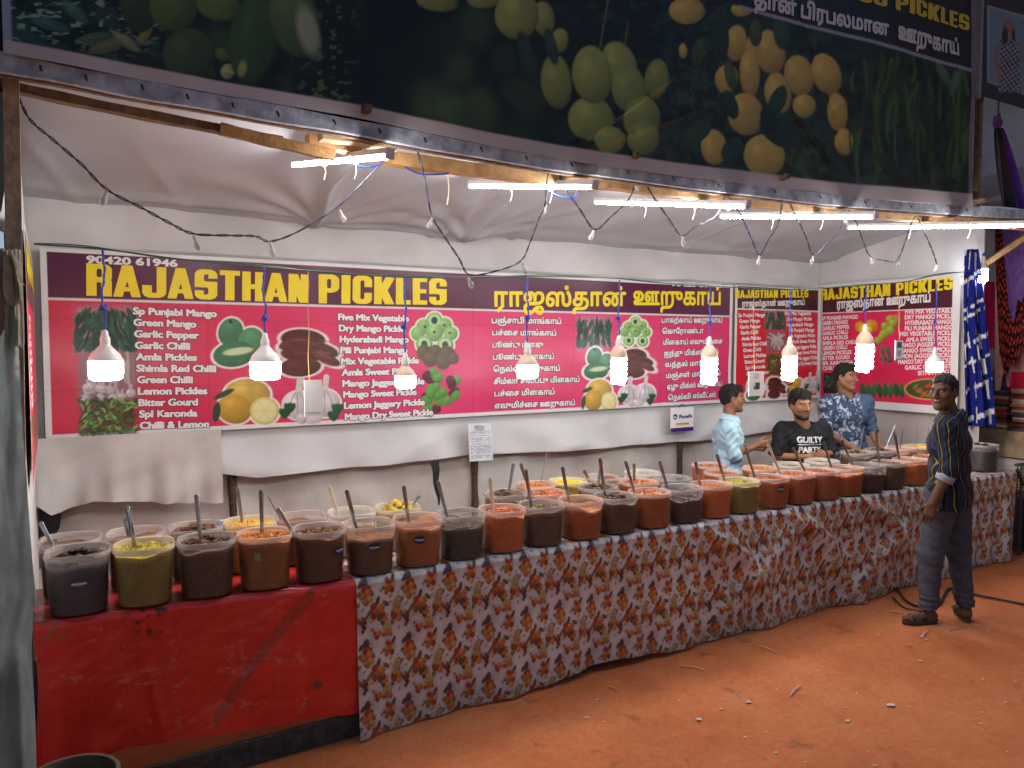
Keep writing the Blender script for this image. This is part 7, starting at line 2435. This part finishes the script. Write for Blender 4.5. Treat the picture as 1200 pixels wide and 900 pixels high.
def blue_check(U, V, X):
    c = np.zeros(U.shape + (3,)) + srgb(22, 34, 112)
    a = U * 1.0 + .10 * np.sin(V * 5); b = V * 1.7 + .12 * U
    wv = np.zeros(U.shape, bool)
    for k, (o_, w_) in enumerate(((-.42, .05), (-.18, .03), (.06, .05), (.30, .08))):
        wv |= (np.abs(a - o_) < w_ / 2) & (np.mod(b * 4 + k * .37, 1) > .38)
    for o_, w_ in ((.25, .035), (.52, .03), (.60, .03), (.86, .04), (1.05, .025), (1.30, .035), (1.60, .05)):
        wv |= (np.abs(b - o_) < w_ / 2) & (np.mod(a * 3 + o_ * 3, 1) > .25)
    c[wv] = srgb(206, 206, 206)
    return c


t0, t1 = P(1139, 292, Y=3.95), P(1148, 500, Y=3.95)
hanging('hanging_cloth', t0, t1, .10, .30, .035, 1.8, M_BLUECLOTH, 'blue cloth with white checks hanging at the right end of the counter', 'cloth', blue_check, 2, 90, 140, wdir=(.86, -.5, 0), jag=.01)
# purple cloth tied above the batten
t0, t1 = P(1170, 150, Y=3.42), P(1192, 262, Y=3.42)


def purple(U, V, X):
    c = np.where((U < -.05)[..., None], srgb(40, 26, 40), srgb(92, 42, 150)) + np.zeros(U.shape + (3,))
    c[(U < -.22) & (U > -.38)] = srgb(96, 78, 84)
    return c


pc = hanging('hanging_cloth', t0, t1, .05, .42, .03, 1.7, mat('purple_cloth', rough=.8, vcol=True, var=.15, scale=10), 'purple and dark cloth tied up at the right edge above the batten', 'cloth', purple, 1, 60, 60)
kn = P(1169, 144, Y=3.42)
F = Field(kn - .12, kn + .12, .006)
F.ell(kn, np.eye(3), (.04, .035, .045), .02); F.cone(kn, kn + (.02, 0, .07), .02, .012, .02); F.cone(kn, kn + (-.03, .01, .05), .018, .01, .02)
Vv, Q = F.mesh(); mesh_object('knot', Vv, Q, mat('purple_knot', srgb(98, 56, 140), .8, var=.3, scale=50), pc, 'all')
MB().tube([kn + (0, 0, .05), kn + (.005, 0, .15), kn + (.0, 0, .30)], .008, 6).build('cord', M_WOOD, pc)
# neighbour's back tarp and roof sheet
yy = np.linspace(-.5, 7.5, 90); zz_ = np.linspace(0, 7.5, 60)
Yg, Zg = np.meshgrid(yy, zz_, indexing='ij')
o = MB().sheet(np.stack([9.4 + .04 * np.sin(Yg * 6 + Zg), Yg, Zg], -1)).build('tarp_wall', mat('dull_tarp', (.30, .29, .30), .8, var=.25, scale=2, bump=.2, bscale=20), smooth='all')
tag(o, 'grey tarp wall of the neighbouring stall behind the purple cloth', 'tarp')
xg = np.linspace(7.65, 9.5, 30)
Xg, Yg = np.meshgrid(xg, np.linspace(3.3, 4.9, 20), indexing='ij')
o = MB().sheet(np.stack([Xg, Yg, 3.55 + .05 * np.sin(Xg * 5) - .1 * (Yg - 3.3)], -1)).build('roof_sheet', mat('blue_white_sheet', (.42, .48, .58), .6, var=.2, scale=3), smooth='all')
tag(o, 'pale blue white roof sheet of the neighbouring stall at the top right', 'roof sheet')
# neighbour's grey cloth between the two front banners
o = MB().sheet(np.stack(np.meshgrid(np.linspace(5.95, 6.75, 40), [3.9], np.linspace(2.93, 4.2, 40), indexing='ij'), -1)[:, 0] + np.array([0, .03, 0]) * np.sin(np.linspace(0, 14, 40))[:, None, None]).build('curtain', mat('grey_curtain', (.20, .195, .205), .85, var=.2, scale=3), smooth='all')
tag(o, 'grey cloth hanging in the gap right of the fruit banner above the batten', 'curtain')
# display cloths of the neighbour: dotted black, pink, magenta, purple lace
def dotted(U, V, X):
    c = np.zeros(U.shape + (3,)) + srgb(34, 22, 22)
    d = (np.mod(U * 9 + np.floor(V * 24) * .5, 1) - .5) ** 2 + (np.mod(V * 24, 1) - .5) ** 2
    c[d < .09] = srgb(190, 62, 40)
    return c


def lace(U, V, X):
    c = np.zeros(U.shape + (3,)) + srgb(104, 74, 128)
    return c * (.6 + .9 * fbm(U * 14, V * 22, 3))[..., None]


M_VC = mat('display_cloth', rough=.85, vcol=True, var=.12, scale=20, spec=.15)
flat = lambda r_, g_, b_: (lambda U, V, X: np.zeros(U.shape + (3,)) + srgb(r_, g_, b_) * (.8 + .4 * fbm(U * 5, V * 8, 2))[..., None])
hx = lambda px, py, Y=None: P(px, py, X=8.45)
hanging('hanging_cloth', hx(1181, 268), hx(1183, 455), .22, .26, .02, 1.2, M_VC, 'pale pink cloth hanging in the neighbouring stall at the right edge', 'cloth', flat(206, 150, 140), 3, 40, 60, wdir=(.3, -.95, 0), jag=.12)
hanging('hanging_cloth', P(1176, 262, X=8.38), P(1194, 425, X=8.38), .14, .34, .02, 1.2, M_VC, 'black cloth with orange dots hanging in the neighbouring stall', 'cloth', dotted, 1, 60, 80, wdir=(.3, -.95, 0), jag=.10)
hanging('hanging_cloth', P(1194, 264, X=8.30), P(1199, 360, X=8.30), .30, .24, .02, 1.4, M_VC, 'purple lace cloth hanging at the right edge of the picture', 'cloth', lace, 2, 60, 60, wdir=(.3, -.95, 0), jag=.10)
hanging('hanging_cloth', P(1162, 330, X=8.5), P(1163, 410, X=8.5), .10, .20, .02, 1.3, M_VC, 'crimson cloth behind the blue checked one', 'cloth', flat(176, 30, 80), 2, 30, 40, wdir=(.3, -.95, 0))
hanging('hanging_cloth', P(1196, 436, X=8.3), P(1197, 470, X=8.3), .16, .22, .02, 1.3, M_VC, 'small red cloth above the folded stacks at the right edge', 'cloth', flat(186, 26, 56), 2, 30, 40, wdir=(.3, -.95, 0))
# a dark haired figure shape is only a hint behind the cloths in the photo: a dark bundle there
kb = P(1172, 462, X=8.6)
F = Field(kb - .35, kb + .35, .012)
F.ell(kb + (0, 0, .08), np.eye(3), (.14, .15, .20), .05); F.ell(kb + (.03, -.1, -.1), np.eye(3), (.2, .2, .14), .05)
F.add(lambda x, y, z: .01 * np.sin(x * 40 + z * 30) * np.sin(y * 30 + z * 25))
Vv, Q = F.mesh(); o = mesh_object('cloth_bundle', Vv, Q, mat('dark_bundle', (.045, .028, .028), .8, var=.4, scale=12), None, 'all', loc=kb); tag(o, 'dark bundle standing in for a dim figure behind the stacks of folded clothes', 'cloth bundle')
# table of folded clothes
tb = empty('sales_table', P(1185, 545, X=8.15) * np.array((1, 1, 0)), 'wooden sales table of the neighbouring stall at the right edge', 'table')
ty0, ty1 = 2.6, 4.35
MB().box((8.55, (ty0 + ty1) / 2, 1.035), (.84, ty1 - ty0, .03)).build('tabletop', M_BOARD, tb, smooth=False)
MB().box((8.14, (ty0 + ty1) / 2, .93), (.03, ty1 - ty0, .26)).build('front_board', mat('pale_board', (.36, .24, .13), .7, var=.35, scale=9, bump=.2), tb, smooth=False)
MB().box((8.18, (ty0 + ty1) / 2, .70), (.03, ty1 - ty0, .16)).build('front_cloth', mat('cream_board', (.55, .50, .46), .8, var=.15, scale=5), tb, smooth=False)
MB().box((8.22, (ty0 + ty1) / 2, .50), (.03, ty1 - ty0, .22)).build('front_board', mat('ochre_board', (.46, .27, .07), .7, var=.2, scale=5), tb, smooth=False)
MB().box((8.40, (ty0 + ty1) / 2, .2), (.4, ty1 - ty0, .38)).build('base', M_BLACK, tb, smooth=False)
r = random.Random(6)
pal = [srgb(150, 110, 70), srgb(60, 50, 46), srgb(186, 150, 110), srgb(140, 50, 44), srgb(90, 74, 80), srgb(196, 180, 160), srgb(190, 110, 80), srgb(70, 74, 90), srgb(120, 92, 50), srgb(206, 160, 150)]
n_st = 0
for j in range(4):
    for i in range(3 if j else 2):
        yb_ = 4.15 - j * .33; xb_ = 8.32 + i * .27
        zz0 = 1.052
        st = MB()
        hgt = r.uniform(.28, .42)
        while zz0 < 1.052 + hgt:
            h_ = r.uniform(.018, .032)
            st.box((xb_ + r.uniform(-.012, .012), yb_ + r.uniform(-.012, .012), zz0 + h_ / 2), (.23, .29, h_ * .92), None, np.array(r.choice(pal)) * r.uniform(.6, 1.1))
            zz0 += h_
        o = st.build('folded_clothes', M_VC, smooth=False, loc=(xb_, yb_, 1.05))
        tag(o, 'stack of folded cloths in many colours on the neighbouring wooden table', 'clothes stack', 'stacks of folded cloths')
# slotted steel stand at the counter's right end
st = empty('steel_bracket', P(1180, 660, Y=3.5) * np.array((1, 1, 0)), 'slotted dark steel bracket stand at the right end of the counter', 'stand')
angle_iron(7.50, 3.52, 0, .84, 1, 1, st)
mb = MB().bar((7.36, 3.5, .84), (7.62, 3.5, .84), .035, .02); mb.build('crossbar', mat('angle_steel'), st, smooth=False)
mb = MB().bar((7.38, 3.5, .80), (7.50, 3.5, .64), .03, .012); mb.build('strut', mat('angle_steel'), st, smooth=False)
o = MB().box((7.85, 3.7, .25), (.4, .5, .5)).build('crate', mat('black_crate', (.02, .019, .018), .6, var=.4), smooth=False, loc=(7.85, 3.7, 0)); tag(o, 'black box on the ground beyond the right end of the flowered cloth', 'box')

# ------------------------------------------------------------------ on the ground: litter, straws, cable
M_SCRAP = mat('paper_scrap', (.50, .44, .39), .8, var=.2, scale=80)
M_STRAW = mat('straw', (.62, .34, .08), .7, var=.2, scale=50)
r = random.Random(9)
scr = [(1145, 733, 1.3), (1045, 826, 2.4), (1004, 812, 1.0), (1078, 774, 1.7), (878, 822, 1.5), (845, 830, .9), (819, 842, 1.5), (796, 820, .7), (1151, 834, .8), (1178, 822, .8), (1086, 749, 1), (1081, 745, 1.2), (1030, 743, .7), (958, 785, .6), (910, 807, .7), (992, 828, .8), (993, 844, 1), (1017, 880, .6), (1025, 896, .9), (909, 881, .8), (873, 863, .8), (898, 857, .6), (944, 892, .7), (1149, 847, .9), (1066, 828, .8), (1152, 795, .8), (1190, 798, .7), (1108, 704, .7), (1158, 738, .8), (1180, 880, .6), (700, 819, 1.0), (687, 840, 1.2), (708, 845, .7)]
for x, y, s in scr:
    c = P(x, y, Z=.006)
    k = 6; a0 = r.uniform(0, 6)
    rad = [.0105 * s * r.uniform(.55, 1.3) for _ in range(k)]
    V = [(c[0] + rad[i] * math.cos(a0 + i * 1.047) * 1.25, c[1] + rad[i] * math.sin(a0 + i * 1.047) * .8, .003 + r.uniform(0, .003) * s) for i in range(k)]
    V += [(q[0], q[1], q[2] - .0015) for q in V]
    V0 = [(c[0], c[1], .0055)]
    mb = MB(); mb.add(V + V0, [(i, (i + 1) % k, 12) for i in range(k)] + [(i, k + i, k + (i + 1) % k, (i + 1) % k) for i in range(k)] + [tuple(range(11, 5, -1))])
    o = mb.build('paper_scrap', M_SCRAP, smooth=False, loc=(c[0], c[1], 0))
    if x in (1045,): tag(o, 'largest torn white scrap on the red ground below the standing man', 'scrap')
    else: tag(o, 'small torn white paper scrap lying on the red ground', 'scrap', 'paper scraps on the ground')
for x0, y0, x1, y1, lab in ((797, 780, 826, 785, 'long yellow straw on the red ground, leftmost of the straws'), (888, 756, 908, 763, 'yellow straw on the red ground near the middle of the cloth hem'), (1043, 716, 1058, 718, 'short yellow straw left of the sandalled foot'), (926, 815, 938, 803, 'pale bent strip on the red ground in the centre foreground'), (1082, 745, 1086, 740, 'tiny pale strip just below the sandalled foot'), (712, 804, 724, 808, 'short orange straw on the ground below the cloth hem')):
    a, b = P(x0, y0, Z=.006), P(x1, y1, Z=.006)
    o = MB().tube([a, a * .5 + b * .5 + (0, .006, .004), b], .0045, 5).build('straw', M_STRAW if 'yellow' in lab or 'orange' in lab else M_SCRAP, loc=a); tag(o, lab, 'straw')
pts = [P(x, y, Z=.012) for x, y in [(1050, 688), (1062, 704), (1080, 711), (1100, 708), (1112, 690), (1130, 694), (1160, 700), (1200, 708), (1240, 716)]]
o = MB().tube(catmull(pts, 8), .009, 7).build('cable', M_BLACK, loc=pts[0]); tag(o, 'black cable on the ground around the feet of the man in stripes', 'cable')
pts = [P(x, y, Z=.010) for x, y in [(1046, 700), (1060, 712), (1078, 716), (1092, 722)]]
o = MB().tube(catmull(pts, 8), .006, 7).build('cable', M_BLACK, loc=pts[0]); tag(o, 'thinner short black cable ending at the sandalled left foot', 'cable')
# ------------------------------------------------------------------ the four men
R2, F2 = np.array([CR[0], CR[1]]), unit(np.array([CF[0], CF[1]]))
mk = lambda r_, f_: unit(R2 * r_ + F2 * f_)
v3 = lambda q, z=0.0: np.array([q[0], q[1], z])
SKIN_D, SKIN_M, SKIN_L = (.125, .060, .034), (.21, .095, .048), (.26, .125, .065)


def plain(col, var=.25, s=8):
    col = np.asarray(col)
    return lambda V, B, J: np.repeat(col[None], len(V), 0) * (1 - var / 2 + var * fbm(V[:, 0] * s + V[:, 1] * s * .7, V[:, 2] * s, 3))[:, None]


# striped cotton: the stripe coordinate is kept per vertex and drawn by the material
def stripe_material():
    m = bpy.data.materials.new('striped_cotton'); m.use_nodes = True
    nt = m.node_tree; N = nt.nodes; b = N['Principled BSDF']; Lk = nt.links
    at = N.new('ShaderNodeAttribute'); at.attribute_name = 'Col'
    sx = N.new('ShaderNodeSeparateColor'); Lk.new(at.outputs['Color'], sx.inputs[0])

    def math_(op, a, bb):
        x = N.new('ShaderNodeMath'); x.operation = op
        for i, q in enumerate((a, bb)):
            if isinstance(q, (int, float)): x.inputs[i].default_value = q
            else: Lk.new(q, x.inputs[i])
        return x.outputs[0]
    ph = math_('FRACT', math_('MULTIPLY', sx.outputs[0], 1 / .052), 0)

    def band(c, w):
        return math_('LESS_THAN', math_('ABSOLUTE', math_('SUBTRACT', ph, c), 0), w)

    def mix(a, fac, col):
        x = N.new('ShaderNodeMix'); x.data_type = 'RGBA'; Lk.new(fac, x.inputs['Factor'])
        if isinstance(a, tuple): x.inputs['A'].default_value = (*a, 1)
        else: Lk.new(a, x.inputs['A'])
        x.inputs['B'].default_value = (*col, 1)
        return x.outputs['Result']
    c = mix((.010, .012, .018), band(.52, .10), (.026, .040, .10))
    c = mix(c, band(.52, .02), (.012, .014, .022))
    c = mix(c, band(.10, .042), (.27, .185, .035))
    c = mix(c, band(.80, .03), (.028, .04, .08))
    Lk.new(c, b.inputs['Base Color']); b.inputs['Roughness'].default_value = .8; b.inputs['Specular IOR Level'].default_value = .2
    MATS['striped_cotton'] = m
    return m


stripe_material()


def stripe_coord(V, B, J):
    d = V - B.o
    l, f, z = d @ B.l / B.sc, d @ B.f / B.sc, d[:, 2] / B.sc
    s = l + .25 * f + .005 * np.sin(z * 15 + l * 9) + .0025 * np.sin(z * 37 + l * 20)
    # sleeves: stripes run round the arm's own axis
    for sd in ('L', 'R'):
        a, e = J['sho' + sd], J['elb' + sd]
        ax = unit(e - a); q = V - a
        t = q @ ax
        side = unit(np.cross(ax, B.f)); fw = np.cross(side, ax)
        ang = np.arctan2(q @ side - 0, q @ fw)
        out = sstep(.155, .185, (l if sd == 'L' else -l)) * (z < 1.45)
        s = np.where(out > .5, ang * .062 + .003 * np.sin(t * 40) + .013, s)
    # the yoke runs across the shoulders
    yoke = (z > 1.405)
    s = np.where(yoke, f * .9 + z * .6 + .012 * np.sin(l * 10), s)
    C = np.zeros((len(V), 3)); C[:, 0] = np.mod(s + 5.2, .052 * 400)
    return C


# 1. the man in stripes, standing before the counter
fS = mk(-.78, .62)
bS = P(1108, 728, Z=0)
B = Body(bS[0], bS[1], fS, 1.0)
lf_dir = B.f * .0
J = std_joints(B, shoL=(.187, .0, 1.372), shoR=(-.187, .01, 1.372), elbL=(.235, -.035, 1.10), wriL=(.262, .055, .86), elbR=(-.225, .04, 1.10), wriR=(-.235, .10, .86),
               hipL=(.088, .02, .88), hipR=(-.088, -.02, .88), kneeL=(.108, .085, .49), kneeR=(-.115, -.045, .49), ankL=(.102, .09, .085), ankR=(-.128, -.10, .085))
tl = unit(v3(-R2 * .97 - F2 * .15)); tr = unit(v3(F2 * .9 + R2 * .25))
J['toeL'] = J['ankL'] * np.array((1, 1, 0)) + tl * .165 + np.array((0, 0, .035))
J['toeR'] = J['ankR'] * np.array((1, 1, 0)) + tr * .165 + np.array((0, 0, .035))
hc = P(1106, 459, Y=J['neck'][1] + .02)
Hd = Head(hc, v3(-R2 * .84 - F2 * .54, -.04), (0, 0, 1.0), 1.0)
J['neck'] = B(0, -.005, 1.415)
manS = make_person('person', 'man in a dark shirt with yellow stripes standing in front of the counter', B, J, Hd, SKIN_D,
                   [trousers(dict(name='sweat_trousers', vcol=True, rough=.9, var=.12, scale=30, bump=.25, bscale=240, spec=.15), plain((.075, .080, .10)), grow=.022, cuffz=.10, wr=.006, seed=3),
                    shirt('shirt', dict(name='striped_cotton'), stripe_coord, grow=.020, hem=.80, fore=.30, collar=True, wr=.006, seed=4, cuff={'L': mat('pale_cuff', (.30, .31, .35), .85, var=.4, scale=60), 'R': mat('pale_cuff')}, sgrow=.018)],
                   dict(top=.006, back=-.055, front=.068, side=.0, seed=2), dict(lip=(.12, .045, .035), smile=.006),
                   {'L': dict(d=v3(B.f[:2] * .25, -1), n=v3(-B.l[:2]), t=v3(B.f[:2]), curl=.38, rw=.027), 'R': dict(d=v3(B.f[:2] * .25, -1), n=v3(B.l[:2]), t=v3(B.f[:2]), curl=.4)})


def sandal(body, ank, toe, lab=None):
    d = unit((toe - ank) * np.array((1, 1, 0))); s = np.array([-d[1], d[0], 0])
    heel = ank * np.array((1, 1, 0)) - d * .075
    L = .27
    out = []
    for t in np.linspace(0, 6.2832, 33)[:-1]:
        a = .5 - .5 * math.cos(t)
        w = .040 * (math.sin(t) if True else 0) * (1 + .22 * sstep(.3, .75, np.array(a)) - .12 * sstep(.3, .5, np.array(a)) * sstep(.7, .5, np.array(a)))
        out.append(heel + d * L * a + s * w)
    out = np.array(out)
    n = len(out)
    mb = MB()
    z = [.002, .006, .022, .026]
    k = [.94, 1, 1, .95]
    c = out.mean(0)
    V = np.concatenate([np.c_[(c + (out - c) * kk)[:, :2], np.full(n, zz)] for zz, kk in zip(z, k)])
    F = [(i * n + j, i * n + (j + 1) % n, (i + 1) * n + (j + 1) % n, (i + 1) * n + j) for i in range(3) for j in range(n)] + [tuple(range(n - 1, -1, -1)), tuple(3 * n + j for j in range(n))]
    mb.add(V, F)
    o = mb.build('sandal', mat('sandal_brown', (.045, .026, .016), .6, var=.3), body, smooth=True)
    for a0, a1, hh in ((.55, .74, .062), (.30, .42, .082), (.78, .88, .046)):
        rows = []
        for a in np.linspace(a0, a1, 4):
            rows.append([heel + d * L * (a + .03 * math.sin(q)) + s * .046 * math.cos(q) + np.array((0, 0, .022 + (hh - .018) * max(math.sin(q), 0) ** .8)) for q in np.linspace(0, math.pi, 13)])
        mb = MB().sheet(np.array(rows)); mb.build('strap', mat('sandal_strap', (.06, .034, .02), .55, var=.3), o, 'all')
    return o


sandal(manS, J['ankL'], J['toeL']); sandal(manS, J['ankR'], J['toeR'])

# 2. light blue shirt, in profile behind the counter
def at_px(px, Y):
    q = P(px, 460, Y=Y); return q[0], q[1]


x_, y_ = at_px(853, 4.72)
B = Body(x_, y_, mk(.98, -.18), .895)
J = std_joints(B, shoL=(.165, .01, 1.345), shoR=(-.165, .01, 1.345), neck=(0, .01, 1.415), elbR=(-.215, .05, 1.10), wriR=(-.14, .27, 1.19), elbL=(.20, .06, 1.09), wriL=(.05, .27, 1.14))
hc = P(858, 467, Y=J['neck'][1] - .0)
Hd = Head(hc, v3(R2 * .99 - F2 * .10, .0), v3(R2 * .05, 1), .98)
man1 = make_person('person', 'young man in a light blue shirt in profile behind the counter', B, J, Hd, SKIN_M,
                   [trousers(dict(name='dark_trousers', vcol=True, rough=.9), plain((.03, .03, .04)), h=.011),
                    shirt('shirt', dict(name='blue_cotton', vcol=True, rough=.85, var=.06, scale=30, spec=.15), plain((.34, .51, .60), .12), grow=.026, hem=.78, fore={'R': .12, 'L': .12}, collar=True, wr=.012, seed=2, cuff={'R': mat('blue_cotton_cuff', (.34, .51, .60), .85), 'L': mat('blue_cotton_cuff')}, sgrow=.026)],
                   dict(top=.012, back=-.05, front=.062, side=-.005, fringe=.004, seed=5), dict(lip=(.22, .085, .07), stubble=.25),
                   {'R': dict(d=B.f * .9 + np.array((0, 0, .12)), n=v3(B.l[:2], .2), t=(0, 0, 1), curl=.75), 'L': dict(d=B.f * .85 - B.l * .4, n=v3(-B.l[:2], .5), t=(0, 0, 1), curl=.7)}, fine=.010)

# 3. black T-shirt, facing the camera
x_, y_ = at_px(941, 4.45)
B = Body(x_, y_, mk(.06, -1), .88)
J = std_joints(B, shoL=(.200, .0, 1.325), shoR=(-.200, .0, 1.325), neck=(0, .03, 1.39), elbR=(-.29, .07, 1.07), wriR=(-.055, .25, 1.085), elbL=(.28, .05, 1.09), wriL=(.135, .245, 1.105), chest=(0, .03, 1.22), waist=(0, .03, 1.05))
hc = P(938, 474, Y=J['neck'][1] - .03)
Hd = Head(hc, v3(R2 * .24 - F2 * .97, -.10), v3(R2 * -.08, 1), 1.04)


def chest_text(shirt_ob, lines):
    me = shirt_ob.data
    dg_v = np.empty(len(me.vertices) * 3); me.vertices.foreach_get('co', dg_v); dg_v = dg_v.reshape(-1, 3)
    M = np.array(world_of(shirt_ob)); Vw = dg_v @ M[:3, :3].T + M[:3, 3]
    tree = BVHTree.FromPolygons([Vector(q) for q in Vw], [tuple(q.vertices) for q in me.polygons])
    n = B.f

    def warp(V):
        out = []
        for q in V:
            hit = tree.ray_cast(Vector(q + n * .5), Vector(-n), 1.0)
            out.append(np.array(hit[0]) + n * .004 if hit[0] is not None else q)
        return np.array(out)
    mb = MB()
    for t, l0, l1, z, h in lines:
        if t == '-':
            k = 24
            ls = np.linspace(l0, l1, k)
            V = [B(a, .2, z + dz) for a in ls for dz in (0, h)]
            mb.add(warp(np.array(V)), [(2 * i, 2 * i + 2, 2 * i + 3, 2 * i + 1) for i in range(k - 1)])
        else:
            letters(mb, t, B(l0, .2, z), B(l1, .2, z), np.array((0, 0, h)) * B.sc, (0, 0, 0), (.05, .03), warp=warp, maxrun=3, cell=.025)
    mb.build('lettering', mat('shirt_print', (.62, .62, .62), .8), shirt_ob, smooth=False)


sh = shirt('t_shirt', dict(name='black_jersey', vcol=True, rough=.85, var=.1, scale=30, spec=.15), plain((.013, .014, .016), .2), grow=.024, hem=.72, sleeve=.98, neck_r=.072, neck_drop=.012, wr=.010, seed=6, belly=.012, sgrow=.026)
man2 = make_person('person', 'bearded man in a black T-shirt with white lettering facing the camera', B, J, Hd, SKIN_L,
                   [trousers(dict(name='dark_trousers', vcol=True), plain((.03, .03, .04)), h=.011), lambda b, B_, J_, H_: chest_text(sh(b, B_, J_, H_), [('GUILTY', -.118, .135, 1.213, .058), ('-', -.112, .14, 1.190, .008), ('PARTY', -.10, .125, 1.115, .058)])],
                   dict(top=.017, back=-.05, front=.064, side=-.008, fringe=.006, seed=8), dict(lip=(.25, .10, .08), beard=.95),
                   {'R': dict(d=-B.l * -1 * .9 + B.f * .25 + np.array((0, 0, -.05)), n=v3(-B.f[:2], -.4), t=(0, 0, 1), curl=.40, spread=.5), 'L': dict(d=-B.l * .7 + B.f * .35, n=v3(-B.f[:2], -.3), t=(0, 0, 1), curl=.5)}, fine=.010)

# 4. tall man in navy with a pale floral print, looking to the right
x_, y_ = at_px(992, 4.50)
B = Body(x_, y_, mk(.16, -1), 1.015)
J = std_joints(B, shoL=(.185, .0, 1.36), shoR=(-.185, .0, 1.36), neck=(0, .01, 1.435), elbL=(.245, .02, 1.10), wriL=(.215, .20, .95), elbR=(-.235, .06, 1.10), wriR=(-.06, .25, .955))
hc = P(991, 442, Y=J['neck'][1] - .01)
Hd = Head(hc, v3(R2 * .62 - F2 * .80, -.03), v3(R2 * .04, 1), 1.0)


def navy_print(V, B, J):
    d = V - B.o
    l, z = d @ B.l / B.sc, d[:, 2] / B.sc
    a = fbm(l * 42 + .6 * z, z * 34, 4, 3); b = fbm(l * 60 + 7, z * 70, 9, 2)
    base = np.array((.045, .072, .125)); pale = np.array((.34, .34, .42))
    m = sstep(.50, .60, a) * sstep(.30, .55, b)
    zone = sstep(.10, .075, l)                      # plain on his left side and sleeve
    m = m * zone
    C = base * (.8 + .4 * fbm(l * 9, z * 9, 2))[:, None]
    C = C * np.where(zone > .5, .75, 1.0)[:, None]
    return C * (1 - m[:, None]) + pale * m[:, None]


man3 = make_person('person', 'tall man in a navy V neck shirt with a pale floral print', B, J, Hd, SKIN_M,
                   [trousers(dict(name='blue_denim', vcol=True, rough=.85), plain((.10, .18, .30)), h=.011),
                    shirt('shirt', dict(name='printed_jersey', vcol=True, rough=.85, var=.08, scale=40, spec=.15), navy_print, grow=.018, hem=.84, fore={'L': .10, 'R': .06}, neck_r=.058, front_v=.085, wr=.008, seed=9, sgrow=.017)],
                   dict(top=.014, back=-.055, front=.062, side=-.006, fringe=.005, seed=3), dict(lip=(.20, .085, .07), stubble=.2),
                   {'L': dict(d=B.f * .75 - B.l * .1 + np.array((0, 0, -.55)), n=(0, 0, -1), t=-B.l, curl=.45), 'R': dict(d=B.f * .5 + B.l * .75 + np.array((0, 0, -.2)), n=(0, 0, -1), t=-B.l + B.f, curl=.4)}, fine=.010)
